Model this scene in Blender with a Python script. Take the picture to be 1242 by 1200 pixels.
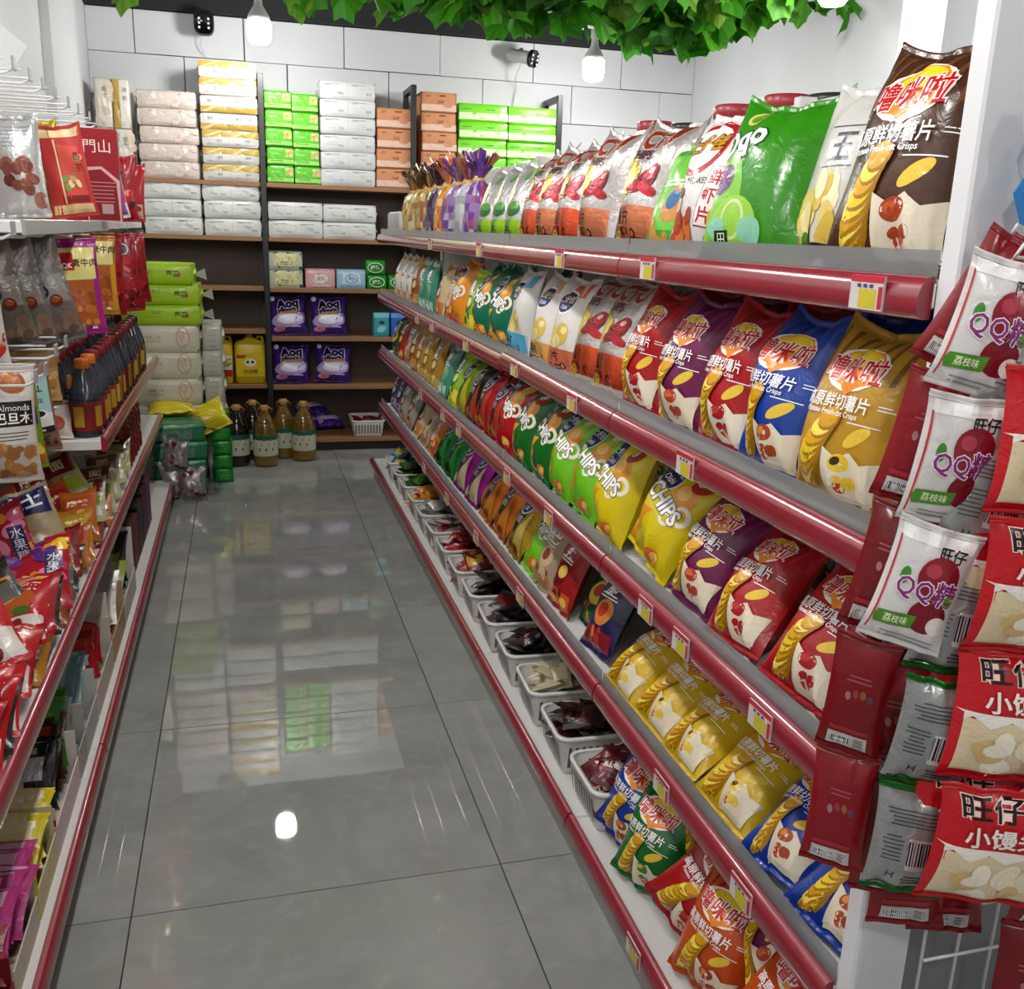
import bpy, math, random
import numpy as np
from mathutils import Matrix, Vector
from mathutils.geometry import tessellate_polygon

for _o in list(bpy.data.objects): bpy.data.objects.remove(_o)
SC = bpy.context.scene
COL = SC.collection

# ------------------------------------------------------------------ camera
R = np.array([[0.965, -0.039, 0.260], [-0.261, -0.262, 0.929], [0.032, -0.964, -0.263]])
def _camera():
    P = np.array([621., 600.]); f = 1168.; vp = np.array([293., 271.])
    d = np.array([*(vp - P), f]); d /= np.linalg.norm(d)
    up = np.cross([1, 0.033, 0], d); up /= np.linalg.norm(up)
    if up[1] > 0: up = -up
    r = np.cross(d, up); r /= np.linalg.norm(r)
    if r[0] < 0: r = -r
    W = np.stack([r, d, up])
    cam = bpy.data.cameras.new('camera'); co = bpy.data.objects.new('camera', cam); COL.objects.link(co)
    m = Matrix.Identity(4)
    for i in range(3):
        m[i][0] = W[i, 0]; m[i][1] = -W[i, 1]; m[i][2] = -W[i, 2]
    m[2][3] = 1.41
    co.matrix_world = m
    cam.sensor_width = 36; cam.lens = 36 * f / 1242; cam.clip_start = 0.05
    SC.camera = co
_camera()

# ------------------------------------------------------------------ world, exposure
wd = bpy.data.worlds.new('world'); SC.world = wd; wd.use_nodes = True
wd.node_tree.nodes['Background'].inputs[0].default_value = (0.95, 0.98, 1.0, 1)
wd.node_tree.nodes['Background'].inputs[1].default_value = 0.05
SC.view_settings.view_transform = 'Standard'; SC.view_settings.look = 'None'
SC.view_settings.exposure = 0.27; SC.view_settings.gamma = 1.0; SC.view_settings.use_curve_mapping = False
BULB_STRENGTH = 155.0

# ------------------------------------------------------------------ helpers
rnd = random.Random(7)
def lin(h):
    if not isinstance(h, str): return tuple(h)
    h = h.lstrip('#'); c = [int(h[i:i + 2], 16) / 255 for i in (0, 2, 4)]
    return tuple(x / 12.92 if x <= 0.04045 else ((x + 0.055) / 1.055) ** 2.4 for x in c)

class MB:
    def __init__(s): s.V = []; s.F = []; s.C = []; s.M = []; s.S = []
    def add(s, V, F, col, mat=0, smooth=True):
        n = len(s.V); s.V.extend([tuple(map(float, v)) for v in V])
        multi = isinstance(col, list)
        c = None if multi else lin(col)
        for i, f in enumerate(F):
            s.F.append(tuple(int(k) + n for k in f)); s.C.append(lin(col[i]) if multi else c); s.M.append(mat); s.S.append(smooth)
        return s
    def box(s, x0, y0, z0, x1, y1, z1, col, mat=0):
        V = [(x0, y0, z0), (x1, y0, z0), (x1, y1, z0), (x0, y1, z0), (x0, y0, z1), (x1, y0, z1), (x1, y1, z1), (x0, y1, z1)]
        F = [(0, 3, 2, 1), (4, 5, 6, 7), (0, 1, 5, 4), (1, 2, 6, 5), (2, 3, 7, 6), (3, 0, 4, 7)]
        return s.add(V, F, col, mat, False)
    def rbox(s, x0, y0, z0, x1, y1, z1, b, col, mat=0, smooth=False):
        c = ((x0 + x1) / 2, (y0 + y1) / 2, (z0 + z1) / 2); h = ((x1 - x0) / 2, (y1 - y0) / 2, (z1 - z0) / 2)
        V = []; idx = {}
        for sx in (-1, 1):
            for sy in (-1, 1):
                for sz in (-1, 1):
                    for a in range(3):
                        sg = (sx, sy, sz)
                        V.append(tuple(c[k] + sg[k] * (h[k] if k == a else h[k] - b) for k in range(3)))
                        idx[(sx, sy, sz, a)] = len(V) - 1
        F = []
        for a in range(3):
            o = [k for k in range(3) if k != a]
            for sg in (-1, 1):
                q = []
                for p in ((-1, -1), (1, -1), (1, 1), (-1, 1)):
                    k = [0, 0, 0]; k[a] = sg; k[o[0]] = p[0]; k[o[1]] = p[1]; q.append(idx[(*k, a)])
                F.append(q)
            for s1 in (-1, 1):
                for s2 in (-1, 1):
                    k1 = [0, 0, 0]; k2 = [0, 0, 0]
                    k1[a] = -1; k2[a] = 1
                    k1[o[0]] = k2[o[0]] = s1; k1[o[1]] = k2[o[1]] = s2
                    F.append([idx[(*k1, o[0])], idx[(*k2, o[0])], idx[(*k2, o[1])], idx[(*k1, o[1])]])
        for sx in (-1, 1):
            for sy in (-1, 1):
                for sz in (-1, 1): F.append([idx[(sx, sy, sz, a)] for a in range(3)])
        cc = np.array(c); VV = np.array(V); G = []
        for f in F:
            p = VV[f]; n = np.cross(p[1] - p[0], p[2] - p[0])
            G.append(f if np.dot(n, p.mean(0) - cc) > 0 else f[::-1])
        return s.add(V, G, col, mat, smooth)
    def lathe(s, prof, seg, col, cx=0, cy=0, mat=0, smooth=True, sx=1, sy=1):
        """prof: list of (r, z) ; col: one colour or one per ring gap"""
        n = len(prof); V = []
        for r, z in prof:
            for k in range(seg):
                a = 2 * math.pi * k / seg; V.append((cx + r * sx * math.cos(a), cy + r * sy * math.sin(a), z))
        F = []; C = []
        for i in range(n - 1):
            for k in range(seg):
                F.append((i * seg + k, i * seg + (k + 1) % seg, (i + 1) * seg + (k + 1) % seg, (i + 1) * seg + k)); C.append(col[i] if isinstance(col, list) else col)
        if prof[0][0] > 1e-5: F.append(tuple(range(seg - 1, -1, -1))); C.append(col[0] if isinstance(col, list) else col)
        if prof[-1][0] > 1e-5: F.append(tuple((n - 1) * seg + k for k in range(seg))); C.append(col[-1] if isinstance(col, list) else col)
        return s.add(V, F, C, mat, smooth)
    def tube(s, pts, r, seg, col, mat=0):
        P = [Vector(p) for p in pts]; V = []; F = []
        for i, p in enumerate(P):
            t = (P[min(i + 1, len(P) - 1)] - P[max(i - 1, 0)]).normalized()
            a = t.cross(Vector((0.31, 0.17, 0.93))); a = a.normalized() if a.length > 1e-4 else Vector((1, 0, 0)); b = t.cross(a)
            rr = r[i] if isinstance(r, (list, tuple)) else r
            for k in range(seg):
                g = 2 * math.pi * k / seg; V.append(p + a * (rr * math.cos(g)) + b * (rr * math.sin(g)))
        for i in range(len(P) - 1):
            for k in range(seg):
                F.append((i * seg + k, i * seg + (k + 1) % seg, (i + 1) * seg + (k + 1) % seg, (i + 1) * seg + k))
        F.append(tuple(range(seg - 1, -1, -1))); F.append(tuple((len(P) - 1) * seg + k for k in range(seg)))
        return s.add(V, F, col, mat)
    def prism(s, poly, a0, a1, col, axis=1, mat=0, smooth=False):
        """poly in the plane across `axis` (axis 1: poly = (x, z), extruded along y)"""
        n = len(poly)
        def P(p, a): return (p[0], a, p[1]) if axis == 1 else ((a, p[0], p[1]) if axis == 0 else (p[0], p[1], a))
        V = [P(p, a0) for p in poly] + [P(p, a1) for p in poly]
        F = [tuple(range(n)), tuple(range(2 * n - 1, n - 1, -1))] + [(i, i + n, (i + 1) % n + n, (i + 1) % n) for i in range(n)]
        return s.add(V, F, col, mat, smooth)
    def build(s, name, mats):
        me = bpy.data.meshes.new(name); me.from_pydata(s.V, [], s.F)
        mats = mats if isinstance(mats, (list, tuple)) else [mats]
        for m in mats: me.materials.append(m)
        me.polygons.foreach_set('material_index', s.M); me.polygons.foreach_set('use_smooth', s.S)
        at = me.color_attributes.new('Col', 'FLOAT_COLOR', 'CORNER')
        n = np.array([len(f) for f in s.F]); c = np.repeat(np.array([(*k, 1.0) for k in s.C], dtype=np.float32), n, axis=0)
        at.data.foreach_set('color', c.ravel()); me.update()
        return me

def link(name, me, loc=(0, 0, 0), rot=(0, 0, 0), parent=None, sc=None):
    o = bpy.data.objects.new(name, me); COL.objects.link(o)
    o.location = loc; o.rotation_euler = rot
    if sc is not None: o.scale = sc if hasattr(sc, '__len__') else (sc,) * 3
    if parent is not None: o.parent = parent
    return o
def tag(o, label, cat, group=None):
    o['label'] = label; o['category'] = cat
    if group: o['group'] = group
    return o
def struct(o, label=None):
    o['kind'] = 'structure'
    if label: o['label'] = label
    return o
def euler_m(loc, rot, sc=1.0):
    from mathutils import Euler
    return Matrix.Translation(loc) @ Euler(rot).to_matrix().to_4x4() @ Matrix.Scale(sc, 4)
_vc = {}
def verts_of(me):
    if me.name not in _vc:
        a = np.empty(len(me.vertices) * 3); me.vertices.foreach_get('co', a); _vc[me.name] = a.reshape(-1, 3)
    return _vc[me.name]
def rest_z(meshes, rot, z, sc=1.0):
    """height at which the origin must stand so that the lowest point touches z"""
    m = np.array(euler_m((0, 0, 0), rot, sc))[:3, :3]
    return z - min(float((verts_of(k) @ m.T)[:, 2].min()) for k in meshes)
ORD = ['first', 'second', 'third', 'fourth', 'fifth', 'sixth', 'seventh', 'eighth', 'ninth', 'tenth', 'eleventh', 'twelfth', 'thirteenth', 'fourteenth', 'fifteenth', 'sixteenth', 'seventeenth', 'eighteenth', 'nineteenth', 'twentieth']

# ------------------------------------------------------------------ materials
def nodes(name):
    m = bpy.data.materials.new(name); m.use_nodes = True
    return m, m.node_tree.nodes, m.node_tree.links, m.node_tree.nodes['Principled BSDF']
def colmat(name, rough=0.4, metal=0.0, spec=0.5, bump=0.0, bscale=60, coat=0.0, trans=0.0, vary=0.0):
    m, N, L, b = nodes(name)
    a = N.new('ShaderNodeAttribute'); a.attribute_name = 'Col'
    out = a.outputs['Color']
    if vary:
        tc = N.new('ShaderNodeTexCoord'); nz = N.new('ShaderNodeTexNoise'); nz.inputs['Scale'].default_value = 14; nz.inputs['Detail'].default_value = 4
        L.new(tc.outputs['Object'], nz.inputs['Vector'])
        mx = N.new('ShaderNodeMixRGB'); mx.blend_type = 'MULTIPLY'; mx.inputs[0].default_value = vary
        L.new(out, mx.inputs[1]); L.new(nz.outputs['Fac'], mx.inputs[2]); out = mx.outputs[0]
    L.new(out, b.inputs['Base Color'])
    b.inputs['Roughness'].default_value = rough; b.inputs['Metallic'].default_value = metal
    b.inputs['Specular IOR Level'].default_value = spec; b.inputs['Coat Weight'].default_value = coat; b.inputs['Coat Roughness'].default_value = 0.12
    if trans: b.inputs['Transmission Weight'].default_value = trans
    if bump:
        tc = N.new('ShaderNodeTexCoord'); nz = N.new('ShaderNodeTexNoise'); nz.inputs['Scale'].default_value = bscale; nz.inputs['Detail'].default_value = 3
        nz.inputs['Distortion'].default_value = 1.2
        bp = N.new('ShaderNodeBump'); bp.inputs['Strength'].default_value = bump; bp.inputs['Distance'].default_value = 0.004
        L.new(tc.outputs['Object'], nz.inputs['Vector']); L.new(nz.outputs['Fac'], bp.inputs['Height']); L.new(bp.outputs[0], b.inputs['Normal'])
    return m
M_FILM = colmat('glossy_film', 0.27, 0, 0.42, 0.55, 30, 0.12)
M_FOIL = colmat('metallic_foil', 0.30, 0.55, 0.5, 0.6, 45)
M_CLEARFILM = colmat('tissue_film', 0.33, 0, 0.5, 0.7, 34, 0.15)
M_CARD = colmat('printed_card', 0.55, 0, 0.3)
M_PLAST = colmat('smooth_plastic', 0.35, 0, 0.5)
M_METAL = colmat('painted_metal', 0.38, 0, 0.5, 0.05, 120)
M_WIRE = colmat('white_wire', 0.35, 0, 0.5)
M_LEAF = colmat('plastic_leaf', 0.45, 0, 0.5, 0.2, 30, vary=0.25)
def _translucent(m):
    N, L = m.node_tree.nodes, m.node_tree.links; b = N['Principled BSDF']; t = N.new('ShaderNodeBsdfTranslucent'); mx = N.new('ShaderNodeMixShader'); mx.inputs[0].default_value = 0.6
    L.new(b.inputs['Base Color'].links[0].from_socket, t.inputs[0]); L.new(b.outputs[0], mx.inputs[1]); L.new(t.outputs[0], mx.inputs[2]); L.new(mx.outputs[0], N['Material Output'].inputs[0])
_translucent(M_LEAF)
M_OIL = colmat('oil_bottle', 0.04, 0, 0.6, 0, 60, 0.5, 0.8)
M_SAUCE = colmat('dark_bottle', 0.16, 0, 0.5)
def clearmat(name, fac, tint=(1, 1, 1), rough=0.08):
    m, N, L, b = nodes(name); out = N['Material Output']
    tr = N.new('ShaderNodeBsdfTransparent'); tr.inputs[0].default_value = (*tint, 1)
    gl = N.new('ShaderNodeBsdfPrincipled'); gl.inputs['Base Color'].default_value = (0.85, 0.87, 0.88, 1); gl.inputs['Roughness'].default_value = rough
    fr = N.new('ShaderNodeLayerWeight'); fr.inputs[0].default_value = 0.35
    ma = N.new('ShaderNodeMath'); ma.operation = 'MULTIPLY_ADD'; ma.inputs[1].default_value = 0.5; ma.inputs[2].default_value = fac
    L.new(fr.outputs['Fresnel'], ma.inputs[0])
    mx = N.new('ShaderNodeMixShader'); L.new(ma.outputs[0], mx.inputs[0]); L.new(tr.outputs[0], mx.inputs[1]); L.new(gl.outputs[0], mx.inputs[2])
    L.new(mx.outputs[0], out.inputs[0]); return m
M_CLEAR = clearmat('clear_plastic', 0.10)
M_GUARD = clearmat('shade_tinted_guard', 0.06, (0.62, 0.62, 0.63))  # grey tint stands in for the shade on the shelf front
M_CELLO = clearmat('crinkled_cellophane', 0.16)
def redrail():
    m, N, L, b = nodes('red_price_rail'); b.inputs['Roughness'].default_value = 0.22; b.inputs['Coat Weight'].default_value = 0.8; b.inputs['Coat Roughness'].default_value = 0.15
    a = N.new('ShaderNodeAttribute'); a.attribute_name = 'Col'
    tc = N.new('ShaderNodeTexCoord'); nz = N.new('ShaderNodeTexNoise'); nz.inputs['Scale'].default_value = 5
    L.new(tc.outputs['Object'], nz.inputs['Vector'])
    mx = N.new('ShaderNodeMixRGB'); mx.blend_type = 'MULTIPLY'; mx.inputs[0].default_value = 0.25
    L.new(a.outputs['Color'], mx.inputs[1]); L.new(nz.outputs['Fac'], mx.inputs[2]); L.new(mx.outputs[0], b.inputs['Base Color']); return m
M_RAIL = redrail()
def tile_mat():
    m, N, L, b = nodes('polished_grey_marble_tile')
    tc = N.new('ShaderNodeTexCoord'); oi = N.new('ShaderNodeObjectInfo')
    mp = N.new('ShaderNodeVectorMath'); mp.operation = 'ADD'; L.new(tc.outputs['Object'], mp.inputs[0])
    sc = N.new('ShaderNodeVectorMath'); sc.operation = 'SCALE'; sc.inputs['Scale'].default_value = 9.0
    cb = N.new('ShaderNodeCombineXYZ'); L.new(oi.outputs['Random'], cb.inputs[0]); L.new(oi.outputs['Random'], cb.inputs[2]); L.new(cb.outputs[0], sc.inputs[0]); L.new(sc.outputs[0], mp.inputs[1])
    n1 = N.new('ShaderNodeTexNoise'); n1.inputs['Scale'].default_value = 2.3; n1.inputs['Detail'].default_value = 9; n1.inputs['Distortion'].default_value = 1.6; L.new(mp.outputs[0], n1.inputs['Vector'])
    n2 = N.new('ShaderNodeTexNoise'); n2.inputs['Scale'].default_value = 7; n2.inputs['Detail'].default_value = 6; n2.inputs['Distortion'].default_value = 2.5; L.new(mp.outputs[0], n2.inputs['Vector'])
    r = N.new('ShaderNodeValToRGB'); e = r.color_ramp.elements; e[0].position = 0.32; e[0].color = (0.27, 0.278, 0.264, 1); e[1].position = 0.70; e[1].color = (0.37, 0.376, 0.355, 1)
    L.new(n1.outputs['Fac'], r.inputs[0])
    r2 = N.new('ShaderNodeValToRGB'); e = r2.color_ramp.elements; e[0].position = 0.5; e[0].color = (0, 0, 0, 1); e[1].position = 0.78; e[1].color = (1, 1, 1, 1); L.new(n2.outputs['Fac'], r2.inputs[0])
    mx = N.new('ShaderNodeMixRGB'); mx.inputs[2].default_value = (0.44, 0.446, 0.425, 1); ml = N.new('ShaderNodeMath'); ml.operation = 'MULTIPLY'; ml.inputs[1].default_value = 0.45
    L.new(r2.outputs[0], ml.inputs[0]); L.new(ml.outputs[0], mx.inputs[0]); L.new(r.outputs[0], mx.inputs[1]); L.new(mx.outputs[0], b.inputs['Base Color'])
    b.inputs['Roughness'].default_value = 0.02; b.inputs['Specular IOR Level'].default_value = 1.0
    bp = N.new('ShaderNodeBump'); bp.inputs['Strength'].default_value = 0.008; bp.inputs['Distance'].default_value = 0.01
    n3 = N.new('ShaderNodeTexNoise'); n3.inputs['Scale'].default_value = 3.5; L.new(mp.outputs[0], n3.inputs['Vector']); L.new(n3.outputs['Fac'], bp.inputs['Height']); L.new(bp.outputs[0], b.inputs['Normal'])
    return m
M_TILE = tile_mat()
def paint_mat(name, col, rough=0.7, bump=0.25, scale=18, dirt=0.12):
    m, N, L, b = nodes(name)
    tc = N.new('ShaderNodeTexCoord'); nz = N.new('ShaderNodeTexNoise'); nz.inputs['Scale'].default_value = scale; nz.inputs['Detail'].default_value = 8; L.new(tc.outputs['Object'], nz.inputs['Vector'])
    n2 = N.new('ShaderNodeTexNoise'); n2.inputs['Scale'].default_value = 1.7; n2.inputs['Detail'].default_value = 5; L.new(tc.outputs['Object'], n2.inputs['Vector'])
    mx = N.new('ShaderNodeMixRGB'); mx.blend_type = 'MULTIPLY'; mx.inputs[0].default_value = dirt; mx.inputs[1].default_value = (*lin(col), 1); L.new(n2.outputs['Fac'], mx.inputs[2]); L.new(mx.outputs[0], b.inputs['Base Color'])
    bp = N.new('ShaderNodeBump'); bp.inputs['Strength'].default_value = bump; bp.inputs['Distance'].default_value = 0.004; L.new(nz.outputs['Fac'], bp.inputs['Height']); L.new(bp.outputs[0], b.inputs['Normal'])
    b.inputs['Roughness'].default_value = rough; return m
M_WALL = paint_mat('white_wall_paint', '#d2d4d6')
M_BLOCK = paint_mat('painted_block', '#d4d6d8', 0.75, 0.4, 26)
M_MORTAR = paint_mat('dark_joint', '#5c5d5e', 0.9)
M_GREYWALL = paint_mat('grey_column_paint', '#c9cbcd')
M_CEIL = paint_mat('dark_ceiling_paint', '#1d1e20', 0.9)
M_GROUT = paint_mat('dark_grout', '#2a2b2b', 0.8)
def wood_mat():
    m, N, L, b = nodes('brown_laminate_wood')
    tc = N.new('ShaderNodeTexCoord'); mp = N.new('ShaderNodeMapping'); mp.inputs['Scale'].default_value = (1.2, 14, 14); L.new(tc.outputs['Object'], mp.inputs[0])
    nz = N.new('ShaderNodeTexNoise'); nz.inputs['Scale'].default_value = 4; nz.inputs['Detail'].default_value = 8; nz.inputs['Distortion'].default_value = 0.8; L.new(mp.outputs[0], nz.inputs['Vector'])
    a = N.new('ShaderNodeAttribute'); a.attribute_name = 'Col'
    mx = N.new('ShaderNodeMixRGB'); mx.blend_type = 'MULTIPLY'; mx.inputs[0].default_value = 0.5; L.new(a.outputs['Color'], mx.inputs[1]); L.new(nz.outputs['Fac'], mx.inputs[2]); L.new(mx.outputs[0], b.inputs['Base Color'])
    b.inputs['Roughness'].default_value = 0.5; return m
M_WOOD = wood_mat()
def emit_mat():
    m, N, L, b = nodes('lit_bulb_diffuser'); b.inputs['Base Color'].default_value = (1, 1, 1, 1)
    b.inputs['Emission Color'].default_value = (1.0, 0.98, 0.95, 1); b.inputs['Emission Strength'].default_value = BULB_STRENGTH; return m
M_EMIT = emit_mat()
# ------------------------------------------------------------------ flat print: shapes in (x, z), unit = width of the pack
_tc = {}
def text_tris(s, bold):
    k = (s, bold)
    if k in _tc: return _tc[k]
    c = bpy.data.curves.new('t', 'FONT'); c.body = s; c.resolution_u = 2; c.size = 1; c.offset = bold
    o = bpy.data.objects.new('t', c); COL.objects.link(o)
    m = bpy.data.meshes.new_from_object(o.evaluated_get(bpy.context.evaluated_depsgraph_get()))
    V = np.array([v.co[:2] for v in m.vertices]); m.calc_loop_triangles()
    T = np.array([list(t.vertices) for t in m.loop_triangles])
    bpy.data.objects.remove(o); bpy.data.curves.remove(c); bpy.data.meshes.remove(m)
    if not len(V): V = np.zeros((3, 2)); T = np.array([[0, 1, 2]])
    lo, hi = V.min(0), V.max(0); V = V - (lo + hi) / 2
    _tc[k] = V[T]; return _tc[k]
def _rot(P, a): return P @ np.array([[math.cos(a), math.sin(a)], [-math.sin(a), math.cos(a)]])
def tx(s, cx, cz, size, c, rot=0, bold=0.0, out=None, ow=0.05, sx=1.0):
    r = []
    if out: r.append((_rot(text_tris(s, ow + bold) * size * np.array([sx, 1]), rot) + [cx, cz], out))
    r.append((_rot(text_tris(s, bold) * size * np.array([sx, 1]), rot) + [cx, cz], c)); return r
def el(cx, cz, rx, rz, c, rot=0, n=18):
    a = np.linspace(0, 2 * math.pi, n, endpoint=False); P = _rot(np.stack([rx * np.cos(a), rz * np.sin(a)], 1), rot) + [cx, cz]
    O = np.array([cx, cz]); return [(np.array([[O, P[i], P[(i + 1) % n]] for i in range(n)]), c)]
def rc(x0, z0, x1, z1, c): return [(np.array([[(x0, z0), (x1, z0), (x1, z1)], [(x0, z0), (x1, z1), (x0, z1)]], float), c)]
def pg(pts, c):
    t = tessellate_polygon([[Vector((p[0], p[1], 0)) for p in pts]]); P = np.array(pts, float)
    T = []
    for k in t:
        q = P[list(k)]
        if (q[1][0] - q[0][0]) * (q[2][1] - q[0][1]) - (q[1][1] - q[0][1]) * (q[2][0] - q[0][0]) < 0: q = q[::-1]
        T.append(q)
    return [(np.array(T), c)]
def ring(cx, cz, rx, rz, th, c, n=20):
    a = np.linspace(0, 2 * math.pi, n + 1); o = np.stack([cx + rx * np.cos(a), cz + rz * np.sin(a)], 1); i = np.stack([cx + (rx - th) * np.cos(a), cz + (rz - th) * np.sin(a)], 1)
    T = []
    for k in range(n): T += [[i[k], o[k], o[k + 1]], [i[k], o[k + 1], i[k + 1]]]
    return [(np.array(T), c)]
def bars(x0, z0, x1, z1, seed=1):
    r = random.Random(seed); out = rc(x0, z0, x1, z1, '#e8e8e8'); n = 11; w = (x1 - x0) / n
    for i in range(n): out += rc(x0 + w * (i + 0.15), z0 + (z1 - z0) * 0.16, x0 + w * (i + 0.15 + r.choice([0.3, 0.5, 0.7])), z1 - (z1 - z0) * 0.08, '#1a1a1a')
    return out
def lines(cx, cz, w, n, dz, c, h=0.018, seed=0):
    r = random.Random(seed); out = []
    for i in range(n):
        k = w * r.uniform(0.6, 1); out += rc(cx - k / 2, cz - i * dz, cx + k / 2, cz - i * dz + h, c)
    return out
def blobs(n, x0, z0, x1, z1, rr, cols, seed):
    r = random.Random(seed); out = []
    for i in range(n): out += el(r.uniform(x0, x1), r.uniform(z0, z1), rr * r.uniform(0.6, 1.2), rr * r.uniform(0.5, 1.0), r.choice(cols), r.uniform(0, 3), 10)
    return out
def subdiv(T, L):
    for _ in range(5):
        e = np.stack([np.linalg.norm(T[:, 0] - T[:, 1], axis=1), np.linalg.norm(T[:, 1] - T[:, 2], axis=1), np.linalg.norm(T[:, 2] - T[:, 0], axis=1)], 1).max(1)
        b = e > L
        if not b.any(): break
        q = T[b]; m01 = (q[:, 0] + q[:, 1]) / 2; m12 = (q[:, 1] + q[:, 2]) / 2; m20 = (q[:, 2] + q[:, 0]) / 2
        T = np.concatenate([T[~b], np.stack([q[:, 0], m01, m20], 1), np.stack([m01, q[:, 1], m12], 1), np.stack([m20, m12, q[:, 2]], 1), np.stack([m01, m12, m20], 1)])
    return T

# ------------------------------------------------------------------ pouches
def bag_grid(w, h, t, seed, nx, nz, seal, ear, flop, belly, gus):
    r = np.random.RandomState(seed)
    u = np.linspace(-1, 1, nx + 1); v = np.linspace(-1, 1, nz + 1); U, Vv = np.meshgrid(u, v)
    prof = (1 - np.abs(Vv) ** 2.4) ** 0.72 * (1 - belly * Vv)
    lat = np.clip(1 - np.abs(U) ** gus, 0, 1) ** 0.62
    T = 0.5 * t * prof * lat
    wr = np.zeros_like(U)
    for k in range(5):
        f = r.uniform(4, 13); ph = r.uniform(0, 6.3); sl = r.uniform(-3, 3)
        wr += np.sin(f * U + sl * Vv + ph)
    wr2 = np.zeros_like(U)
    for k in range(4):
        a, b, ph = r.uniform(1.5, 4), r.uniform(1.5, 5), r.uniform(0, 6.3); wr2 += np.sin(a * U + b * Vv + ph)
    X = 0.5 * w * U * (1 - 0.09 * prof)
    Z = seal + (h - 2 * seal) * (Vv + 1) / 2
    up = np.clip(Vv, 0, 1) ** 3
    Z = Z + ear * (U ** 2 - 0.5) * up
    Y0 = flop * up * (1 + 0.3 * np.sin(2 * U + r.uniform(0, 6))) + 0.06 * t * np.sin(1.7 * U + r.uniform(0, 6)) * np.abs(Vv) ** 2
    edge = 1 - np.abs(U) ** 8
    wa = (0.045 * t * np.abs(Vv) ** 2.5 * wr + 0.030 * t * wr2 * (1 - np.abs(Vv) ** 4)) * edge
    front = np.stack([X, Y0 - T - wa, Z], 2); back = np.stack([X, Y0 + T - wa * 0.5, Z], 2)
    return front, back
def interp(G, x, z, w, h, seal):
    nz, nx = G.shape[0] - 1, G.shape[1] - 1
    fu = np.clip((x / w + 0.5) * nx, 0, nx - 1e-4); fv = np.clip((z - seal) / (h - 2 * seal) * nz, 0, nz - 1e-4)
    i = fu.astype(int); j = fv.astype(int); a = (fu - i)[:, None]; b = (fv - j)[:, None]
    return (G[j, i] * (1 - a) + G[j, i + 1] * a) * (1 - b) + (G[j + 1, i] * (1 - a) + G[j + 1, i + 1] * a) * b
def seal_mesh(edge, up, s, col, name, mat):
    """crimped strip grown from a row of edge points"""
    n = len(edge); m = MB(); V = []; e0 = np.array(edge)
    for k in range(4):
        for i in range(n):
            p = e0[i].copy(); p[2] += up * s * k / 3; p[1] += 0.0012 * (1 if k % 2 else -1); V.append(p)
    for k in range(4):
        for i in range(n):
            p = V[k * n + i].copy(); p[1] += 0.0012; V.append(p)
    F = []
    for sd in (0, 1):
        for k in range(3):
            for i in range(n - 1):
                q = [k * n + i, k * n + i + 1, (k + 1) * n + i + 1, (k + 1) * n + i]; q = [x + sd * 4 * n for x in q]
                F.append(q if (sd == 0) == (up > 0) else q[::-1])
    return m.add(V, F, col).build(name, mat)
_bc = {}
def bag(key, w, h, t, base, decals, mat, seed=0, nx=20, nz=26, seal=0.011, ear=0.012, flop=0.0, belly=0.12, gus=2.6, back=None, sealcol=None, det=0.011):
    """returns (body, top seal, bottom seal) meshes"""
    if key in _bc: return _bc[key]
    fr, bk = bag_grid(w, h, t, seed, nx, nz, seal, ear, flop, belly, gus)
    m = MB(); n1 = nx + 1
    F = [(j * n1 + i, j * n1 + i + 1, (j + 1) * n1 + i + 1, (j + 1) * n1 + i) for j in range(nz) for i in range(nx)]
    m.add(fr.reshape(-1, 3), F, base); m.add(bk.reshape(-1, 3), [f[::-1] for f in F], back or base)
    boxes = []
    for T, c in decals:
        T = np.asarray(T, float) * w
        q0, q1 = T.reshape(-1, 2).min(0), T.reshape(-1, 2).max(0)
        lay = 1 + max([l for a, b, l in boxes if a[0] < q1[0] and b[0] > q0[0] and a[1] < q1[1] and b[1] > q0[1]], default=0); boxes.append((q0, q1, lay))
        T = subdiv(T, det)
        q = T.reshape(-1, 2)
        ok = (np.abs(q[:, 0]) <= 0.5 * w * 0.985) & (q[:, 1] >= seal * 1.05) & (q[:, 1] <= h - seal * 1.05)
        ok = ok.reshape(-1, 3).all(1)
        if not ok.any(): continue
        q = T[ok].reshape(-1, 2)
        p = interp(fr, q[:, 0], q[:, 1], w, h, seal); p[:, 1] -= 0.0004 + 0.00030 * min(lay, 9) + 0.00012 * max(lay - 9, 0)
        m.add(p, np.arange(len(p)).reshape(-1, 3), c)
    body = m.build(key, mat)
    sc_ = sealcol or base
    top = seal_mesh((fr[-1] + bk[-1]) / 2, 1, seal, sc_, key + '_top_seal', mat)
    bot = seal_mesh((fr[0] + bk[0]) / 2, -1, seal, sc_, key + '_bottom_seal', mat)
    _bc[key] = (body, top, bot); return _bc[key]
def put_bag(kind, name, label, cat, group, loc, rot, rest=None, sc=1.0, seals=True):
    body, top, bot = kind
    if rest is not None: loc = (loc[0], loc[1], rest_z((body, bot, top), rot, rest, sc))
    o = link(name, body, loc, rot, sc=sc); tag(o, label, cat, group)
    if seals:
        link('top_seal', top, parent=o); link('bottom_seal', bot, parent=o)
    return o

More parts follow.
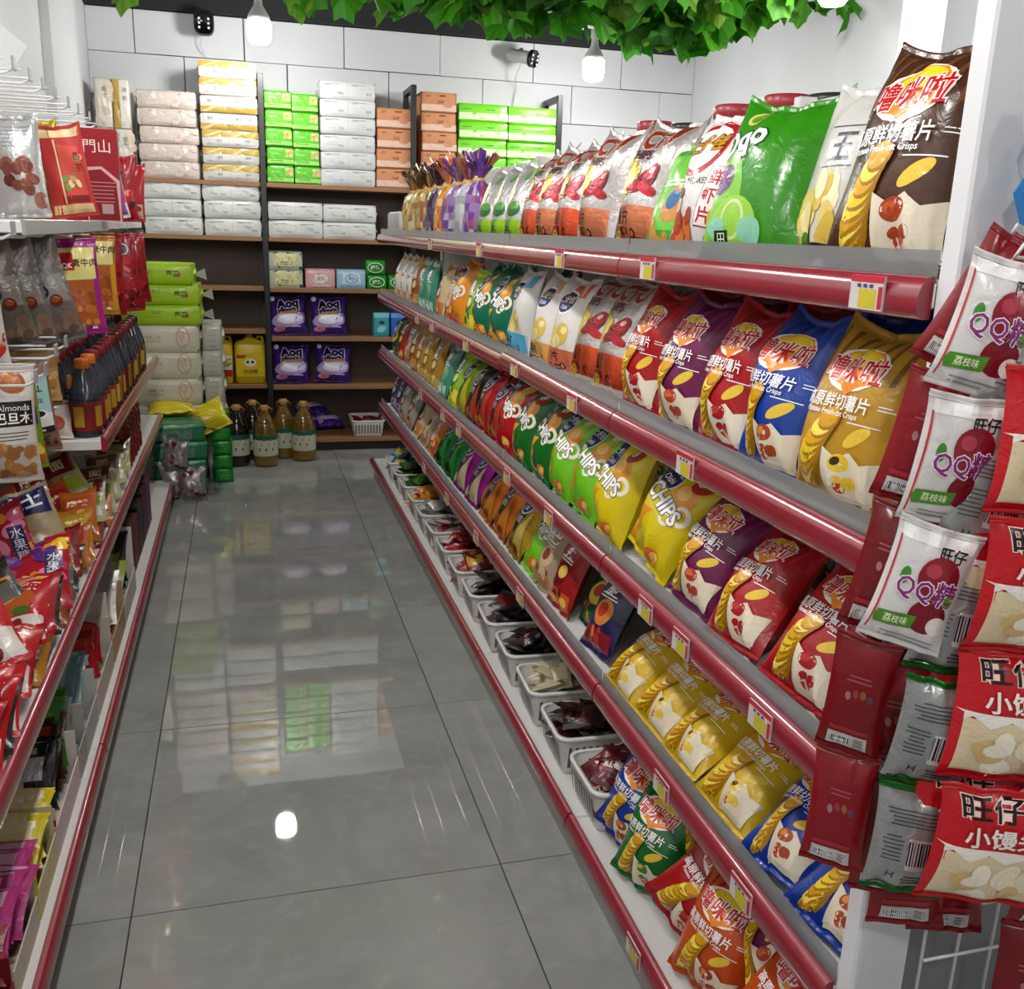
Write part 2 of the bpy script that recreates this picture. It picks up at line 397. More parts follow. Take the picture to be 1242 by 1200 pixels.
# ------------------------------------------------------------------ print designs (unit = pack width, height about 1.4)
def d_crisp(stripe, fl, fl2=None, H=1.4):
    o = []
    for i in range(9):
        x = -0.46 + 0.115 * i; o += pg([(x, H * 0.66), (x + 0.035, H * 0.66), (x + 0.07, H), (x + 0.03, H)], stripe)
    o += rc(-0.5, 0.0, 0.5, 0.06, '#b9b2a8')
    y = ['#f4cf2a', '#e2ab12', '#ffe25a', '#dba010', '#f7d63a']
    for k in range(9):
        a_ = 0.95 - 0.05 * k; cx, cz = -0.22 + 0.004 * k + 0.0020 * k * k, 0.12 + 0.064 * k
        o += el(cx + 0.012, cz - 0.014, 0.215 - 0.013 * k, 0.082, '#a8760c', a_, 14) + el(cx, cz, 0.205 - 0.013 * k, 0.074, y[k % 5], a_, 14)
    o += pg([(-0.03, 0.05), (0.42, 0.05), (0.47, 0.40), (0.33, 0.35), (0.22, 0.42), (0.10, 0.36), (-0.04, 0.42)], '#e8dcc4')
    o += el(0.24, 0.53, 0.13, 0.05, '#e9c53c', 0.6)
    o += el(0.13, 0.33, 0.10, 0.065, fl, 0.2) + el(0.10, 0.34, 0.05, 0.03, fl2 or '#e86a50', 0.4) + blobs(4, 0.08, 0.10, 0.34, 0.22, 0.055, [fl, fl2 or fl, '#c23a22'], 3)
    o += el(-0.02, 1.02, 0.315, 0.19, '#fff4e0') + pg([(-0.30, 0.98), (-0.22, 0.90), (-0.10, 0.88), (0.0, 0.80), (0.10, 0.87), (0.24, 0.92), (0.27, 1.06), (0.16, 1.17), (0, 1.20), (-0.18, 1.16), (-0.29, 1.08)], '#ef8b1f') + el(0.0, 1.10, 0.2, 0.085, '#f6d426')
    o += tx('噜咪啦', -0.02, 1.01, 0.215, '#c8141e', 0, 0.012, '#ffffff', 0.035)
    o += tx('高原鲜切薯片', -0.06, 0.755, 0.122, '#ffffff', 0, 0.012)
    o += tx('Plateau Fresh-cut Crisps', -0.06, 0.665, 0.058, '#ffffff', 0, 0.008)
    o += rc(0.34, 0.75, 0.44, 0.757, '#ffffff') + rc(0.34, 0.775, 0.42, 0.782, '#ffffff') + rc(0.12, 0.62, 0.4, 0.628, '#ffffff')
    return o
def d_hips(flame, fruit, H=1.4):
    o = pg([(-0.48, 0.05), (-0.12, 0.05), (-0.26, 0.22), (-0.10, 0.34), (-0.16, 0.42), (-0.04, 0.60), (-0.30, 0.56), (-0.36, 0.70), (-0.48, 0.62)], flame)
    o += pg([(-0.48, 0.2), (-0.3, 0.3), (-0.34, 0.45), (-0.48, 0.5)], '#f5b93a')
    o += el(0.16, 0.92, 0.20, 0.16, '#e9962a') + el(0.12, 0.96, 0.12, 0.09, '#f6c25a') + el(0.24, 1.14, 0.15, 0.10, fruit, 0.4) + el(0.20, 1.17, 0.07, 0.05, '#e8e0d0', 0.3)
    o += ring(0.30, 0.74, 0.12, 0.12, 0.05, '#f2ecd8') + ring(0.16, 0.62, 0.09, 0.08, 0.035, '#f2ecd8')
    o += el(-0.24, 1.03, 0.20, 0.22, '#f0f0f0', 0.3) + el(-0.24, 1.03, 0.18, 0.20, '#16255e', 0.3) + tx('上好佳', -0.24, 1.08, 0.11, '#ffffff', 0, 0.01) + tx('Oishi', -0.24, 0.95, 0.10, '#ffffff', 0, 0.01)
    o += tx('CHIPS', -0.02, 0.74, 0.25, '#ffffff', -0.22, 0.03, '#7a6a3a', 0.05)
    o += el(0.2, 0.16, 0.16, 0.09, '#e8742a', 0.5) + el(0.26, 0.19, 0.08, 0.05, '#f7d66a', 0.5)
    return o
def d_lobster(panel, H=1.4, word='CTU'):
    o = rc(-0.5, 0.10, 0.42, 0.44, panel) + rc(-0.5, 0.10, 0.42, 0.15, '#b5441c')
    o += blobs(9, -0.42, 0.55, -0.12, 0.92, 0.11, ['#e6cf68', '#f0e09a', '#d8bb48'], 5) + el(-0.34, 0.12, 0.14, 0.08, '#e4c43c', 0.5)
    o += el(0.12, 0.72, 0.17, 0.11, '#7a0e1a', 0.5) + el(0.18, 0.79, 0.11, 0.08, '#98202a', 0.4) + el(0.0, 0.62, 0.14, 0.055, '#9c1726', 0.2) + el(0.2, 0.60, 0.13, 0.05, '#a81c2a', -0.2) + el(0.17, 0.8, 0.05, 0.03, '#e8a8a0', 0.4)
    o += tx(word, -0.02, 1.19, 0.34, '#b13a1c', 0.0, 0.05, '#ece4dc', 0.05) + tx('CHIPS', -0.20, 0.98, 0.15, '#5c1420', 0.0, 0.02)
    o += tx('薯片', -0.18, 0.34, 0.17, '#3a1d12', 0, 0.02) + tx('香辣蟹味', -0.22, 0.20, 0.09, '#3a1d12', 0, 0.01) + ring(0.08, 0.17, 0.05, 0.05, 0.018, '#221510')
    return o
def d_potato(panel, badge='#1c2160'):
    o = rc(-0.5, 0.04, 0.5, 0.36, panel) + rc(0.0, 1.10, 0.36, 1.32, panel) + el(0.14, 0.56, 0.17, 0.16, '#d9b64e') + el(-0.14, 0.52, 0.17, 0.14, '#e6cd7c') + el(0.02, 0.46, 0.15, 0.09, '#f0dd96') + el(0.2, 0.62, 0.07, 0.05, '#f2e2a4')
    o += el(-0.02, 1.02, 0.24, 0.19, '#f0f0f0') + el(-0.02, 1.02, 0.21, 0.165, badge) + tx('上好佳', -0.02, 1.06, 0.12, '#f5e8b0', 0, 0.01) + tx('Oishi', -0.02, 0.94, 0.09, '#ffffff')
    o += tx('薯片', -0.15, 0.25, 0.16, '#1b2430', 0, 0.02) + lines(-0.15, 0.12, 0.36, 2, 0.05, '#1b2430') + tx('O', 0.2, 0.14, 0.12, '#1b2430', 0, 0.02)
    return o
def d_shrimp():
    o = el(-0.12, 0.98, 0.34, 0.30, '#b01826') + el(-0.12, 0.98, 0.28, 0.24, '#eeeae6') + tx('上好佳', -0.12, 1.0, 0.19, '#c8921e', 0.1, 0.03, '#4a1410', 0.05)
    o += pg([(0.16, 1.06), (0.48, 1.06), (0.48, 1.30), (0.26, 1.32)], '#b81a28') + rc(0.18, 1.14, 0.48, 1.17, '#e8c46a')
    o += tx('SHRIMP FLAKES', -0.1, 0.64, 0.085, '#3a2a2a', 0, 0.008)
    o += pg([(0.16, 0.24), (0.36, 0.24), (0.38, 0.78), (0.18, 0.78)], '#7a1420') + pg([(0.17, 0.25), (0.35, 0.25), (0.37, 0.77), (0.19, 0.77)], '#f2e6e2') + tx('鲜', 0.28, 0.68, 0.15, '#b8142a', 0, 0.02) + tx('虾', 0.27, 0.51, 0.15, '#b8142a', 0, 0.02) + tx('片', 0.26, 0.34, 0.15, '#b8142a', 0, 0.02)
    o += blobs(12, -0.34, 0.12, 0.04, 0.36, 0.10, ['#c4562a', '#a8401c', '#d8743c', '#b84a22'], 8) + el(-0.30, 0.46, 0.12, 0.08, '#e8cdb4') + el(-0.22, 0.54, 0.07, 0.05, '#5a3a20') + el(0.4, 0.28, 0.1, 0.16, '#c8b43a') + el(0.38, 0.14, 0.12, 0.08, '#3f7a22')
    return o
def d_onion():
    o = el(-0.36, 0.42, 0.30, 0.46, '#7cc23a') + el(-0.12, 0.26, 0.26, 0.22, '#9ad04a') + el(-0.34, 0.62, 0.14, 0.13, '#5a2464') + el(-0.38, 0.66, 0.06, 0.06, '#8a5a94')
    o += ring(-0.12, 0.3, 0.14, 0.15, 0.025, '#cfe89a') + el(0.08, 0.22, 0.12, 0.10, '#8fd0b0') + el(-0.3, 0.24, 0.10, 0.08, '#8fd0b0') + el(-0.22, 1.20, 0.13, 0.09, '#d8cf6a', 0.7) + el(-0.22, 1.20, 0.10, 0.06, '#5aa02a', 0.7)
    o += tx('Oqo', -0.26, 0.92, 0.30, '#ffffff', 0.2, 0.03, '#14421a', 0.05) + rc(-0.32, 0.09, -0.16, 0.22, '#1c3016') + tx('田', -0.24, 0.155, 0.11, '#e8f0d0') + el(0.06, 0.09, 0.12, 0.03, '#d88a4a')
    return o
def d_yu():
    o = blobs(22, -0.42, 0.14, 0.40, 0.58, 0.13, ['#e8d07a', '#f2e2a6', '#d9b850', '#f7ecc0'], 4) + tx('玉', 0.02, 0.86, 0.26, '#4a4c58', 0, 0.02) + rc(-0.2, 1.02, 0.2, 1.03, '#4a4c58') + rc(-0.18, 0.70, 0.2, 0.71, '#4a4c58')
    o += el(0.0, 0.10, 0.24, 0.06, '#1e1a18') + lines(0, 0.07, 0.8, 2, 0.04, '#2a2a2a', 0.02) + blobs(5, -0.4, 0.1, -0.2, 0.2, 0.06, ['#7a1c24', '#4a8a30'], 2)
    return o
def d_veg():
    o = rc(-0.5, 0.05, 0.5, 0.34, '#77b637') + el(0.2, 0.2, 0.22, 0.14, '#a6dc2c', 0.4) + el(-0.22, 0.66, 0.12, 0.30, '#d8bd6a', -0.4) + el(-0.12, 0.60, 0.08, 0.24, '#e6d28a', -0.4) + el(0.1, 0.50, 0.20, 0.12, '#2c6a34') + el(0.14, 0.56, 0.12, 0.07, '#5a9a4a') + blobs(6, 0.0, 1.05, 0.3, 1.3, 0.10, ['#6abf2a', '#3a8a2a', '#a8dc4a'], 6)
    return o + tx('薯片', -0.2, 0.2, 0.18, '#1c3a14', 0, 0.02) + ring(0.06, 0.14, 0.05, 0.05, 0.02, '#1c2a14')
def d_gen(a, b, c, word='', seed=0, txt='#ffffff'):
    r = random.Random(seed)
    o = rc(-0.5, 0.02, 0.5, r.uniform(0.28, 0.45), a) + el(r.uniform(-0.1, 0.1), 0.60, 0.27, 0.20, b, r.uniform(0, 1)) + el(0.05, 0.64, 0.15, 0.11, c, 0.3) + blobs(5, -0.3, 0.12, 0.3, 0.36, 0.09, [b, c], seed) + rc(-0.5, 1.24, 0.5, 1.36, a)
    if word: o += tx(word, 0, 1.0, 0.62 / max(len(word), 2), txt, 0, 0.02, '#222222', 0.03)
    return o + lines(0, 0.86, 0.6, 2, 0.05, txt, 0.02, seed)
def d_badge(a, b, seed=0, word='上好佳'):
    o = pg([(-0.22, 0.95), (0.22, 0.95), (0.06, 0.40), (-0.06, 0.40)], '#1a1626') + el(0, 1.0, 0.24, 0.23, '#f0f0f0') + el(0, 1.0, 0.205, 0.195, '#1c2160') + tx(word, 0, 1.03, 0.115, '#ffffff', 0, 0.01) + lines(0, 0.93, 0.2, 2, 0.045, '#ffffff', 0.02) + pg([(-0.48, 0.06), (-0.10, 0.06), (-0.16, 0.5), (-0.30, 0.9), (-0.36, 0.6)], a) + pg([(0.48, 0.06), (0.10, 0.06), (0.16, 0.5), (0.32, 0.9), (0.36, 0.6)], a) + blobs(7, -0.3, 0.08, 0.3, 0.3, 0.1, [b, a], seed)
    return o + tx('香脆', 0, 0.68, 0.15, '#ffffff')
def d_nuts(seed):
    o = rc(-0.42, 0.78, 0.42, 1.3, '#8c8a88') + ring(-0.05, 1.02, 0.12, 0.12, 0.05, '#26262a') + tx('C', -0.05, 1.02, 0.16, '#1c1c20', 0, 0.02) + el(0.16, 0.82, 0.13, 0.12, '#6a2c18') + el(0.16, 0.85, 0.09, 0.06, '#94502c') + blobs(16, -0.38, 0.10, 0.38, 0.62, 0.15, ['#7a6254', '#8c7464', '#665044', '#9a8270'], seed)
    return o
def d_pork(head, side):
    o = rc(-0.5, 0, -0.26, 1.3, side) + rc(0.36, 0, 0.5, 1.3, side) + rc(-0.26, 0.22, 0.36, 1.3, '#a4541c') + rc(-0.5, 0.0, 0.5, 0.22, side) + blobs(26, -0.22, 0.28, 0.32, 1.2, 0.09, ['#b8662a', '#8e4414', '#c87c3a', '#9c4e1a'], 3)
    o += rc(-0.5, 1.28, 0.5, 2.0, head) + rc(-0.36, 1.5, -0.04, 1.9, '#c01c24') + tx('QK', -0.2, 1.6, 0.16, '#ffffff', 0, 0.02) + tx('素牛肉', 0.2, 1.66, 0.2, '#4a3018', 0, 0.02) + blobs(8, -0.4, 0.03, 0.4, 0.16, 0.06, ['#e8a8d8', '#ffffff', side], 9)
    return o
def d_lychee():
    o = rc(-0.5, 1.18, 0.5, 1.40, '#f0eeec')
    for i in range(10): o += pg([(-0.46 + 0.1 * i, 1.28), (-0.42 + 0.1 * i, 1.28), (-0.40 + 0.1 * i, 1.38), (-0.44 + 0.1 * i, 1.38)], '#a81c26')
    o += rc(-0.45, 0.03, -0.43, 1.2, '#c0202c') + tx('旺仔', 0.22, 1.13, 0.17, '#1c1a1a', 0, 0.02) + el(0.14, 0.86, 0.26, 0.24, '#8c1426') + el(0.18, 0.42, 0.24, 0.20, '#7c1022') + el(0.34, 0.34, 0.13, 0.11, '#eadfdb') + el(0.05, 0.93, 0.10, 0.08, '#b43a4a') + el(-0.26, 0.80, 0.06, 0.10, '#3c8a2c') + el(0.36, 0.66, 0.06, 0.1, '#58a23a')
    o += tx('QQ糖', 0.05, 0.70, 0.29, '#8a2a74', 0, 0.012, '#f6eef2', 0.04) + pg([(-0.40, 0.20), (0.04, 0.24), (0.06, 0.40), (-0.40, 0.36), (-0.44, 0.28)], '#4c8a24') + tx('荔枝味', -0.17, 0.30, 0.10, '#e8f0c8', 0.06, 0.01) + lines(0.05, 0.12, 0.7, 2, 0.05, '#9a9a9a', 0.02)
    return o
def d_redback(seed):
    o = rc(-0.34, 0.10, 0.30, 0.30, '#c9c4c2') + bars(-0.30, 0.12, 0.02, 0.26, seed) + lines(0.17, 0.24, 0.2, 4, 0.035, '#3a2a2a', 0.014, seed) + rc(-0.34, 0.34, 0.30, 0.40, '#a82430')
    for i, c in enumerate(['#a87078', '#983a38', '#90603a', '#5a4058']): o += el(-0.14 + 0.12 * i, 0.86 + 0.05 * math.sin(i), 0.045, 0.06, c, 0.3)
    return o + lines(0, 1.12, 0.5, 2, 0.06, '#b05058', 0.02, seed)
def d_mantou():
    o = rc(-0.5, 0.05, 0.5, 0.62, '#dcc9a4') + pg([(-0.5, 0.56), (-0.38, 0.64), (-0.25, 0.55), (-0.1, 0.63), (0.05, 0.55), (0.2, 0.63), (0.36, 0.55), (0.5, 0.62), (0.5, 0.68), (-0.5, 0.68)], '#f0e8e0') + blobs(13, -0.40, 0.13, 0.42, 0.46, 0.12, ['#efe2c6', '#d8b67c', '#caa468', '#f4ead6'], 6) + el(0.3, 0.4, 0.14, 0.12, '#e9d9bb')
    o += rc(-0.5, 0.02, 0.5, 0.10, '#c0141e') + tx('旺仔', -0.12, 1.06, 0.24, '#17120f', 0.06, 0.015, '#f4d8cc', 0.03) + tx('小馒头', -0.02, 0.80, 0.20, '#f4ece4', 0.06, 0.02, '#b01018', 0.04) + pg([(0.28, 0.78), (0.46, 0.80), (0.46, 1.0), (0.36, 1.05), (0.27, 0.97)], '#e8b8a0') + el(0.37, 0.9, 0.06, 0.06, '#d8823c')
    return o
def d_silver(seed):
    return rc(-0.5, 0.0, 0.5, 0.13, '#1d6a22') + lines(0, 1.22, 0.8, 5, 0.05, '#5a5c5c', 0.018, seed) + bars(-0.05, 0.42, 0.38, 0.86, seed) + lines(-0.25, 0.86, 0.3, 7, 0.055, '#5a5c5c', 0.018, seed + 1) + tx('H', -0.2, 0.3, 0.16, '#3a3a3a') + lines(0.15, 0.3, 0.5, 3, 0.05, '#4a4a4a', 0.02, seed + 3)
def d_fruit(seed):
    return blobs(10, -0.42, 0.1, 0.42, 1.5, 0.17, ['#e8a01e', '#f2c22a', '#e88a1a'], seed) + blobs(9, -0.42, 0.1, 0.42, 1.4, 0.14, ['#d85a86', '#e888a8', '#c23a6a'], seed + 1) + blobs(8, -0.42, 0.08, 0.42, 1.4, 0.11, ['#5c2a80', '#7a3a9a', '#8ab82a', '#d8c41e'], seed + 2) + pg([(0.18, 0.5), (0.42, 0.5), (0.42, 1.1), (0.18, 1.1)], '#2a2860') + tx('水', 0.3, 0.98, 0.2, '#e8e8f0') + tx('果', 0.3, 0.78, 0.2, '#e8e8f0') + tx('糖', 0.3, 0.6, 0.2, '#e8e8f0')
def d_almond():
    o = rc(-0.5, 0.60, 0.5, 1.9, '#c9c5c0') + blobs(40, -0.44, 0.10, 0.44, 0.56, 0.10, ['#a8743e', '#8c5a2c', '#b88a54', '#9a683a'], 4) + el(0.18, 1.50, 0.22, 0.16, '#9a5420', -0.5) + el(0.20, 1.53, 0.14, 0.08, '#b87034', -0.5) + el(-0.42, 0.82, 0.12, 0.15, '#9a5420', 0.6)
    return o + rc(-0.08, 0.86, 0.46, 1.22, '#1c1a1a') + tx('Almonds', 0.19, 1.13, 0.13, '#f0ece6') + tx('巴旦木', 0.19, 0.98, 0.18, '#f0ece6', 0, 0.02) + tx('G', -0.34, 1.32, 0.22, '#1c1a1a', 0, 0.04) + lines(0.15, 0.76, 0.5, 3, 0.05, '#4a4642', 0.016)
def d_coffee():
    return rc(-0.5, 1.0, 0.5, 1.9, '#9fc4c4') + rc(-0.5, 0.66, 0.5, 1.0, '#e4e2de') + el(0.05, 0.98, 0.28, 0.12, '#efefec') + el(0.05, 0.99, 0.22, 0.085, '#1c1412') + rc(-0.5, 0.50, 0.5, 0.66, '#2a1a30') + rc(-0.3, 0.55, 0.2, 0.59, '#e8e8e8') + tx('YUAL', 0, 1.6, 0.22, '#1c3a44', 0.05, 0.03) + tx('COFFEE', 0, 1.3, 0.15, '#2c5a64', 0.05, 0.02) + blobs(24, -0.42, 0.08, 0.42, 0.46, 0.07, ['#5a3a2c', '#42281e', '#6e4c3a'], 5)
def d_stick(c1, c2, seed): return rc(-0.5, 1.1, 0.5, 1.75, c1) + blobs(14, -0.36, 0.15, 0.36, 1.0, 0.14, [c2, '#8a5a2a', '#c89a4a'], seed) + tx('麻辣', 0, 1.4, 0.3, '#f4e6c0', 0, 0.03) + rc(-0.5, 0.02, 0.5, 0.1, c1)
def d_cookie(): return blobs(30, -0.4, 0.1, 0.4, 1.0, 0.13, ['#a58a62', '#b89c74', '#8e744e'], 7) + rc(-0.5, 1.02, 0.5, 1.55, '#1b1e52') + tx('芝士', 0, 1.28, 0.34, '#e8e8f0', 0.1, 0.03)
def d_soap():
    return el(0.02, 0.40, 0.50, 0.20, '#b9a4d8', 0.1) + el(0.06, 0.42, 0.38, 0.13, '#e8e2f4', 0.1) + tx('Aoq', 0.0, 0.80, 0.34, '#120a2e', 0.08, 0.05, '#d8d0ee', 0.06) + tx('Lavender', 0.0, 0.60, 0.16, '#d8a83a', 0.08, 0.03, '#5a2a1a', 0.03) + el(-0.26, 0.16, 0.16, 0.07, '#d88a9a') + tx('净白', -0.26, 0.16, 0.09, '#b01c34') + lines(0.2, 0.2, 0.3, 1, 0.05, '#cfc4ea', 0.03) + blobs(8, 0.15, 0.3, 0.45, 0.6, 0.04, ['#8a6ac8', '#cbb8f0'], 4)
# ================================================================== SETTING
def flat(name, bm, mat, label=None):
    return struct(link(name, bm.build(name, mat)), label)
fl = flat('floor', MB().box(-0.95, -3.1, -0.06, 3.15, 6.75, -0.004, '#333333'), M_GROUT, 'polished grey marble tile floor with thin dark joints')
XT = [-0.95] + [-0.28 + 0.8 * k for k in range(5)] + [3.15]
YT = [-3.1] + [1.853 + 0.8 * k for k in range(-6, 7)] + [6.75]
for i in range(len(XT) - 1):
    for j in range(len(YT) - 1):
        g = 0.0014
        hx, hy = (XT[i + 1] - XT[i]) / 2 - g, (YT[j + 1] - YT[j]) / 2 - g
        me = MB().rbox(-hx, -hy, -0.004, hx, hy, 0.0, 0.0008, '#777777').build('tile', M_TILE)
        link('tile', me, ((XT[i] + XT[i + 1]) / 2, (YT[j] + YT[j + 1]) / 2, 0), parent=fl)
wl = flat('wall_left', MB().box(-0.95, -3.1, 0, -0.83, 6.75, 2.95, '#dddddd'), M_WALL, 'plain white plastered wall beside the hooks')
flat('wall_right', MB().box(3.03, -3.1, 0, 3.15, 6.75, 2.95, '#dddddd'), M_WALL, 'plain white plastered wall beyond the shelves')
flat('wall_front', MB().box(-0.95, -3.2, 0, 3.15, -3.1, 2.95, '#dddddd'), M_WALL, 'white wall behind the viewer')
flat('ceiling', MB().box(-0.95, -3.2, 2.95, 3.15, 6.75, 3.05, '#111111'), M_CEIL, 'dark painted ceiling above the vines')
flat('trim_1', MB().box(-0.83, 5.08, 0, -0.79, 5.86, 2.95, '#cccccc'), M_GREYWALL, 'grey pilaster in the corner by the tissue stacks')
flat('trim_2', MB().box(2.88, 3.80, 0, 3.03, 4.10, 2.95, '#cccccc'), M_WALL, 'white pilaster on the plain wall')
wb = flat('wall_back', MB().box(-0.95, 6.58, 0, 3.15, 6.75, 2.95, '#555555'), M_MORTAR, 'white painted block wall with open joints')
# block courses, then a strip painted dark for the void above
z = 0.20; row = 0
while z < 2.55:
    h = 0.24; x = -0.83 - (0.33 if row % 2 else 0.05) - rnd.uniform(0, 0.05)
    while x < 3.03:
        w = 0.60 + rnd.uniform(-0.02, 0.03); a, b = max(x, -0.83), min(x + w, 3.03); x += w
        if b - a < 0.05: continue
        g = rnd.choice([0.0012, 0.0015, 0.004]); dz = rnd.uniform(0, 0.003)
        me = MB().rbox(-(b - a) / 2 + g, -0.028 - rnd.uniform(0, 0.003), -h / 2 + 0.0015 + dz, (b - a) / 2 - g, 0.02, h / 2 - 0.0012, 0.002, '#eeeeee').build('block', M_BLOCK)
        link('block', me, ((a + b) / 2, 6.58, z + h / 2), parent=wb)
    z += h; row += 1
flat('void_strip', MB().box(-0.83, 6.50, 2.605, 3.03, 6.58, 2.95, '#111111'), M_CEIL, 'dark strip standing in for the void between block wall and ceiling')  # solid strip, its dark colour stands in for the unlit gap

# ================================================================== LAMPS
def bulb(x, y, z, label, r=0.062, cable=True):
    o = bpy.data.objects.new('pendant_bulb', None); COL.objects.link(o); o.location = (x, y, z); tag(o, label, 'light bulb', 'bare pendant bulbs')
    pr = [(0.001, -0.075), (r * 0.7, -0.072), (r * 0.93, -0.055), (r, -0.02), (r * 1.0, 0.02), (r * 0.98, 0.035)]
    link('diffuser', MB().lathe(pr, 24, '#ffffff').build('diffuser', M_EMIT), parent=o)
    link('housing', MB().lathe([(r * 0.985, 0.035), (r * 0.86, 0.065), (r * 0.55, 0.095), (r * 0.36, 0.115), (r * 0.30, 0.15), (r * 0.30, 0.165)], 20, '#f2f2f0').build('housing', M_PLAST), parent=o)
    link('socket', MB().lathe([(r * 0.36, 0.15), (r * 0.40, 0.155), (r * 0.40, 0.20), (r * 0.2, 0.215), (0.004, 0.217)], 16, '#e6e6e2').build('socket', M_PLAST), parent=o)
    if cable: link('cable', MB().tube([(0, 0, 0.21), (0.004, 0, 0.3), (-0.004, 0.003, 0.42), (0, 0, 2.95 - z)], 0.004, 6, '#7a1a14').build('cable', M_PLAST), parent=o)
bulb(0.128, 5.69, 2.40, 'lit white bulb hanging above the gold and white tissue stack')
bulb(2.00, 5.70, 2.345, 'lit white bulb hanging beside the bullet camera and vines')
bulb(2.34, 3.8, 2.41, 'lit white bulb at the plain wall, beyond the brown chip bag')
for k, (x, y) in enumerate([(-0.1, 3.3), (-0.1, 2.1), (-0.1, 0.9), (2.0, 0.6), (-0.1, -0.6), (2.0, -1.6)]):  # out of view; the second is added to brighten the near and middle aisle
    bulb(x, y, 2.42, ['lit white bulb over the middle of the aisle, above the frame', 'unseen lit white bulb added over the aisle between camera and middle', 'lit white bulb above the camera in the aisle', 'lit white bulb above the hanging candy strips', 'lit white bulb over the shop entrance aisle', 'lit white bulb over the second entrance aisle'][k])

# ================================================================== FIXTURES
RED = '#9c2a3a'
def rail_mesh(L, name, flip=1):
    """price rail along +y from 0 to L, face towards -x (flip -1: towards +x)"""
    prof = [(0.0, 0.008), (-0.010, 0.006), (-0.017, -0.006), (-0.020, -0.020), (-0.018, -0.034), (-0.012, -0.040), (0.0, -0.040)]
    cols = ['#b8626c', RED, '#8e2030', RED, '#a83a48', '#c8b8bc', '#7a1a26', '#9c2a3a']  # pinkish top band is the highlight painted into the red
    n = len(prof); V = [(flip * p[0], 0, p[1]) for p in prof] + [(flip * p[0], L, p[1]) for p in prof]
    F = [(i, i + n, (i + 1) % n + n, (i + 1) % n) for i in range(n)]
    if flip > 0: F = [f[::-1] for f in F]
    m = MB(); m.add(V, F, cols[:n], 0, True); m.add(V, [tuple(range(n)), tuple(range(2 * n - 1, n - 1, -1))], RED, 0, False)
    return m.build(name, M_RAIL)
def tag_mesh(w, seed, flip=1):
    m = MB(); a = -0.0225 * flip; b = -0.0195 * flip
    def q(y0, z0, y1, z1, c, k): m.add([(a - flip * 0.0004 * k, y0, z0), (a - flip * 0.0004 * k, y1, z0), (a - flip * 0.0004 * k, y1, z1), (a - flip * 0.0004 * k, y0, z1)], [(0, 3, 2, 1) if flip > 0 else (0, 1, 2, 3)], c, 0, False)
    m.box(min(a, b), -w / 2, -0.036, max(a, b), w / 2, 0.004, '#cfc6c6')
    q(-w / 2, -0.004, w / 2, 0.004, '#c02838', 1); q(-w * 0.30, -0.034, w * 0.22, -0.012, '#c8b82e', 1); q(-w / 2 + 0.001, -0.034, -w * 0.36, -0.008, '#b82636', 1)
    for k in range(3): q(-w * 0.2 + k * 0.012, -0.010, -w * 0.2 + k * 0.012 + 0.007, -0.006, '#3a3a6a', 2)
    return m.build('price_tag', M_CARD)
TAGM = tag_mesh(0.065, 1)
RX, BX = 0.74, 0.69          # front planes: shelves, base
YN, NM, ML = 0.93, 5, 0.92   # near end, modules, module length
YF = YN + NM * ML
SH = [1.37, 1.05, 0.735, 0.43]
gon = bpy.data.objects.new('gondola_shelving', None); COL.objects.link(gon); gon.location = (RX, YN, 0)
tag(gon, 'white metal gondola shelving with dark red price rails, full of crisp bags', 'shelving')
def gpart(name, me, x, y, z): return link(name, me, (x - RX, y - YN, z), parent=gon)
WHITE = '#dddbd8'
bd = MB().rbox(0, 0.002, -0.028, 0.36, ML - 0.002, 0.0, 0.002, WHITE).build('shelf_board', M_METAL)
bb = MB().rbox(0, 0.002, -0.03, 0.42, ML - 0.002, 0.0, 0.002, WHITE).build('base_board', M_METAL)
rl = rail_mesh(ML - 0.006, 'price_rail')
gd = MB().box(0.002, 0.004, 0.0, 0.0035, ML - 0.004, 0.036, '#ffffff').build('clear_guard', M_GUARD)
kick = MB().box(0.004, 0, 0.0, 0.02, ML - 0.002, 0.07, '#a6a4a4').build('kick_plate', M_METAL)
tags = {0: [1.02, 1.69, 2.22, 3.05, 3.9], 1: [1.47, 2.08, 2.59, 3.22, 3.85, 4.2], 2: [1.15, 1.43, 1.59, 2.22, 2.63, 3.31, 3.6, 4.1], 3: [1.15, 1.46, 2.45, 3.0, 3.5, 4.0], 4: [1.42]}
for k in range(NM):
    y = YN + k * ML
    for s, z in enumerate(SH):
        gpart('shelf_board', bd, RX, y, z)
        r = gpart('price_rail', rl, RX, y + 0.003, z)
        if s == 1 and k == 1: r.rotation_euler = (0.010, 0, 0)
        for t in tags[s]:
            if y <= t < y + ML: link('price_tag', TAGM, (0, t - y, 0), parent=r)
        gpart('clear_guard', gd, RX, y, z)
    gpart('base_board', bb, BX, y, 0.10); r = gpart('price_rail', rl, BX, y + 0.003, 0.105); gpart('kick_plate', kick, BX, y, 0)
    for t in tags[4]:
        if y <= t < y + ML: link('price_tag', TAGM, (0, t - y, 0), parent=r)
    gpart('back_panel', MB().rbox(0, 0.002, 0.0, 0.03, ML - 0.002, 1.58, 0.003, '#d4d2d0').build('back_panel', M_METAL), 1.10, y, 0.10)
for k in range(NM + 1):
    y = YN + k * ML
    if k: gpart('upright', MB().rbox(0, -0.012, 0, 0.04, 0.012, 1.69, 0.002, '#cfcdcb').build('upright', M_METAL), 1.095 - 0.012, y, 0.0)
gpart('end_post', MB().rbox(0, -0.035, 0, 0.082, -0.003, 2.30, 0.003, '#dedee0').build('end_post', M_METAL), RX - 0.002, YN, 0)
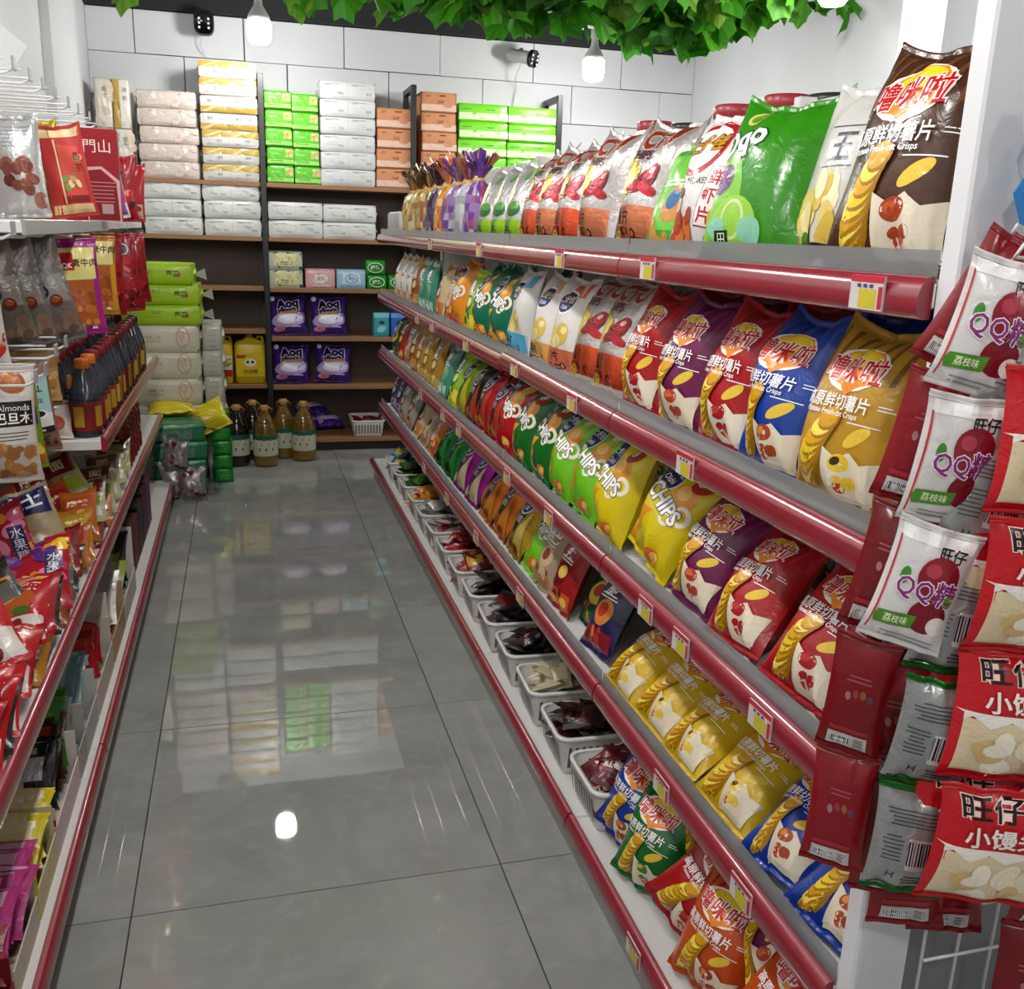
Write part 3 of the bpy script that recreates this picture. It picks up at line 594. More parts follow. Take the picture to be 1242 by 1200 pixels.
gpart('end_panel', MB().rbox(0, -0.02, 0.0, 0.30, -0.003, 1.60, 0.003, '#77777a').build('end_panel', M_METAL), RX + 0.085, YN, 0)  # greyed to stand in for the dark behind the wire grid
gpart('rear_shelf', MB().rbox(0, 0, -0.03, 0.34, NM * ML, 0, 0.003, WHITE).build('rear_shelf', M_METAL), 1.135, YN, 1.58)

# wire grid on the near end, for the candy strips
gm = MB()
gr = bpy.data.objects.new('wire_grid_panel', None); COL.objects.link(gr); gr.location = (0.83, 0.882, 0.05); tag(gr, 'white wire grid panel behind the hanging candy strips', 'grid panel')
for k in range(9): link('wire', MB().tube([(0.055 * k, 0, 0), (0.055 * k, 0, 1.5)], 0.0022, 6, '#d8d8d8').build('wire', M_WIRE), parent=gr)
for k in range(20): link('wire', MB().tube([(0, -0.004, 0.075 * k), (0.44, -0.004, 0.075 * k)], 0.0022, 6, '#d8d8d8').build('wire', M_WIRE), parent=gr)

# ------------------------------------------------------------------ wall-side gondola
LX, LB = -0.445, -0.405
lg = bpy.data.objects.new('wall_shelving', None); COL.objects.link(lg); lg.location = (LX, 1.2, 0)
tag(lg, 'white metal wall shelving with dark red rails, holding sweets and bottles', 'shelving')
def lpart(name, me, x, y, z, rot=(0, 0, 0)): return link(name, me, (x - LX, y - 1.2, z), rot, parent=lg)
LN, LM, LL = 0.55, 5, 0.925
lrail = rail_mesh(LL - 0.006, 'price_rail', -1); ltag = tag_mesh(0.06, 2, -1)
lbd = MB().rbox(-0.36, 0.002, -0.028, 0, LL - 0.002, 0, 0.002, WHITE).build('shelf_board', M_METAL)
lbb = MB().rbox(-0.41, 0.002, -0.03, 0, LL - 0.002, 0, 0.002, WHITE).build('base_board', M_METAL)
lk = MB().box(-0.02, 0, 0, -0.004, LL - 0.002, 0.07, '#8a8888').build('kick_plate', M_METAL)
lbp = MB().rbox(-0.02, 0.002, 0, 0, LL - 0.002, 1.75, 0.002, '#c6c4c2').build('back_panel', M_METAL)
for k in range(LM):
    y = LN + k * LL
    lpart('base_board', lbb, LB, y, 0.10); lpart('price_rail', lrail, LB, y + 0.003, 0.105); lpart('kick_plate', lk, LB, y, 0)
    lpart('shelf_board', lbd, LX, y, 0.45); lpart('price_rail', lrail, LX, y + 0.003, 0.455)
    lpart('back_panel', lbp, -0.808, y, 0.1)
    if k >= 3: pass
sb = MB().rbox(-0.36, 0.002, -0.03, 0, 2.0, 0, 0.002, WHITE).build('bottle_shelf', M_METAL)
lpart('bottle_shelf', sb, LX, 3.13, 0.75); lpart('price_rail', rail_mesh(1.99, 'price_rail', -1), LX, 3.135, 0.755)
ub = MB().rbox(-0.36, 0, -0.025, 0, 2.6, 0, 0.002, WHITE).build('upper_shelf', M_METAL)
lpart('upper_shelf', ub, LX, 2.3, 1.40)
lpart('label_strip', MB().rbox(-0.004, 0, -0.03, 0.006, 1.35, 0.004, 0.002, '#9c9a98').build('label_strip', M_PLAST), LX, 2.3, 1.40)
ck = MB()
hook = MB()
hook.tube([(-0.30, 0, 0.0), (-0.02, 0, 0.0), (0.0, 0, 0.012)], 0.0032, 8, '#d0d0d0').tube([(-0.30, 0.0, 0.03), (-0.02, 0, 0.03)], 0.0022, 6, '#c6c6c6')
hook = hook.build('display_hook', M_WIRE)
hk_tip = MB().rbox(-0.004, -0.014, 0.005, 0.0, 0.014, 0.035, 0.001, '#8e8e90').build('ticket_holder', M_PLAST)
hk_plate = MB().rbox(-0.306, -0.02, -0.03, -0.298, 0.02, 0.04, 0.001, '#c8c8c8').build('back_plate', M_METAL)
def hook_at(x, y, z, label, grp, L=1.0):
    o = link('display_hook', hook, (x, y, z), (0, 0, rnd.uniform(-0.05, 0.05)), sc=(L, 1, 1)); tag(o, label, 'hook', grp)
    link('ticket_holder', hk_tip, parent=o); link('back_plate', hk_plate, parent=o); return o
for k, y in enumerate([2.30, 2.49, 2.665, 2.82, 3.0, 3.21, 3.39, 3.62, 3.79, 3.98, 4.2, 4.42, 4.65]):
    hook_at(LX - 0.02, y, 1.712, 'empty metal hook in the top row, %s along from the clear panel' % ORD[k], 'empty hooks in the top row', 1.12)
for k, y in enumerate([2.22, 2.42, 2.62, 2.82, 3.02, 3.22, 3.45, 3.7, 4.0, 4.3]):
    hook_at(LX + 0.0, y, 1.365, 'metal hook under the white label strip, %s from the nut packs' % ORD[k], 'hooks under the label strip', 1.18)
for k, (y, z) in enumerate([(2.25, 1.06), (2.36, 1.06), (2.50, 1.085), (2.64, 1.09), (2.80, 1.09), (2.95, 1.09)]):
    hook_at(LX + 0.01, y, z, 'metal hook above the almond pouch, %s from the aisle mouth' % ORD[k], 'hooks above the almond pouch', 1.2)
# clear panel at the end of the top hooks
o = link('clear_divider_panel', MB().prism([(-0.80, 1.73), (-0.52, 1.73), (-0.475, 1.80), (-0.56, 1.87), (-0.70, 1.97), (-0.80, 2.02)], 2.70, 2.704, '#ffffff').build('clear_divider_panel', M_CLEAR)); tag(o, 'clear plastic divider panel above the empty top hooks', 'panel')

# ------------------------------------------------------------------ wooden wall shelving
BY = 6.20
bs = bpy.data.objects.new('wooden_shelving', None); COL.objects.link(bs); bs.location = (0.13, BY, 0); tag(bs, 'brown wooden wall shelving with black steel posts, full of tissue packs', 'shelving')
def bpart(name, me, x, y, z): return link(name, me, (x - 0.13, y - BY, z), parent=bs)
WD, WDK = '#a5764f', '#4d382d'
posts = [0.135, 1.035, 1.965]
for x in posts:
    m = MB().rbox(-0.016, 0, 0, 0.016, 0.035, 2.25, 0.002, '#17181a').rbox(-0.016, 0.30, 0, 0.016, 0.335, 2.25, 0.002, '#17181a').rbox(-0.016, 0.035, 2.215, 0.016, 0.30, 2.25, 0.002, '#17181a')
    bpart('steel_post', m.build('steel_post', M_METAL), x, BY - 0.012, 0)
ends = [-0.80, 0.135, 1.035, 1.965]
BZ = {0: [0.44, 0.78, 1.04, 1.335, 1.65], 1: [0.085, 0.43, 0.735, 1.035, 1.335, 1.65], 2: [0.085, 0.43, 0.735, 1.035, 1.335, 1.65]}
for b in range(3):
    x0, x1 = ends[b] + (0.018 if b else 0), ends[b + 1] - 0.018
    for z in BZ[b] + ([0.085] if b == 0 else []):
        m = MB().rbox(0, 0, -0.026, x1 - x0, 0.33, 0, 0.002, WD).build('wooden_board', M_WOOD)
        bpart('wooden_board', m, x0, BY + 0.002, z)
    bpart('back_board', MB().box(0, 0, 0, x1 - x0, 0.012, 1.60, WDK).build('back_board', M_WOOD), x0, BY + 0.335, 0.03)
    bpart('plinth', MB().box(0, 0, 0, x1 - x0, 0.02, 0.058, '#1f1815').build('plinth', M_WOOD), x0, BY + 0.04, 0)
# ================================================================== CRISP BAGS ON THE GONDOLA
PI = math.pi
def kind(key):
    """every pouch design, built once"""
    C = dict(w=0.19, h=0.265, t=0.075)
    if key in _bc: return _bc[key]
    cr = {'brown': ('#4a2a18', '#6e4426', '#a8401c', '#c8582a'), 'red': ('#a8101a', '#c02430', '#b0202a', '#c8403a'), 'purple': ('#6a1048', '#82245e', '#c0442a', '#e07a3a'),
          'blue': ('#0e3a9a', '#1c4fb4', '#a8461c', '#d88a3a'), 'gold': ('#b98a1e', '#7a5210', '#e8c430', '#3a2a18'), 'yellow': ('#d8b21c', '#c49612', '#e8c430', '#4a3a18'),
          'orange': ('#c24a12', '#8e2c0c', '#a8301a', '#e07a3a'), 'green': ('#146a2c', '#0e5020', '#3a8a2a', '#e0c43a')}
    p = key.split('_')
    if p[0] == 'crisp':
        c = cr[p[1]]; big = p[1] == 'brown'
        return bag(key, 0.215 if big else 0.19, 0.30 if big else 0.265, 0.105 if big else 0.10, c[0], d_crisp(c[1], c[2], c[3]), M_FILM, seed=hash_(key), ear=0.03, flop=0.02, belly=0.18)
    if p[0] == 'hips':
        c = {'yellow': ('#dcc70c', '#e0901a', '#b02a1c'), 'green': ('#0c6a22', '#e09a20', '#b02a1c'), 'lime': ('#6fc21c', '#e08a1e', '#a8c43a'), 'red': ('#a8121c', '#e8a028', '#d8b03a'), 'teal': ('#0f6a4c', '#e8a028', '#d8b03a'), 'orange': ('#e08a14', '#c8481a', '#e8d8a0')}[p[1]]
        return bag(key, 0.185, 0.26, 0.10, c[0], d_hips(c[1], c[2]), M_FILM, seed=hash_(key), ear=0.02, flop=0.02, belly=0.15)
    if p[0] == 'lobster': return bag(key, 0.205, 0.285, 0.085, '#bdb7b3', d_lobster('#d88058' if p[1] == 'peach' else '#d4502a'), M_FOIL, seed=hash_(key), ear=0.03, flop=0.015)
    if p[0] == 'potato':
        c = {'blue': '#5aa8cc', 'tan': '#d09a4a', 'grey': '#c86a4a'}[p[1]]
        return bag(key, 0.185, 0.26, 0.08, '#d8d5d0', d_potato(c), M_FILM, seed=hash_(key), ear=0.02, flop=0.01)
    if p[0] == 'shrimp': return bag(key, 0.20, 0.27, 0.08, '#d9d4d0', d_shrimp(), M_FILM, seed=5, ear=0.015, flop=0.015)
    if p[0] == 'onion': return bag(key, 0.205, 0.28, 0.085, '#31880f', d_onion(), M_FILM, seed=6, ear=0.03, flop=0.015)
    if p[0] == 'yu': return bag(key, 0.195, 0.275, 0.08, '#cfccc6', d_yu(), M_FILM, seed=8, ear=0.02)
    if p[0] == 'veg': return bag(key, 0.19, 0.26, 0.075, '#bcb9b6', d_veg(), M_FOIL, seed=hash_(key), ear=0.02)
    if p[0] == 'badge':
        c = {'green': ('#0e7a30', '#2ca04a', '#1c1c1c'), 'magenta': ('#98128a', '#e8dcae', '#d8c890'), 'orange': ('#c86a14', '#e89a3a', '#b0501a'), 'gold': ('#a88a18', '#e6d270', '#b04a1a'), 'lime': ('#7a9c1c', '#d8d83a', '#c8b82a'), 'black': ('#2a2226', '#c8442a', '#d88a3a'), 'red': ('#b01a22', '#d84a3a', '#e8a03a')}[p[1]]
        return bag(key, 0.17, 0.235, 0.07, c[0], d_badge(c[1], c[2], 3), M_FOIL, seed=hash_(key), ear=0.03, flop=0.02)
    G = {'gen_teal': ('#3f8a72', '#c8e0d0', '#6ab89a', '#e8c23a', '香'), 'gen_white': ('#cfccc4', '#d88a5a', '#b0502a', '#e8d8c0', '脆'), 'gen_brown': ('#a0622e', '#d89a4a', '#7a3a1a', '#e8c88a', '酥'), 'gen_cream': ('#cdb98a', '#c8743a', '#8a3a22', '#f0e0b8', '饼'), 'gen_orange': ('#d07c14', '#b04a4a', '#e8c8c0', '#f0b03a', '虾条'), 'gen_lime': ('#8cb81e', '#e0d83a', '#3a7a1e', '#f0e89a', '薯'), 'gen_gold': ('#b0842e', '#d8b45a', '#8a5a1a', '#e8d08a', '面'), 'gen_grey': ('#9c968e', '#c87a4a', '#6a4a3a', '#d8b89a', '坚果'), 'gen_purple': ('#5a4a6e', '#a89ac0', '#3a2a4a', '#d8d0e4', '糖'), 'gen_red': ('#a01c20', '#d85a2a', '#701014', '#f0c05a', '辣'), 'gen_navy': ('#1b2052', '#8e1c26', '#e08a3a', '#c83a2a', '脆'), 'gen_dgreen': ('#10401f', '#1c6030', '#c8b03a', '#a82a22', '海苔'), 'gen_sand': ('#a89478', '#b87a4a', '#d8b890', '#8a4a2a', '锅巴'), 'gen_lobred': ('#b8b2ac', '#a01c20', '#d8502a', '#e8a03a', '蟹'), 'gen_monkey': ('#6cbf3c', '#3f9a2a', '#c88a3a', '#2a6aa0', '')}
    a = G[key]
    return bag(key, 0.165, 0.235, 0.06, a[0], d_gen(a[1], a[2], a[3], a[4], hash_(key)), M_FILM, seed=hash_(key), nx=14, nz=18, ear=0.015, flop=0.01)
def hash_(s): return sum((i + 3) * ord(c) for i, c in enumerate(s)) % 9973
DESC = {'crisp_brown': 'large brown crisp bag', 'crisp_red': 'red crisp bag', 'crisp_purple': 'purple crisp bag', 'crisp_blue': 'blue crisp bag', 'crisp_gold': 'gold striped crisp bag', 'crisp_yellow': 'yellow crisp bag', 'crisp_orange': 'orange striped crisp bag', 'crisp_green': 'green crisp bag',
        'hips_yellow': 'bright yellow chips bag', 'hips_green': 'dark green chips bag', 'hips_lime': 'lime green chips bag', 'hips_red': 'red chips bag with yellow flame', 'hips_teal': 'teal chips bag', 'hips_orange': 'orange snack bag with pale rings',
        'lobster_peach': 'silver lobster bag with peach panel', 'lobster_red': 'silver lobster bag with orange panel', 'potato_blue': 'white potato chips bag with blue panel', 'potato_tan': 'white potato chips bag with tan panel', 'potato_grey': 'white potato chips bag with brick panel', 'shrimp': 'white shrimp flakes bag with red ring', 'onion': 'green onion snack bag', 'yu': 'pale crisp bag printed with a chip heap', 'veg': 'silver vegetable chips bag',
        'badge_green': 'green foil snack bag', 'badge_magenta': 'magenta foil snack bag', 'badge_orange': 'orange foil snack bag', 'badge_gold': 'gold foil snack bag', 'badge_lime': 'lime and black snack bag', 'badge_black': 'black snack bag with blue badge', 'badge_red': 'red foil snack bag',
        'gen_teal': 'teal snack pouch', 'gen_white': 'white snack pouch', 'gen_brown': 'brown snack pouch', 'gen_cream': 'cream biscuit pouch', 'gen_orange': 'orange snack pouch', 'gen_lime': 'lime snack pouch', 'gen_gold': 'golden noodle snack pouch', 'gen_grey': 'grey nut pouch', 'gen_purple': 'dull purple sweets pouch', 'gen_red': 'dark red snack pouch', 'gen_navy': 'navy blue snack bag with red and orange print', 'gen_dgreen': 'dark green seaweed pouch', 'gen_sand': 'sandy rice cracker pouch', 'gen_lobred': 'white and red crab snack bag', 'gen_monkey': 'light green snack bag beside the shrimp flakes'}
def shelf_row(shelf, z, items, group, landmark='from the end post'):
    """items: (y, kind, x offset, lean, yaw, roll, height above shelf)"""
    items = sorted(items, key=lambda t: t[0]); tot = {}; cnt = {}
    for it in items: tot[it[1]] = tot.get(it[1], 0) + 1
    for it in items:
        y, k = it[0], it[1]; xo, lean, yaw, roll, up, sc_ = (list(it[2:]) + [0.055, 0.30, 0.0, 0.0, 0.0, 1.0][len(it) - 2:])
        cnt[k] = cnt.get(k, 0) + 1
        d = DESC[k.replace('_b', '') if k.endswith('_b') else k]
        lab = '%s on the %s' % (d, shelf) if tot[k] == 1 else '%s on the %s, %s from the post' % (d, shelf, ORD[cnt[k] - 1])
        nm = 'crisp_bag' if k[:5] in ('crisp', 'hips_', 'potat', 'lobst') else 'snack_bag'
        put_bag(kind(k), nm, lab, 'snack bag', group, (RX + xo - 0.012, y, 0), (-lean, roll, -PI / 2 + yaw), rest=z + up, sc=sc_)
j = lambda a: rnd.uniform(-a, a)
# top shelf
R1 = [(1.10, 'crisp_brown', 0.065, 0.24, 0.18), (1.31, 'yu', 0.115, 0.26, 0.12), (1.455, 'onion', 0.055, 0.32, 0.38), (1.655, 'shrimp', 0.06, 0.30, 0.1), (1.80, 'gen_monkey', 0.07, 0.32, 0.2), (1.945, 'lobster_peach', 0.065, 0.28, 0.1), (2.20, 'lobster_peach', 0.065, 0.22, 0.05),
      (2.40, 'lobster_red', 0.06, 0.32, 0.1), (2.56, 'lobster_peach', 0.06, 0.32, 0.1), (2.73, 'lobster_red', 0.06, 0.34, 0.08), (2.92, 'veg', 0.06, 0.34, 0.1), (3.10, 'veg', 0.06, 0.36, 0.1), (3.29, 'veg', 0.06, 0.36, 0.1)]
shelf_row('top crisp shelf', SH[0], R1, 'bags on the top crisp shelf')
# second shelf
R2 = [(1.13, 'crisp_gold', 0.06, 0.22, 0.16), (1.325, 'crisp_blue', 0.065, 0.24, 0.08), (1.495, 'crisp_red', 0.07, 0.24, 0.06), (1.675, 'crisp_purple', 0.07, 0.22, 0.05), (1.87, 'crisp_red', 0.07, 0.22, 0.05), (2.06, 'lobster_red', 0.07, 0.30, 0.1), (2.22, 'lobster_red', 0.07, 0.32, 0.15), (2.40, 'potato_grey', 0.07, 0.2, 0.1), (2.56, 'potato_tan', 0.06, 0.2, 0.05), (2.80, 'potato_blue', 0.06, 0.16, 0.02), (3.03, 'hips_teal', 0.07, 0.2, 0.1), (3.24, 'hips_teal', 0.06, 0.2, 0.0), (3.45, 'gen_lime', 0.06, 0.2, 0), (3.63, 'hips_orange', 0.06, 0.2, 0), (3.84, 'gen_orange', 0.06, 0.25, 0), (4.05, 'gen_cream', 0.06, 0.25, 0), (4.28, 'gen_teal', 0.07, 0.1, 0), (4.47, 'gen_teal', 0.07, 0.1, 0), (4.64, 'gen_brown', 0.07, 0.1, 0), (4.83, 'gen_white', 0.07, 0.15, 0), (5.02, 'gen_white', 0.07, 0.15, 0), (5.22, 'gen_white', 0.07, 0.15, 0)]
shelf_row('second crisp shelf', SH[1], R2, 'bags on the second crisp shelf')
# third shelf
R3 = [(1.16, 'crisp_red', 0.045, 0.62, 0.12, 0.05, 0, 0.93), (1.36, 'crisp_red', 0.045, 0.62, 0.05, -0.08, 0, 0.93), (1.545, 'crisp_purple', 0.055, 0.5, 0.05, 0.06, 0, 0.93), (1.745, 'hips_yellow', 0.05, 0.42, 0.10, 0.30), (1.96, 'hips_yellow', 0.05, 0.28, 0.0, 0.03), (2.15, 'hips_lime', 0.05, 0.38, 0.05, 0.1), (2.33, 'hips_lime', 0.05, 0.35, 0.0, 0.1), (2.50, 'hips_green', 0.05, 0.35, 0.0, 0.1), (2.70, 'hips_green', 0.05, 0.35, 0.0, 0.08), (2.87, 'hips_red', 0.05, 0.35, 0.0, 0.08), (3.04, 'badge_red', 0.05, 0.35), (3.22, 'badge_red', 0.05, 0.35), (3.38, 'badge_black', 0.05, 0.35), (3.54, 'badge_lime', 0.05, 0.35), (3.72, 'gen_lime', 0.05, 0.4), (3.92, 'gen_teal', 0.05, 0.35), (4.12, 'gen_gold', 0.06, 0.2), (4.30, 'gen_gold', 0.06, 0.15), (4.48, 'gen_gold', 0.06, 0.15), (4.68, 'gen_brown', 0.06, 0.2), (4.9, 'gen_sand', 0.06, 0.3), (5.12, 'gen_red', 0.06, 0.3), (5.32, 'gen_dgreen', 0.06, 0.3)]
shelf_row('third crisp shelf', SH[2], R3, 'bags on the third crisp shelf')
# fourth shelf
R4 = [(1.015, 'crisp_blue', 0.04, 1.0, 0.25, 0.1, 0, 0.86), (1.16, 'crisp_blue', 0.035, 0.98, 0.12, -0.12, 0, 0.86), (1.335, 'crisp_yellow', 0.035, 0.97, 0.12, 0.08, 0, 0.86), (1.495, 'crisp_yellow', 0.03, 1.0, 0.02, -0.07, 0, 0.86), (1.65, 'crisp_yellow', 0.035, 0.97, 0.10, 0.1, 0, 0.86), (1.81, 'crisp_yellow', 0.03, 0.95, 0.0, 0.0, 0, 0.86), (2.01, 'gen_navy', 0.05, 0.5, 0.05, -0.1), (2.16, 'gen_dgreen', 0.09, 0.5), (2.30, 'gen_red', 0.05, 0.38), (2.45, 'gen_sand', 0.05, 0.38), (2.58, 'hips_lime', 0.05, 0.7), (2.76, 'badge_gold', 0.05, 0.5), (2.95, 'badge_orange', 0.05, 0.5), (3.14, 'badge_orange', 0.05, 0.5), (3.36, 'badge_magenta', 0.05, 0.5), (3.57, 'badge_magenta', 0.05, 0.5), (3.77, 'badge_green', 0.05, 0.5), (3.97, 'badge_green', 0.05, 0.5), (4.18, 'gen_orange', 0.05, 0.5), (4.38, 'gen_sand', 0.05, 0.6), (4.58, 'gen_cream', 0.05, 0.6), (4.78, 'gen_grey', 0.05, 0.4), (4.98, 'gen_grey', 0.05, 0.3), (5.18, 'gen_purple', 0.06, 0.3), (5.36, 'gen_purple', 0.06, 0.3)]
shelf_row('fourth crisp shelf', SH[3], R4, 'bags on the fourth crisp shelf')
# bags standing in the second rank, glimpsed between the front ones
def back_rank(shelf, z, items, group):
    tot = {}
    for n, (y, k, xo, lean) in enumerate(items):
        tot[k] = tot.get(k, 0) + 1; many = sum(1 for i in items if i[1] == k) > 1
        lab = '%s behind the front rank, %s' % (DESC[k], shelf) + (', ' + ORD[tot[k] - 1] + ' from the post' if many else '')
        put_bag(kind(k), 'crisp_bag', lab, 'snack bag', group, (RX + xo, y, 0), (-lean, j(0.04), -PI / 2 + j(0.08)), rest=z)
back_rank('second crisp shelf', SH[1], [(1.12, 'crisp_blue', 0.20, 0.12), (1.33, 'crisp_blue', 0.20, 0.12), (1.52, 'crisp_red', 0.20, 0.12), (1.71, 'crisp_purple', 0.20, 0.12), (1.9, 'crisp_red', 0.20, 0.12), (2.10, 'potato_grey', 0.20, 0.12), (2.3, 'potato_tan', 0.2, 0.12), (2.55, 'potato_blue', 0.2, 0.12), (2.9, 'hips_teal', 0.2, 0.12)], 'rear rank of the second crisp shelf')
back_rank('third crisp shelf', SH[2], [(1.10, 'crisp_red', 0.24, 0.1), (1.30, 'crisp_purple', 0.24, 0.1), (1.50, 'crisp_purple', 0.24, 0.1), (1.70, 'hips_yellow', 0.22, 0.1), (1.90, 'hips_yellow', 0.22, 0.1), (2.1, 'hips_lime', 0.22, 0.1), (2.3, 'hips_green', 0.22, 0.1), (2.52, 'hips_green', 0.22, 0.1), (2.75, 'hips_red', 0.22, 0.1), (3.0, 'badge_red', 0.22, 0.1), (3.3, 'badge_lime', 0.2, 0.1)], 'rear rank of the third crisp shelf')
back_rank('fourth crisp shelf', SH[3], [(1.2, 'crisp_gold', 0.25, 0.1), (1.40, 'crisp_gold', 0.25, 0.1), (1.60, 'crisp_gold', 0.25, 0.1), (1.80, 'crisp_gold', 0.25, 0.1), (2.05, 'gen_dgreen', 0.24, 0.1), (2.75, 'badge_gold', 0.22, 0.1), (3.0, 'badge_orange', 0.22, 0.1), (3.4, 'badge_orange', 0.22, 0.1), (3.8, 'badge_green', 0.22, 0.1)], 'rear rank of the fourth crisp shelf')
# heap of small bags at the near end of the base
HEAP = [('crisp_yellow', 0.86, 1.80, 0.50, 0.2, 0.10, 'small yellow bag leaning at the back of the heap by the baskets'), ('crisp_blue', 0.745, 1.72, 0.42, 0.2, 0.0, 'small blue bag in the heap next to the last basket'), ('crisp_blue', 0.83, 1.60, 0.5, -0.1, 0.09, 'small blue bag behind the green one in the heap'), ('crisp_green', 0.735, 1.57, 0.42, 0.05, 0.0, 'small green bag at the front of the heap'),
        ('crisp_red', 0.735, 1.42, 0.5, 0.5, 0.0, 'small red bag tipped over between green and orange bags'), ('crisp_purple', 0.83, 1.46, 0.6, -0.5, 0.09, 'small purple bag tipped over above the red one'), ('crisp_orange', 0.735, 1.28, 0.4, 0.05, 0.0, 'small orange striped bag standing at the front of the heap'), ('crisp_orange', 0.84, 1.30, 0.45, 0.1, 0.06, 'small orange striped bag behind the front orange one'), ('crisp_red', 0.93, 1.36, 0.3, 0.0, 0.08, 'small red bag at the rear of the heap'), ('crisp_purple', 0.79, 1.14, 0.75, -0.7, 0.05, 'small purple bag lying at the end of the heap'), ('crisp_orange', 0.74, 1.11, 0.5, 0.3, 0.0, 'small orange striped bag nearest the end post'), ('crisp_red', 0.93, 1.16, 0.3, 0.0, 0.05, 'small red bag in the back corner of the heap')]
for k, x, y, lean, roll, up, lab in HEAP:
    put_bag(kind(k), 'crisp_bag', lab, 'snack bag', 'heap of small bags on the base shelf', (x, y, 0), (-lean, roll, -PI / 2 + 0.35), rest=0.105 + up, sc=0.86)
# tied sweets bags with frilled tops, far end of the top shelf
def frill_bag(key, col, top, tint):
    m = MB(); r = random.Random(hash_(key)); prof = [(0.045, 0.0), (0.058, 0.015), (0.061, 0.04), (0.063, 0.065), (0.062, 0.09), (0.060, 0.115), (0.056, 0.14), (0.042, 0.165), (0.016, 0.185)]
    V = []; seg = 18
    for q, z in prof:
        for k in range(seg):
            a = 2 * PI * k / seg; w = 1 + 0.10 * math.sin(5 * a + z * 30) + r.uniform(-0.05, 0.05); V.append((q * 1.25 * w * math.cos(a), q * 0.8 * w * math.sin(a), z + (r.uniform(-0.004, 0.004) if 0.01 < z < 0.17 else 0)))
    F = [(i * seg + k, i * seg + (k + 1) % seg, (i + 1) * seg + (k + 1) % seg, (i + 1) * seg + k) for i in range(8) for k in range(seg)]
    m.add(V, F, [r.choice(col) for _ in F]); m.add([V[k] for k in range(seg)], [tuple(range(seg - 1, -1, -1))], col[0])
    fr = MB()
    for k in range(60):
        a = r.uniform(0, 2 * PI); L = r.uniform(0.05, 0.105); sp = r.uniform(0.15, 1.1); w = r.uniform(0.03, 0.09)
        d = (math.cos(a) * sp, math.sin(a) * sp * 0.7); n = (-math.sin(a) * w * 0.12, math.cos(a) * w * 0.12)
        p0 = (0, 0, 0.18); p1 = (d[0] * L * 0.6, d[1] * L * 0.6, 0.18 + L * 0.6); p2 = (d[0] * L, d[1] * L, 0.18 + L)
        fr.add([p0, (p1[0] - n[0], p1[1] - n[1], p1[2]), (p1[0] + n[0], p1[1] + n[1], p1[2]), (p2[0] - n[0], p2[1] - n[1], p2[2]), (p2[0] + n[0], p2[1] + n[1], p2[2] - 0.01)], [(0, 1, 2), (1, 3, 4, 2)], r.choice(top), 0, False)
    tie = MB().lathe([(0.012, 0.176), (0.019, 0.18), (0.019, 0.19), (0.012, 0.194)], 12, tint)
    return m.build(key, M_FILM), fr.build(key + '_frill', M_FOIL), tie.build(key + '_tie', M_PLAST)
FB = {'gold': (['#b08a3a', '#c8a85a', '#a06a3a', '#d8c89a'], ['#7a5a34', '#a8845a', '#5e4226', '#c8b08a']), 'plum': (['#4a3a5a', '#6a5a7a', '#3a1a2a', '#a89aa8'], ['#6a4a3a', '#9a8a8a', '#4a2a3a']), 'orange': (['#d07a14', '#e09a3a', '#c05a1a', '#e8c07a'], ['#d8702a', '#c04a6a', '#e89a5a', '#e8c8b8']), 'purple': (['#6a3a8a', '#8a6aa0', '#b0a8b8', '#9a4a6a'], ['#6a3aa0', '#8a5ac0', '#d88a5a', '#b8a0d0']), 'clear': (['#a8aeb0', '#c0c4c4', '#8e9698', '#b8b0c0'], ['#c86a4a', '#a87ac0', '#d89a7a'])}
FLAB = ['gold sweets bag with brown frilled top, farthest in its row', 'gold sweets bag with brown frilled top, second from the far end', 'gold sweets bag with brown frilled top, third from the far end', 'plum sweets bag with dark frilled top on the top crisp shelf', 'orange sweets bag with orange frilled top beside the plum one', 'purple sweets bag with violet frilled top beside the orange one', 'clear sweets bag with mixed frilled top between two purple ones', 'purple sweets bag with violet frilled top next to the vegetable chips']
for n, (y, k) in enumerate([(4.92, 'gold'), (4.72, 'gold'), (4.50, 'gold'), (4.28, 'plum'), (4.06, 'orange'), (3.86, 'purple'), (3.68, 'clear'), (3.50, 'purple')]):
    b, f, t = frill_bag('sweets_bag_%s_%d' % (k, n), FB[k][0], FB[k][1], '#c8a03a')
    o = link('sweets_bag', b, (RX + 0.085, y, SH[0]), (0, 0, PI / 2 + j(0.3)), sc=1.15); tag(o, FLAB[n], 'sweets bag', 'frilled sweets bags on the top crisp shelf'); link('frilled_top', f, parent=o); link('tie', t, parent=o)
for n, y in enumerate([5.12, 5.22, 5.32, 5.42]):
    m = MB().rbox(-0.04, -0.035, 0, 0.04, 0.035, 0.125, 0.012, '#c9c9c6', 0, True)
    for k in range(4): m.box(-0.041, -0.03 + 0.016 * k, 0.01, -0.0405, -0.025 + 0.016 * k, 0.115, ['#8a9aa8', '#b0a090', '#7a8aa0', '#c0b8a8'][k])
    o = link('wafer_pack', m.build('wafer_pack', M_CLEARFILM), (RX + 0.07, y, SH[0])); tag(o, 'small white wafer pack, %s of four at the far end' % ORD[n], 'snack pack', 'white wafer packs at the far end')
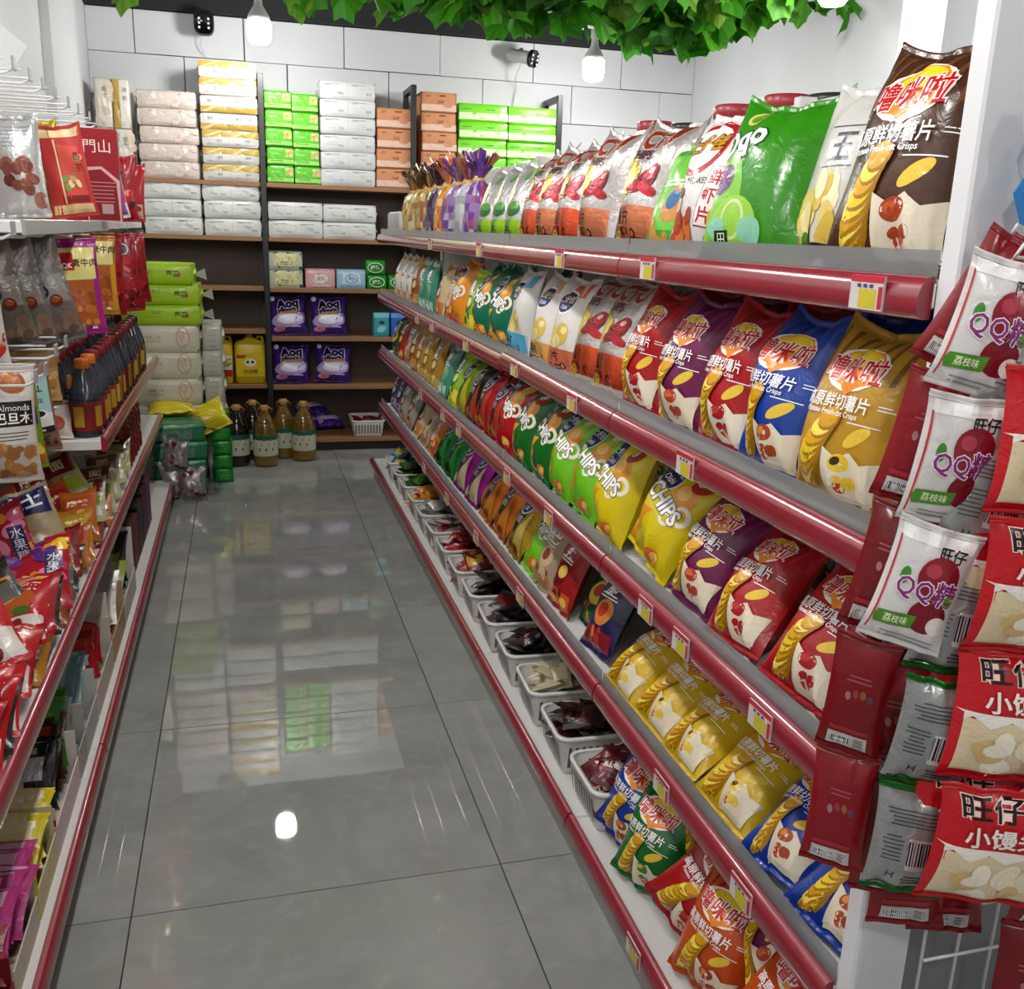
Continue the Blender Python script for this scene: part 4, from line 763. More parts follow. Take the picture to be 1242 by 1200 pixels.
# red lidded jars behind the gondola
for n, (x, y) in enumerate([(1.32, 2.30), (1.30, 2.53), (1.27, 3.0)]):
    o = bpy.data.objects.new('snack_jar', None); COL.objects.link(o); o.location = (x, y, 1.58)
    tag(o, 'red lidded plastic jar behind the crisps, %s from the brown bag' % ORD[n], 'jar', 'red lidded jars behind the gondola')
    link('jar_body', MB().lathe([(0.052, 0), (0.056, 0.01), (0.056, 0.13), (0.05, 0.145)], 24, ['#d8cfc4', '#cfc0b0', '#d8cfc4']).build('jar_body', M_PLAST), parent=o)
    link('lid', MB().lathe([(0.056, 0.143), (0.059, 0.145), (0.059, 0.172), (0.054, 0.178), (0.001, 0.178)], 28, '#a03038').build('lid', M_PLAST), parent=o)
for n, (x, y) in enumerate([(1.30, 2.06), (1.28, 2.76)]):
    o = bpy.data.objects.new('snack_jar', None); COL.objects.link(o); o.location = (x, y, 1.58); tag(o, ['dark lidded jar behind the shrimp flakes bag', 'dark lidded jar between two red lidded jars'][n], 'jar', 'dark lidded jars behind the gondola')
    link('jar_body', MB().lathe([(0.052, 0), (0.056, 0.01), (0.056, 0.12), (0.05, 0.13)], 20, '#4a4444').build('jar_body', M_PLAST), parent=o); link('lid', MB().lathe([(0.055, 0.128), (0.058, 0.13), (0.058, 0.15), (0.001, 0.152)], 24, '#2c2a2a').build('lid', M_PLAST), parent=o)

# ================================================================== BASKETS ON THE BASE SHELF
def basket_meshes():
    L, W, H = 0.30, 0.20, 0.105     # along x, along y, height
    def rr(l, w, r, z, n=4):
        P = []
        for cx, cy, a0 in ((l / 2 - r, w / 2 - r, 0), (-l / 2 + r, w / 2 - r, 90), (-l / 2 + r, -w / 2 + r, 180), (l / 2 - r, -w / 2 + r, 270)):
            for k in range(n + 1): a = math.radians(a0 + 90 * k / n); P.append((cx + r * math.cos(a), cy + r * math.sin(a), z))
        return P
    rings = [rr(L * 0.86, W * 0.80, 0.02, 0.0), rr(L * 0.88, W * 0.83, 0.022, 0.012), rr(L * 0.95, W * 0.93, 0.028, H * 0.8), rr(L * 0.96, W * 0.94, 0.03, H)]
    ins = [rr(L * 0.94, W * 0.92, 0.028, H), rr(L * 0.86, W * 0.81, 0.02, 0.014)]
    V = [p for r in rings + ins for p in r]; n = len(rings[0]); F = []
    for i in range(5):
        for k in range(n): F.append((i * n + k, i * n + (k + 1) % n, (i + 1) * n + (k + 1) % n, (i + 1) * n + k))
    F.append(tuple(range(n - 1, -1, -1))); F.append(tuple(5 * n + k for k in range(n)))
    tub = MB().add(V, F, '#d2d0cc').build('basket_tub', M_PLAST)
    o1, o2, o3, o4 = rr(L, W, 0.034, H + 0.002), rr(L, W, 0.034, H - 0.007), rr(L * 0.955, W * 0.935, 0.03, H - 0.007), rr(L * 0.93, W * 0.90, 0.028, H + 0.002)
    V = o2 + o1 + o4 + o3; F = []
    for i in range(4):
        for k in range(n): F.append((i * n + k, i * n + (k + 1) % n, ((i + 1) % 4) * n + (k + 1) % n, ((i + 1) % 4) * n + k))
    rim = MB().add(V, F, '#e4e2de').build('basket_rim', M_PLAST)
    slots = MB()
    for k in range(9):
        y = -0.07 + 0.0175 * k; slots.add([(-L * 0.452, y, 0.02), (-L * 0.452, y + 0.008, 0.02), (-L * 0.479, y + 0.008, 0.08), (-L * 0.479, y, 0.08)], [(0, 3, 2, 1)], '#5c5a58', 0, False)
    for k in range(14):
        x = -0.12 + 0.0175 * k
        slots.add([(x, -W * 0.420, 0.02), (x + 0.008, -W * 0.420, 0.02), (x + 0.008, -W * 0.469, 0.08), (x, -W * 0.469, 0.08)], [(0, 1, 2, 3)], '#5c5a58', 0, False)
    return tub, rim, slots.build('basket_slots', M_PLAST)
BT, BRM, BSL = basket_meshes()
def sachet(key, base, cols, w=0.06, h=0.085, t=0.016, mat=None, word=''):
    d = rc(-0.4, 0.5, 0.4, 1.0, cols[0]) + blobs(4, -0.3, 0.2, 0.3, 0.6, 0.14, cols, hash_(key)) + (tx(word, 0, 0.75, 0.3, '#f0e8e0', 0, 0.03) if word else [])
    return bag(key, w, h, t, base, d, mat or M_FILM, seed=hash_(key), nx=8, nz=10, seal=0.005, ear=0.002, det=0.02)
BK = [('dark red jelly', '#5c1016', ['#8a1c24', '#3a0a10'], '红枣'), ('dark brown bean curd', '#2a1210', ['#4a2018', '#1a0c0a'], ''), ('pale dried fish', '#b8ac8e', ['#d8cca8', '#8a7a5a'], ''), ('black and red plum', '#2c2a2c', ['#6a1620', '#8a8a8c'], '梅'), ('grey foil plum', '#4a484a', ['#8e1c28', '#a8a8aa'], ''), ('charcoal liquorice', '#3a3634', ['#5e5650', '#2a2624'], ''), ('red and yellow jerky', '#7a1a1c', ['#c89a2a', '#a02a24'], ''), ('crimson jelly', '#8c1218', ['#b02028', '#6a0c12'], '果'), ('rose and white milk', '#b0a4a0', ['#a02a3a', '#d8d0cc'], ''), ('silver white sugar', '#b8b8b4', ['#d8d8d4', '#8e9090'], ''), ('orange toffee', '#c0701a', ['#e0a03a', '#8a3c14'], ''), ('leaf green jelly', '#2a5a18', ['#5a8a1c', '#a8a01e'], ''), ('dark green mint', '#244a20', ['#3c6a24', '#10301a'], ''), ('blue and yellow toffee', '#3a6a94', ['#c8b03a', '#7aa0b8'], '')]
for b in range(14):
    y = 1.86 + 0.245 * b; d, base, cols, word = BK[b]
    o = bpy.data.objects.new('plastic_basket', None); COL.objects.link(o); o.location = (BX + 0.165, y, 0.101); o.rotation_euler = (0, 0, j(0.05))
    tag(o, 'white slotted plastic basket of %s sachets on the base shelf' % d, 'basket', 'white baskets on the base shelf')
    link('tub', BT, parent=o); link('rim', BRM, parent=o); link('side_slots', BSL, parent=o)
    r = random.Random(b * 7 + 1); k = sachet('sachet_%d' % b, base, cols, word=word, mat=M_FOIL if b in (3, 4, 9) else M_FILM)
    i = 0
    from mathutils import Euler
    for lay, n in ((0, 6), (1, 6), (2, 6)):
        for q in range(n):
            px = -0.105 + 0.21 * ((q % 3) / 2) + r.uniform(-0.02, 0.02); py = (-0.045 if q < 3 else 0.045) + r.uniform(-0.015, 0.015)
            e = (-PI / 2 + r.uniform(-0.5, 0.5), r.uniform(-0.4, 0.4), r.uniform(-PI, PI)); c = Vector((BX + 0.165 + px * (0.85 - 0.12 * lay), y + py * (0.85 - 0.15 * lay), 0.168 + 0.030 * lay + r.uniform(-0.004, 0.006)))
            s = link('candy_sachet', k[0], c - Euler(e).to_matrix() @ Vector((0, 0, 0.06)), e, sc=1.38)
            tag(s, '%s sachet heaped in its white plastic basket' % d, 'sachet', '%s sachets in the basket' % d)
# two larger pieces that stick out of the baskets
put_bag(sachet('red_label_pouch', '#7c1018', ['#e8e0dc', '#a82028'], 0.09, 0.13, 0.02, word='枣'), 'snack_pouch', 'red pouch with white lettering standing out of the plum basket', 'snack pouch', None, (BX + 0.14, 2.60, 0.19), (-0.8, 0.3, -PI / 2))
put_bag(sachet('white_label_pouch', '#cfc8c4', ['#a01c28', '#3a1a18'], 0.10, 0.15, 0.03, word='鸡'), 'snack_pouch', 'white and red meat pouch lying on the jelly basket nearest the heap', 'snack pouch', None, (BX + 0.12, 1.90, 0.195), (-1.0, 0.5, -PI / 2))
put_bag(sachet('meat_pouch', '#4a1612', ['#8a2a1e', '#2a0c0a'], 0.13, 0.17, 0.03), 'snack_pouch', 'glossy dark meat pouch lying across the basket nearest the heap', 'snack pouch', None, (BX + 0.22, 1.86, 0.20), (-1.25, 0.2, -PI / 2 + 0.4))
# ================================================================== CANDY STRIPS ON THE END GRID
def packet(key, w, h, t, base, dec, mat, seed, top=None): return bag(key, w, h, t, base, dec, mat, seed=seed, nx=14, nz=16, seal=0.007, ear=0.004, belly=0.05, sealcol=top)
PK = {'red': lambda i: packet('red_packet_%d' % i, 0.092, 0.15, 0.022, ['#7c0a14', '#860c18', '#700812'][i % 3], d_redback(i), M_FILM, 30 + i),
      'lychee': lambda i: packet('lychee_packet_%d' % (i % 2), 0.104, 0.145, 0.026, '#d9d5d3', d_lychee(), M_FILM, 40 + i % 2),
      'mantou': lambda i: packet('mantou_packet_%d' % (i % 2), 0.135, 0.165, 0.036, '#c01420', d_mantou(), M_FILM, 50 + i % 2, '#c0141e'),
      'silver': lambda i: packet('silver_packet_%d' % (i % 2), 0.088, 0.135, 0.026, '#a4a6a4', d_silver(i % 2), M_FOIL, 60 + i % 2, '#1d6a22')}
def strip(knd, y, pts, n, yaw, label, dy=0.0, sc=1.0):
    """n joined packets hung along a polyline of (x, z) from the hook downwards"""
    o = bpy.data.objects.new('candy_strip', None); COL.objects.link(o); o.location = (pts[0][0], y, pts[0][1]); tag(o, label, 'candy strip', 'candy strips on the end grid')
    P = np.array(pts, float); d = np.r_[0, np.cumsum(np.linalg.norm(np.diff(P, axis=0), axis=1))]
    for i in range(n):
        a, b = d[-1] * i / n, d[-1] * (i + 1) / n
        pa = [np.interp(a, d, P[:, 0]), np.interp(a, d, P[:, 1])]; pb = [np.interp(b, d, P[:, 0]), np.interp(b, d, P[:, 1])]
        k = PK[knd](i); hh = {'red': 0.15, 'lychee': 0.145, 'mantou': 0.165, 'silver': 0.135}[knd]
        L = math.hypot(pb[0] - pa[0], pb[1] - pa[1]); s = L / hh
        roll = math.atan2(pa[0] - pb[0], pa[1] - pb[1])
        yy = dy * i
        c = link('packet', k[0], (pb[0] - pts[0][0], yy, pb[1] - pts[0][1]), (0.06 * ((i % 2) * 2 - 1), roll, yaw + 0.05 * math.sin(i * 2.1)), parent=o, sc=(sc, 1, s))
        link('top_seal', k[1], parent=c); link('bottom_seal', k[2], parent=c)
    gx, gz = max(pts[0][0], 0.832), pts[0][1]
    link('strip_hook', MB().tube([(gx - 0.83, 0, gz - 0.05), (gx - 0.83, (y - 0.882) * 0.5 - 0.01, gz - 0.052), (pts[0][0] - 0.83, y - 0.882, gz - 0.048), (pts[0][0] - 0.83, y - 0.892, gz - 0.035)], 0.002, 6, '#d8d8d8').build('strip_hook', M_WIRE), parent=gr)
    return o
strip('red', 0.872, [(0.775, 1.42), (0.722, 1.322), (0.70, 1.232), (0.682, 1.106), (0.655, 0.939), (0.648, 0.69)], 5, -0.75, 'dark red candy strip with white barcode panels, closest to the crisp shelves', -0.004, 0.78)
strip('red', 0.862, [(0.80, 1.41), (0.742, 1.307), (0.727, 1.18), (0.712, 1.045), (0.705, 0.891), (0.72, 0.645)], 5, -0.65, 'dark red candy strip, second from the crisp shelves', -0.004, 0.85)
strip('red', 0.853, [(0.81, 1.40), (0.77, 1.282), (0.75, 1.096), (0.742, 0.945), (0.745, 0.782), (0.757, 0.598)], 5, -0.45, 'dark red candy strip behind the lychee gummy strip', -0.003)
strip('red', 0.845, [(0.84, 1.40), (0.80, 1.2), (0.80, 1.0), (0.81, 0.585)], 5, -0.35, 'dark red candy strip behind the silver and green strip', -0.003)
strip('lychee', 0.815, [(0.735, 1.40), (0.702, 1.264), (0.688, 1.127), (0.657, 0.998)], 3, -0.42, 'white gummy candy strip with lychees and purple lettering', -0.004, 0.84)
strip('silver', 0.80, [(0.765, 1.36), (0.735, 1.198), (0.72, 1.045), (0.702, 0.881), (0.690, 0.70)], 5, -0.45, 'silver grey candy strip showing barcodes and green bars', -0.004)
strip('mantou', 0.79, [(0.79, 1.31), (0.775, 1.198), (0.768, 1.052), (0.762, 0.896), (0.752, 0.72)], 4, -0.35, 'red and cream biscuit strip partly hidden behind the front one', -0.004)
strip('mantou', 0.745, [(0.775, 1.30), (0.772, 1.222), (0.770, 1.057), (0.763, 0.887), (0.752, 0.714)], 4, -0.30, 'red and cream biscuit ball strip hanging in front of all the others', -0.004, 1.08)
strip('red', 0.74, [(0.87, 0.98), (0.86, 0.80), (0.85, 0.50)], 3, -0.35, 'short dark red candy strip low beside the wire grid', -0.003)
o = link('hanging_card', MB().prism([(0.0, 0.0), (0.03, -0.012), (0.055, 0.01), (0.06, 0.05), (0.045, 0.075), (0.05, 0.10), (0.03, 0.125), (0.005, 0.12), (-0.006, 0.085), (0.004, 0.06), (-0.012, 0.03)], -0.003, 0.0, '#2f7cc0').prism([(0.006, 0.010), (0.03, 0.0), (0.048, 0.016), (0.052, 0.05), (0.038, 0.072), (0.042, 0.098), (0.028, 0.116), (0.010, 0.112), (0.002, 0.085), (0.012, 0.06), (-0.003, 0.032)], -0.0045, -0.003, '#d8823a').prism([(0.02, 0.004), (0.045, 0.014), (0.048, 0.03), (0.025, 0.03)], -0.006, -0.0045, '#e8c42a').build('hanging_card', M_CARD), (0.775, 0.86, 1.435), (0, 0, -0.3)); tag(o, 'blue edged orange cut-out card above the candy strips', 'card')
o = bpy.data.objects.new('plastic_tub', None); COL.objects.link(o); o.location = (0.93, 0.70, 0.0); tag(o, 'pale plastic tub with a clear lid low behind the strips', 'tub')
link('tub_body', MB().lathe([(0.05, 0), (0.055, 0.01), (0.07, 0.42)], 24, '#5a4a70').build('tub_body', M_PLAST), parent=o); link('lid', MB().lathe([(0.071, 0.42), (0.074, 0.424), (0.074, 0.45), (0.05, 0.46), (0.001, 0.462)], 24, '#b0b4b6').build('lid', M_PLAST), parent=o)

# ================================================================== WALL-SIDE SHELVING
# --- goods standing on the upper shelf under the empty hooks
def wide(key, w, h, t, base, dec, mat, seed, **k): return bag(key, w, h, t, base, dec, mat, seed=seed, nx=14, nz=22, seal=0.010, **k)
UP = [('silver_pouch', 0.13, 0.27, 0.05, '#a8a8a8', blobs(14, -0.4, 0.3, 0.4, 1.1, 0.16, ['#7a4438', '#8e5a4a', '#5e3028'], 3) + rc(-0.5, 1.25, 0.5, 2.0, '#b4b6b6') + lines(0, 1.8, 0.7, 6, 0.08, '#8a8c8c'), M_FOIL, -0.565, 2.98, 0.10, -0.06, 'silver snack pouch with a reddish brown window under the top hooks'),
      ('gold_pouch', 0.12, 0.27, 0.04, '#a8902a', blobs(26, -0.4, 0.1, 0.4, 2.0, 0.14, ['#d8c23a', '#8a6a1c', '#b84a2a', '#e8dc8a', '#c8a82a'], 6), M_FOIL, -0.545, 3.14, 0.1, -0.04, 'crinkled gold foil pouch leaning beside the silver pouch'),
      ('red_tea_pouch', 0.125, 0.255, 0.06, '#a82c2a', rc(-0.5, 1.75, 0.5, 2.0, '#d8b88a') + rc(-0.5, 0.0, 0.5, 0.28, '#d2b684') + pg([(-0.1, 0.4), (0.4, 0.4), (0.36, 1.5), (-0.1, 1.6)], '#c4463a') + blobs(10, -0.05, 0.6, 0.35, 1.4, 0.1, ['#e8c8a0', '#d88a6a', '#6a8a3a'], 4) + rc(-0.2, 0.32, 0.4, 0.46, '#7a1a1c') + tx('香', 0.3, 1.3, 0.2, '#2a1a14') + tx('茶', 0.32, 1.05, 0.2, '#2a1a14') + rc(-0.16, 0.3, -0.12, 1.7, '#d8b88a'), M_CARD, -0.455, 3.10, 0.10, -0.14, 'red and tan standing pouch with cream folded ends'),
      ('red_snack_pair', 0.11, 0.235, 0.05, '#8e1420', blobs(12, -0.4, 0.1, 0.4, 1.0, 0.14, ['#c87a4a', '#3a1014', '#d8b08a', '#b02430'], 9) + rc(-0.08, 0.1, 0.08, 1.6, '#2a1216'), M_FILM, -0.42, 3.95, 0.05, 0.0, 'dark red snack pouch with a black stripe near the tissue stacks'),
      ('red_snack_two', 0.11, 0.225, 0.05, '#a01c2a', rc(-0.5, 0.1, 0.5, 0.6, '#c8a088') + blobs(6, -0.3, 0.2, 0.3, 0.5, 0.1, ['#8a2a2a', '#d8c8a8'], 4), M_FILM, -0.43, 4.32, 0.05, 0.05, 'bright red snack pouch next to the pale tissue packs'),
      ('white_purple_pouch', 0.10, 0.22, 0.04, '#c8c0b0', rc(-0.5, 0.0, 0.5, 0.5, '#7a4a9a') + rc(-0.5, 0.5, 0.5, 0.8, '#d8c83a') + rc(0.3, 0.5, 0.5, 2.0, '#9a1c6a'), M_FILM, -0.42, 3.72, 0.1, -0.15, 'cream pouch with purple foot beside the crimson box')]
for key, w, h, t, base, dec, mat, x, y, lean, roll, lab in UP:
    put_bag(wide(key, w, h, t, base, dec, mat, hash_(key)), 'snack_pouch', lab, 'snack pouch', None, (x, y, 0), (-lean, roll, 0.12), rest=1.402)
o = link('crimson_box', MB().rbox(-0.085, -0.03, 0, 0.085, 0.03, 0.285, 0.003, '#8c0c1c').build('crimson_box', M_CARD), (-0.462, 3.52, 1.402), (0, 0, 0.05)); tag(o, 'flat crimson card box with white characters on the upper shelf', 'box')
def flatprint(decs, w, y, mat, name, parent, dy=0.0004):
    m = MB()
    for i, (T, c) in enumerate(decs):
        q = (np.asarray(T) * w).reshape(-1, 2); m.add([(p[0], y - 0.0003 * (i + 1), p[1]) for p in q], np.arange(len(q)).reshape(-1, 3), c, 0, False)
    return link(name, m.build(name, mat), parent=parent)
flatprint(pg([(-0.1, 0.0), (0.5, 0.0), (0.5, 0.75), (0.2, 1.0), (-0.05, 0.98)], '#c8a0a0') + pg([(-0.08, 0.02), (0.47, 0.02), (0.44, 0.72), (0.18, 0.95), (-0.05, 0.92)], '#7a0a18') + tx('沙門山', 0.0, 1.36, 0.26, '#e8d0c8', 0, 0.0) + lines(0.2, 0.7, 0.5, 6, 0.07, '#b86a70', 0.02) + rc(0.16, 0.14, 0.36, 0.32, '#a88a8a'), 0.17, -0.03, M_CARD, 'printed_panel', o)
for n, (x, y) in enumerate([(-0.68, 2.72), (-0.70, 3.02), (-0.66, 3.35), (-0.68, 3.7)]):
    put_bag(kind('gen_red'), 'snack_pouch', 'dark red pouch at the back of the upper shelf, %s along' % ORD[n], 'snack pouch', 'dark pouches at the back of the upper shelf', (x, y, 0), (-0.1, 0.0, 0.2), rest=1.402, sc=0.8)
# --- hanging packs below the label strip
def hung(key, w, h, t, base, dec, mat, x, y, ztop, yaw, roll, lab, pitch=0.0):
    k = bag(key, w, h, t, base, dec, mat, seed=hash_(key), nx=14, nz=22, seal=0.012, ear=0.0, belly=0.1)
    put_bag(k, 'hanging_pack', lab, 'hanging pack', 'packs hanging from the wall hooks', (x + math.sin(roll) * -h, y, ztop - h * math.cos(roll)), (pitch, roll, yaw))
hung('nut_pack', 0.135, 0.285, 0.05, '#6e6a68', d_nuts(3), M_FOIL, -0.61, 2.62, 1.37, 0.35, -0.20, 'grey foil nut pack hanging first beside the aisle edge')
hung('nut_pack', 0.135, 0.285, 0.05, '#6e6a68', d_nuts(3), M_FOIL, -0.572, 2.68, 1.37, 0.35, -0.18, 'grey foil nut pack hanging in the middle of three')
hung('nut_pack', 0.135, 0.285, 0.05, '#6e6a68', d_nuts(3), M_FOIL, -0.53, 2.75, 1.37, 0.3, -0.22, 'grey foil nut pack hanging next to the magenta pack')
hung('red_white_pack', 0.13, 0.27, 0.04, '#cfcac6', ring(0.2, 0.9, 0.4, 0.7, 0.12, '#b8321e') + ring(0.1, 0.8, 0.25, 0.4, 0.10, '#c8502a') + rc(-0.5, 1.6, 0.5, 2.0, '#b02a24'), M_FILM, -0.60, 2.44, 1.33, 0.2, -0.05, 'white pack with red swirls hanging at the picture edge')
hung('magenta_pack', 0.12, 0.265, 0.035, '#8e1470', d_pork('#d6cd7a', '#98147c'), M_FILM, -0.455, 2.98, 1.355, 0.15, -0.06, 'magenta pack with orange strips and cream header')
hung('ochre_pack', 0.12, 0.24, 0.03, '#a8701c', d_pork('#cfc67a', '#c08a1e'), M_FILM, -0.438, 3.28, 1.36, 0.15, 0.0, 'ochre pack with cream header behind the magenta one')
hung('cream_pack', 0.10, 0.20, 0.02, '#c8b46a', d_pork('#cfc67a', '#c0a03e'), M_FILM, -0.53, 3.18, 1.36, 0.5, 0.12, 'narrow cream pack between nut packs and magenta pack')
for n, (x, y, rl_) in enumerate([(-0.45, 3.66, 0.0), (-0.425, 3.82, -0.08), (-0.41, 4.0, 0.03), (-0.43, 4.26, -0.05)]):
    hung('red_jerky_pack', 0.10, 0.275, 0.045, '#860e18', blobs(16, -0.4, 0.2, 0.4, 2.4, 0.14, ['#a81c24', '#5a0810', '#c84a4a', '#701018'], 5) + rc(-0.2, 2.0, 0.25, 2.45, '#4a3a44') + ring(0.02, 2.22, 0.2, 0.2, 0.04, '#c8b0b0'), M_FILM, x, y, 1.36, 0.2, rl_, 'shiny red jerky pack hanging %s past the ochre pack' % ORD[n])
hung('green_tail_pack', 0.09, 0.30, 0.03, '#5a6a5e', lines(0, 3.0, 0.6, 14, 0.2, '#8a9a90', 0.06), M_FOIL, -0.45, 4.55, 1.37, 0.3, 0.0, 'long grey green pack hanging last before the lime tissues')
hung('almond_pack', 0.155, 0.265, 0.05, '#b8b2aa', d_almond(), M_FILM, -0.535, 2.33, 1.09, 0.25, 0.0, 'white and clear almond pouch with black label hanging low')
hung('coffee_pack', 0.10, 0.235, 0.04, '#7a5a48', d_coffee(), M_FILM, -0.525, 2.58, 1.075, 0.25, -0.08, 'blue topped coffee pouch hanging beside the almond pouch')
hung('thin_bright_pack', 0.07, 0.26, 0.02, '#6a8a1e', rc(-0.5, 2.2, 0.5, 3.8, '#8a6a3a') + rc(-0.5, 1.6, 0.5, 2.2, '#5a2a80') + rc(-0.5, 0.0, 0.5, 0.9, '#c8502a') + blobs(6, -0.3, 0.2, 0.3, 1.4, 0.2, ['#d8c83a', '#a8c82a'], 3), M_FILM, -0.525, 2.50, 1.075, 0.5, -0.06, 'thin green and purple pack between almond and coffee pouches')
hung('tan_window_pack', 0.12, 0.16, 0.03, '#b8925a', blobs(18, -0.4, 0.1, 0.4, 1.0, 0.14, ['#c89a5a', '#a87a3a', '#d8b87a'], 5), M_FILM, -0.545, 2.80, 1.09, 0.25, 0, 'tan cracker pack hanging behind the almond hooks')
# --- bottles
BPROF = [(0.040, 0.0), (0.046, 0.006), (0.047, 0.012), (0.047, 0.115), (0.0455, 0.122), (0.042, 0.14), (0.031, 0.175), (0.021, 0.202), (0.018, 0.212), (0.018, 0.218)]
def bottle_meshes(lab1, lab2, key):
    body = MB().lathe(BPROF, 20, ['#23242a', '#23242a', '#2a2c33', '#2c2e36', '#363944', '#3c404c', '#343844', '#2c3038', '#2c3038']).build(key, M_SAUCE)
    label = MB().lathe([(0.0475, 0.022), (0.0478, 0.024), (0.0478, 0.108), (0.0475, 0.11)], 20, [lab1, lab1, lab1])
    for a0 in (-1.9, -0.5, 2.2):
        V = []; 
        for z in (0.035, 0.098):
            for k in range(4): a = a0 + 0.22 * k; V.append((0.0484 * math.cos(a), 0.0484 * math.sin(a), z))
        label.add(V, [(k, k + 1, k + 5, k + 4) for k in range(3)], lab2)
    return body, label.build(key + '_label', M_CARD)
def cap_mesh(c, c2):
    m = MB().lathe([(0.021, 0.212), (0.0215, 0.214), (0.0215, 0.238), (0.019, 0.242), (0.001, 0.242)], 18, c)
    return m.build('cap', M_PLAST), (MB().lathe([(0.008, 0.150), (0.009, 0.152), (0.009, 0.185), (0.006, 0.192), (0.001, 0.193)], 12, c2, cx=-0.034, cy=-0.018).build('side_spout', M_PLAST))
BTA = bottle_meshes('#7c1a1c', '#b08a2a', 'sauce_bottle'); BTB = bottle_meshes('#6a1418', '#c8a03a', 'sauce_bottle_b'); BTC = bottle_meshes('#8a6a1c', '#5a6a2a', 'sauce_bottle_c')
CO, CR = cap_mesh('#d8701a', '#c07a3a'), cap_mesh('#8e1c24', '#7a3a3a'); CD = cap_mesh('#4a0e14', '#3a0a10')
for c in range(3):
    x = [-0.492, -0.597, -0.70][c]
    for r in range(15):
        y = 3.215 + 0.108 * r + [0, 0.02, 0.0][c]
        if c == 2 and r < 1: continue
        cap = CO if r < 2 and c < 2 else (CD if r > 12 else CR); bt = [BTA, BTB, BTC][(r + c) % 3] if r > 2 else (BTA if c == 0 else BTC)
        nm = 'orange capped' if cap is CO else ('black red capped' if cap is CD else 'red capped')
        o = bpy.data.objects.new('sauce_bottle', None); COL.objects.link(o); o.location = (x + j(0.004), y, 0.7505); o.rotation_euler = (0, 0, j(0.3)); 
        tag(o, '%s dark sauce bottle, %s column from the red rail, %s deep' % (nm, ORD[c], ORD[r]), 'bottle', 'dark sauce bottles on the white shelf')
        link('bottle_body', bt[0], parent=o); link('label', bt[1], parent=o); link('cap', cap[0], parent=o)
        if cap is CO: link('side_spout', cap[1], parent=o)
put_bag(bag('egg_snack', 0.15, 0.125, 0.05, '#c8bdb6', rc(-0.5, 0.1, -0.1, 0.75, '#b8402a') + blobs(6, -0.4, 0.15, -0.1, 0.6, 0.1, ['#d86a4a', '#e8d8c8', '#a02a1c'], 2) + el(0.2, 0.3, 0.18, 0.15, '#b0441c') + el(0.05, 0.26, 0.13, 0.13, '#c86430') + el(0.15, 0.62, 0.06, 0.05, '#7a2a3a') + rc(-0.5, 0.72, 0.5, 0.8, '#c03a30'), M_FILM, seed=4, nx=14, nz=12), 'snack_pouch', 'white and red snack pouch lying before the orange capped bottles', 'snack pouch', None, (-0.60, 3.15, 0), (-0.5, 0.05, 0.1), rest=0.752)
# --- sweets leaning on the middle shelf
MIDK = {'fruit': lambda s: bag('fruit_sweets_%d' % s, 0.16, 0.25, 0.05, '#a81a2a', d_fruit(s), M_FILM, seed=s, nx=14, nz=20), 'cookie': lambda s: bag('cookie_pack', 0.15, 0.24, 0.06, '#9c8a70', d_cookie(), M_FILM, seed=4, nx=14, nz=20), 'stick': lambda s: bag('spicy_stick_%d' % s, 0.10, 0.21, 0.03, ['#8a3a14', '#b0741c', '#7a1a16', '#a85a1c'][s % 4], d_stick(['#8e1418', '#b08a1c', '#6a1014', '#a8401c'][s % 4], '#b8742a', s), M_FILM, seed=s, nx=10, nz=16), 'noodle': lambda s: bag('noodle_pack_%d' % s, 0.11, 0.24, 0.03, '#a8a27a', rc(-0.5, 1.3, 0.5, 2.0, '#7a1c1c') + rc(-0.5, 0.7, 0.5, 1.1, '#8a9a2a') + rc(-0.4, 0.2, 0.4, 0.6, '#d8d4cc') + lines(0, 0.5, 0.6, 4, 0.08, '#4a4a44') + tx('面', 0, 1.65, 0.4, '#e8d8b8', 0, 0.03), M_FILM, seed=s, nx=10, nz=16), 'black': lambda s: bag('black_snack_%d' % s, 0.13, 0.20, 0.04, '#2e2c2c', rc(-0.42, 0.2, 0.42, 0.9, '#5a5854') + bars(-0.2, 0.15, 0.3, 0.45, s) + tx('豆干', 0, 1.2, 0.3, '#d8d4cc', 0, 0.03) + rc(-0.5, 0.95, 0.5, 1.02, '#c07a1e'), M_FILM, seed=s, nx=12, nz=16), 'redwhite': lambda s: bag('red_white_snack_%d' % (s % 3), 0.16, 0.23, 0.05, '#b41420', rc(-0.5, 0.0, 0.5, 0.5, '#cfc8c2') + el(0, 0.85, 0.36, 0.34, ['#b0501a', '#c8702a', '#a83a14'][s % 3]) + el(-0.05, 0.95, 0.2, 0.16, '#d88a4a') + el(0.2, 0.6, 0.12, 0.08, '#3a6a1e') + tx('辣', 0.25, 1.2, 0.26, '#f0e0d0', 0, 0.03) + blobs(5, -0.3, 0.1, 0.3, 0.4, 0.1, ['#7a1c1c', '#d8c8a0'], s), M_FILM, seed=s, nx=14, nz=18)}
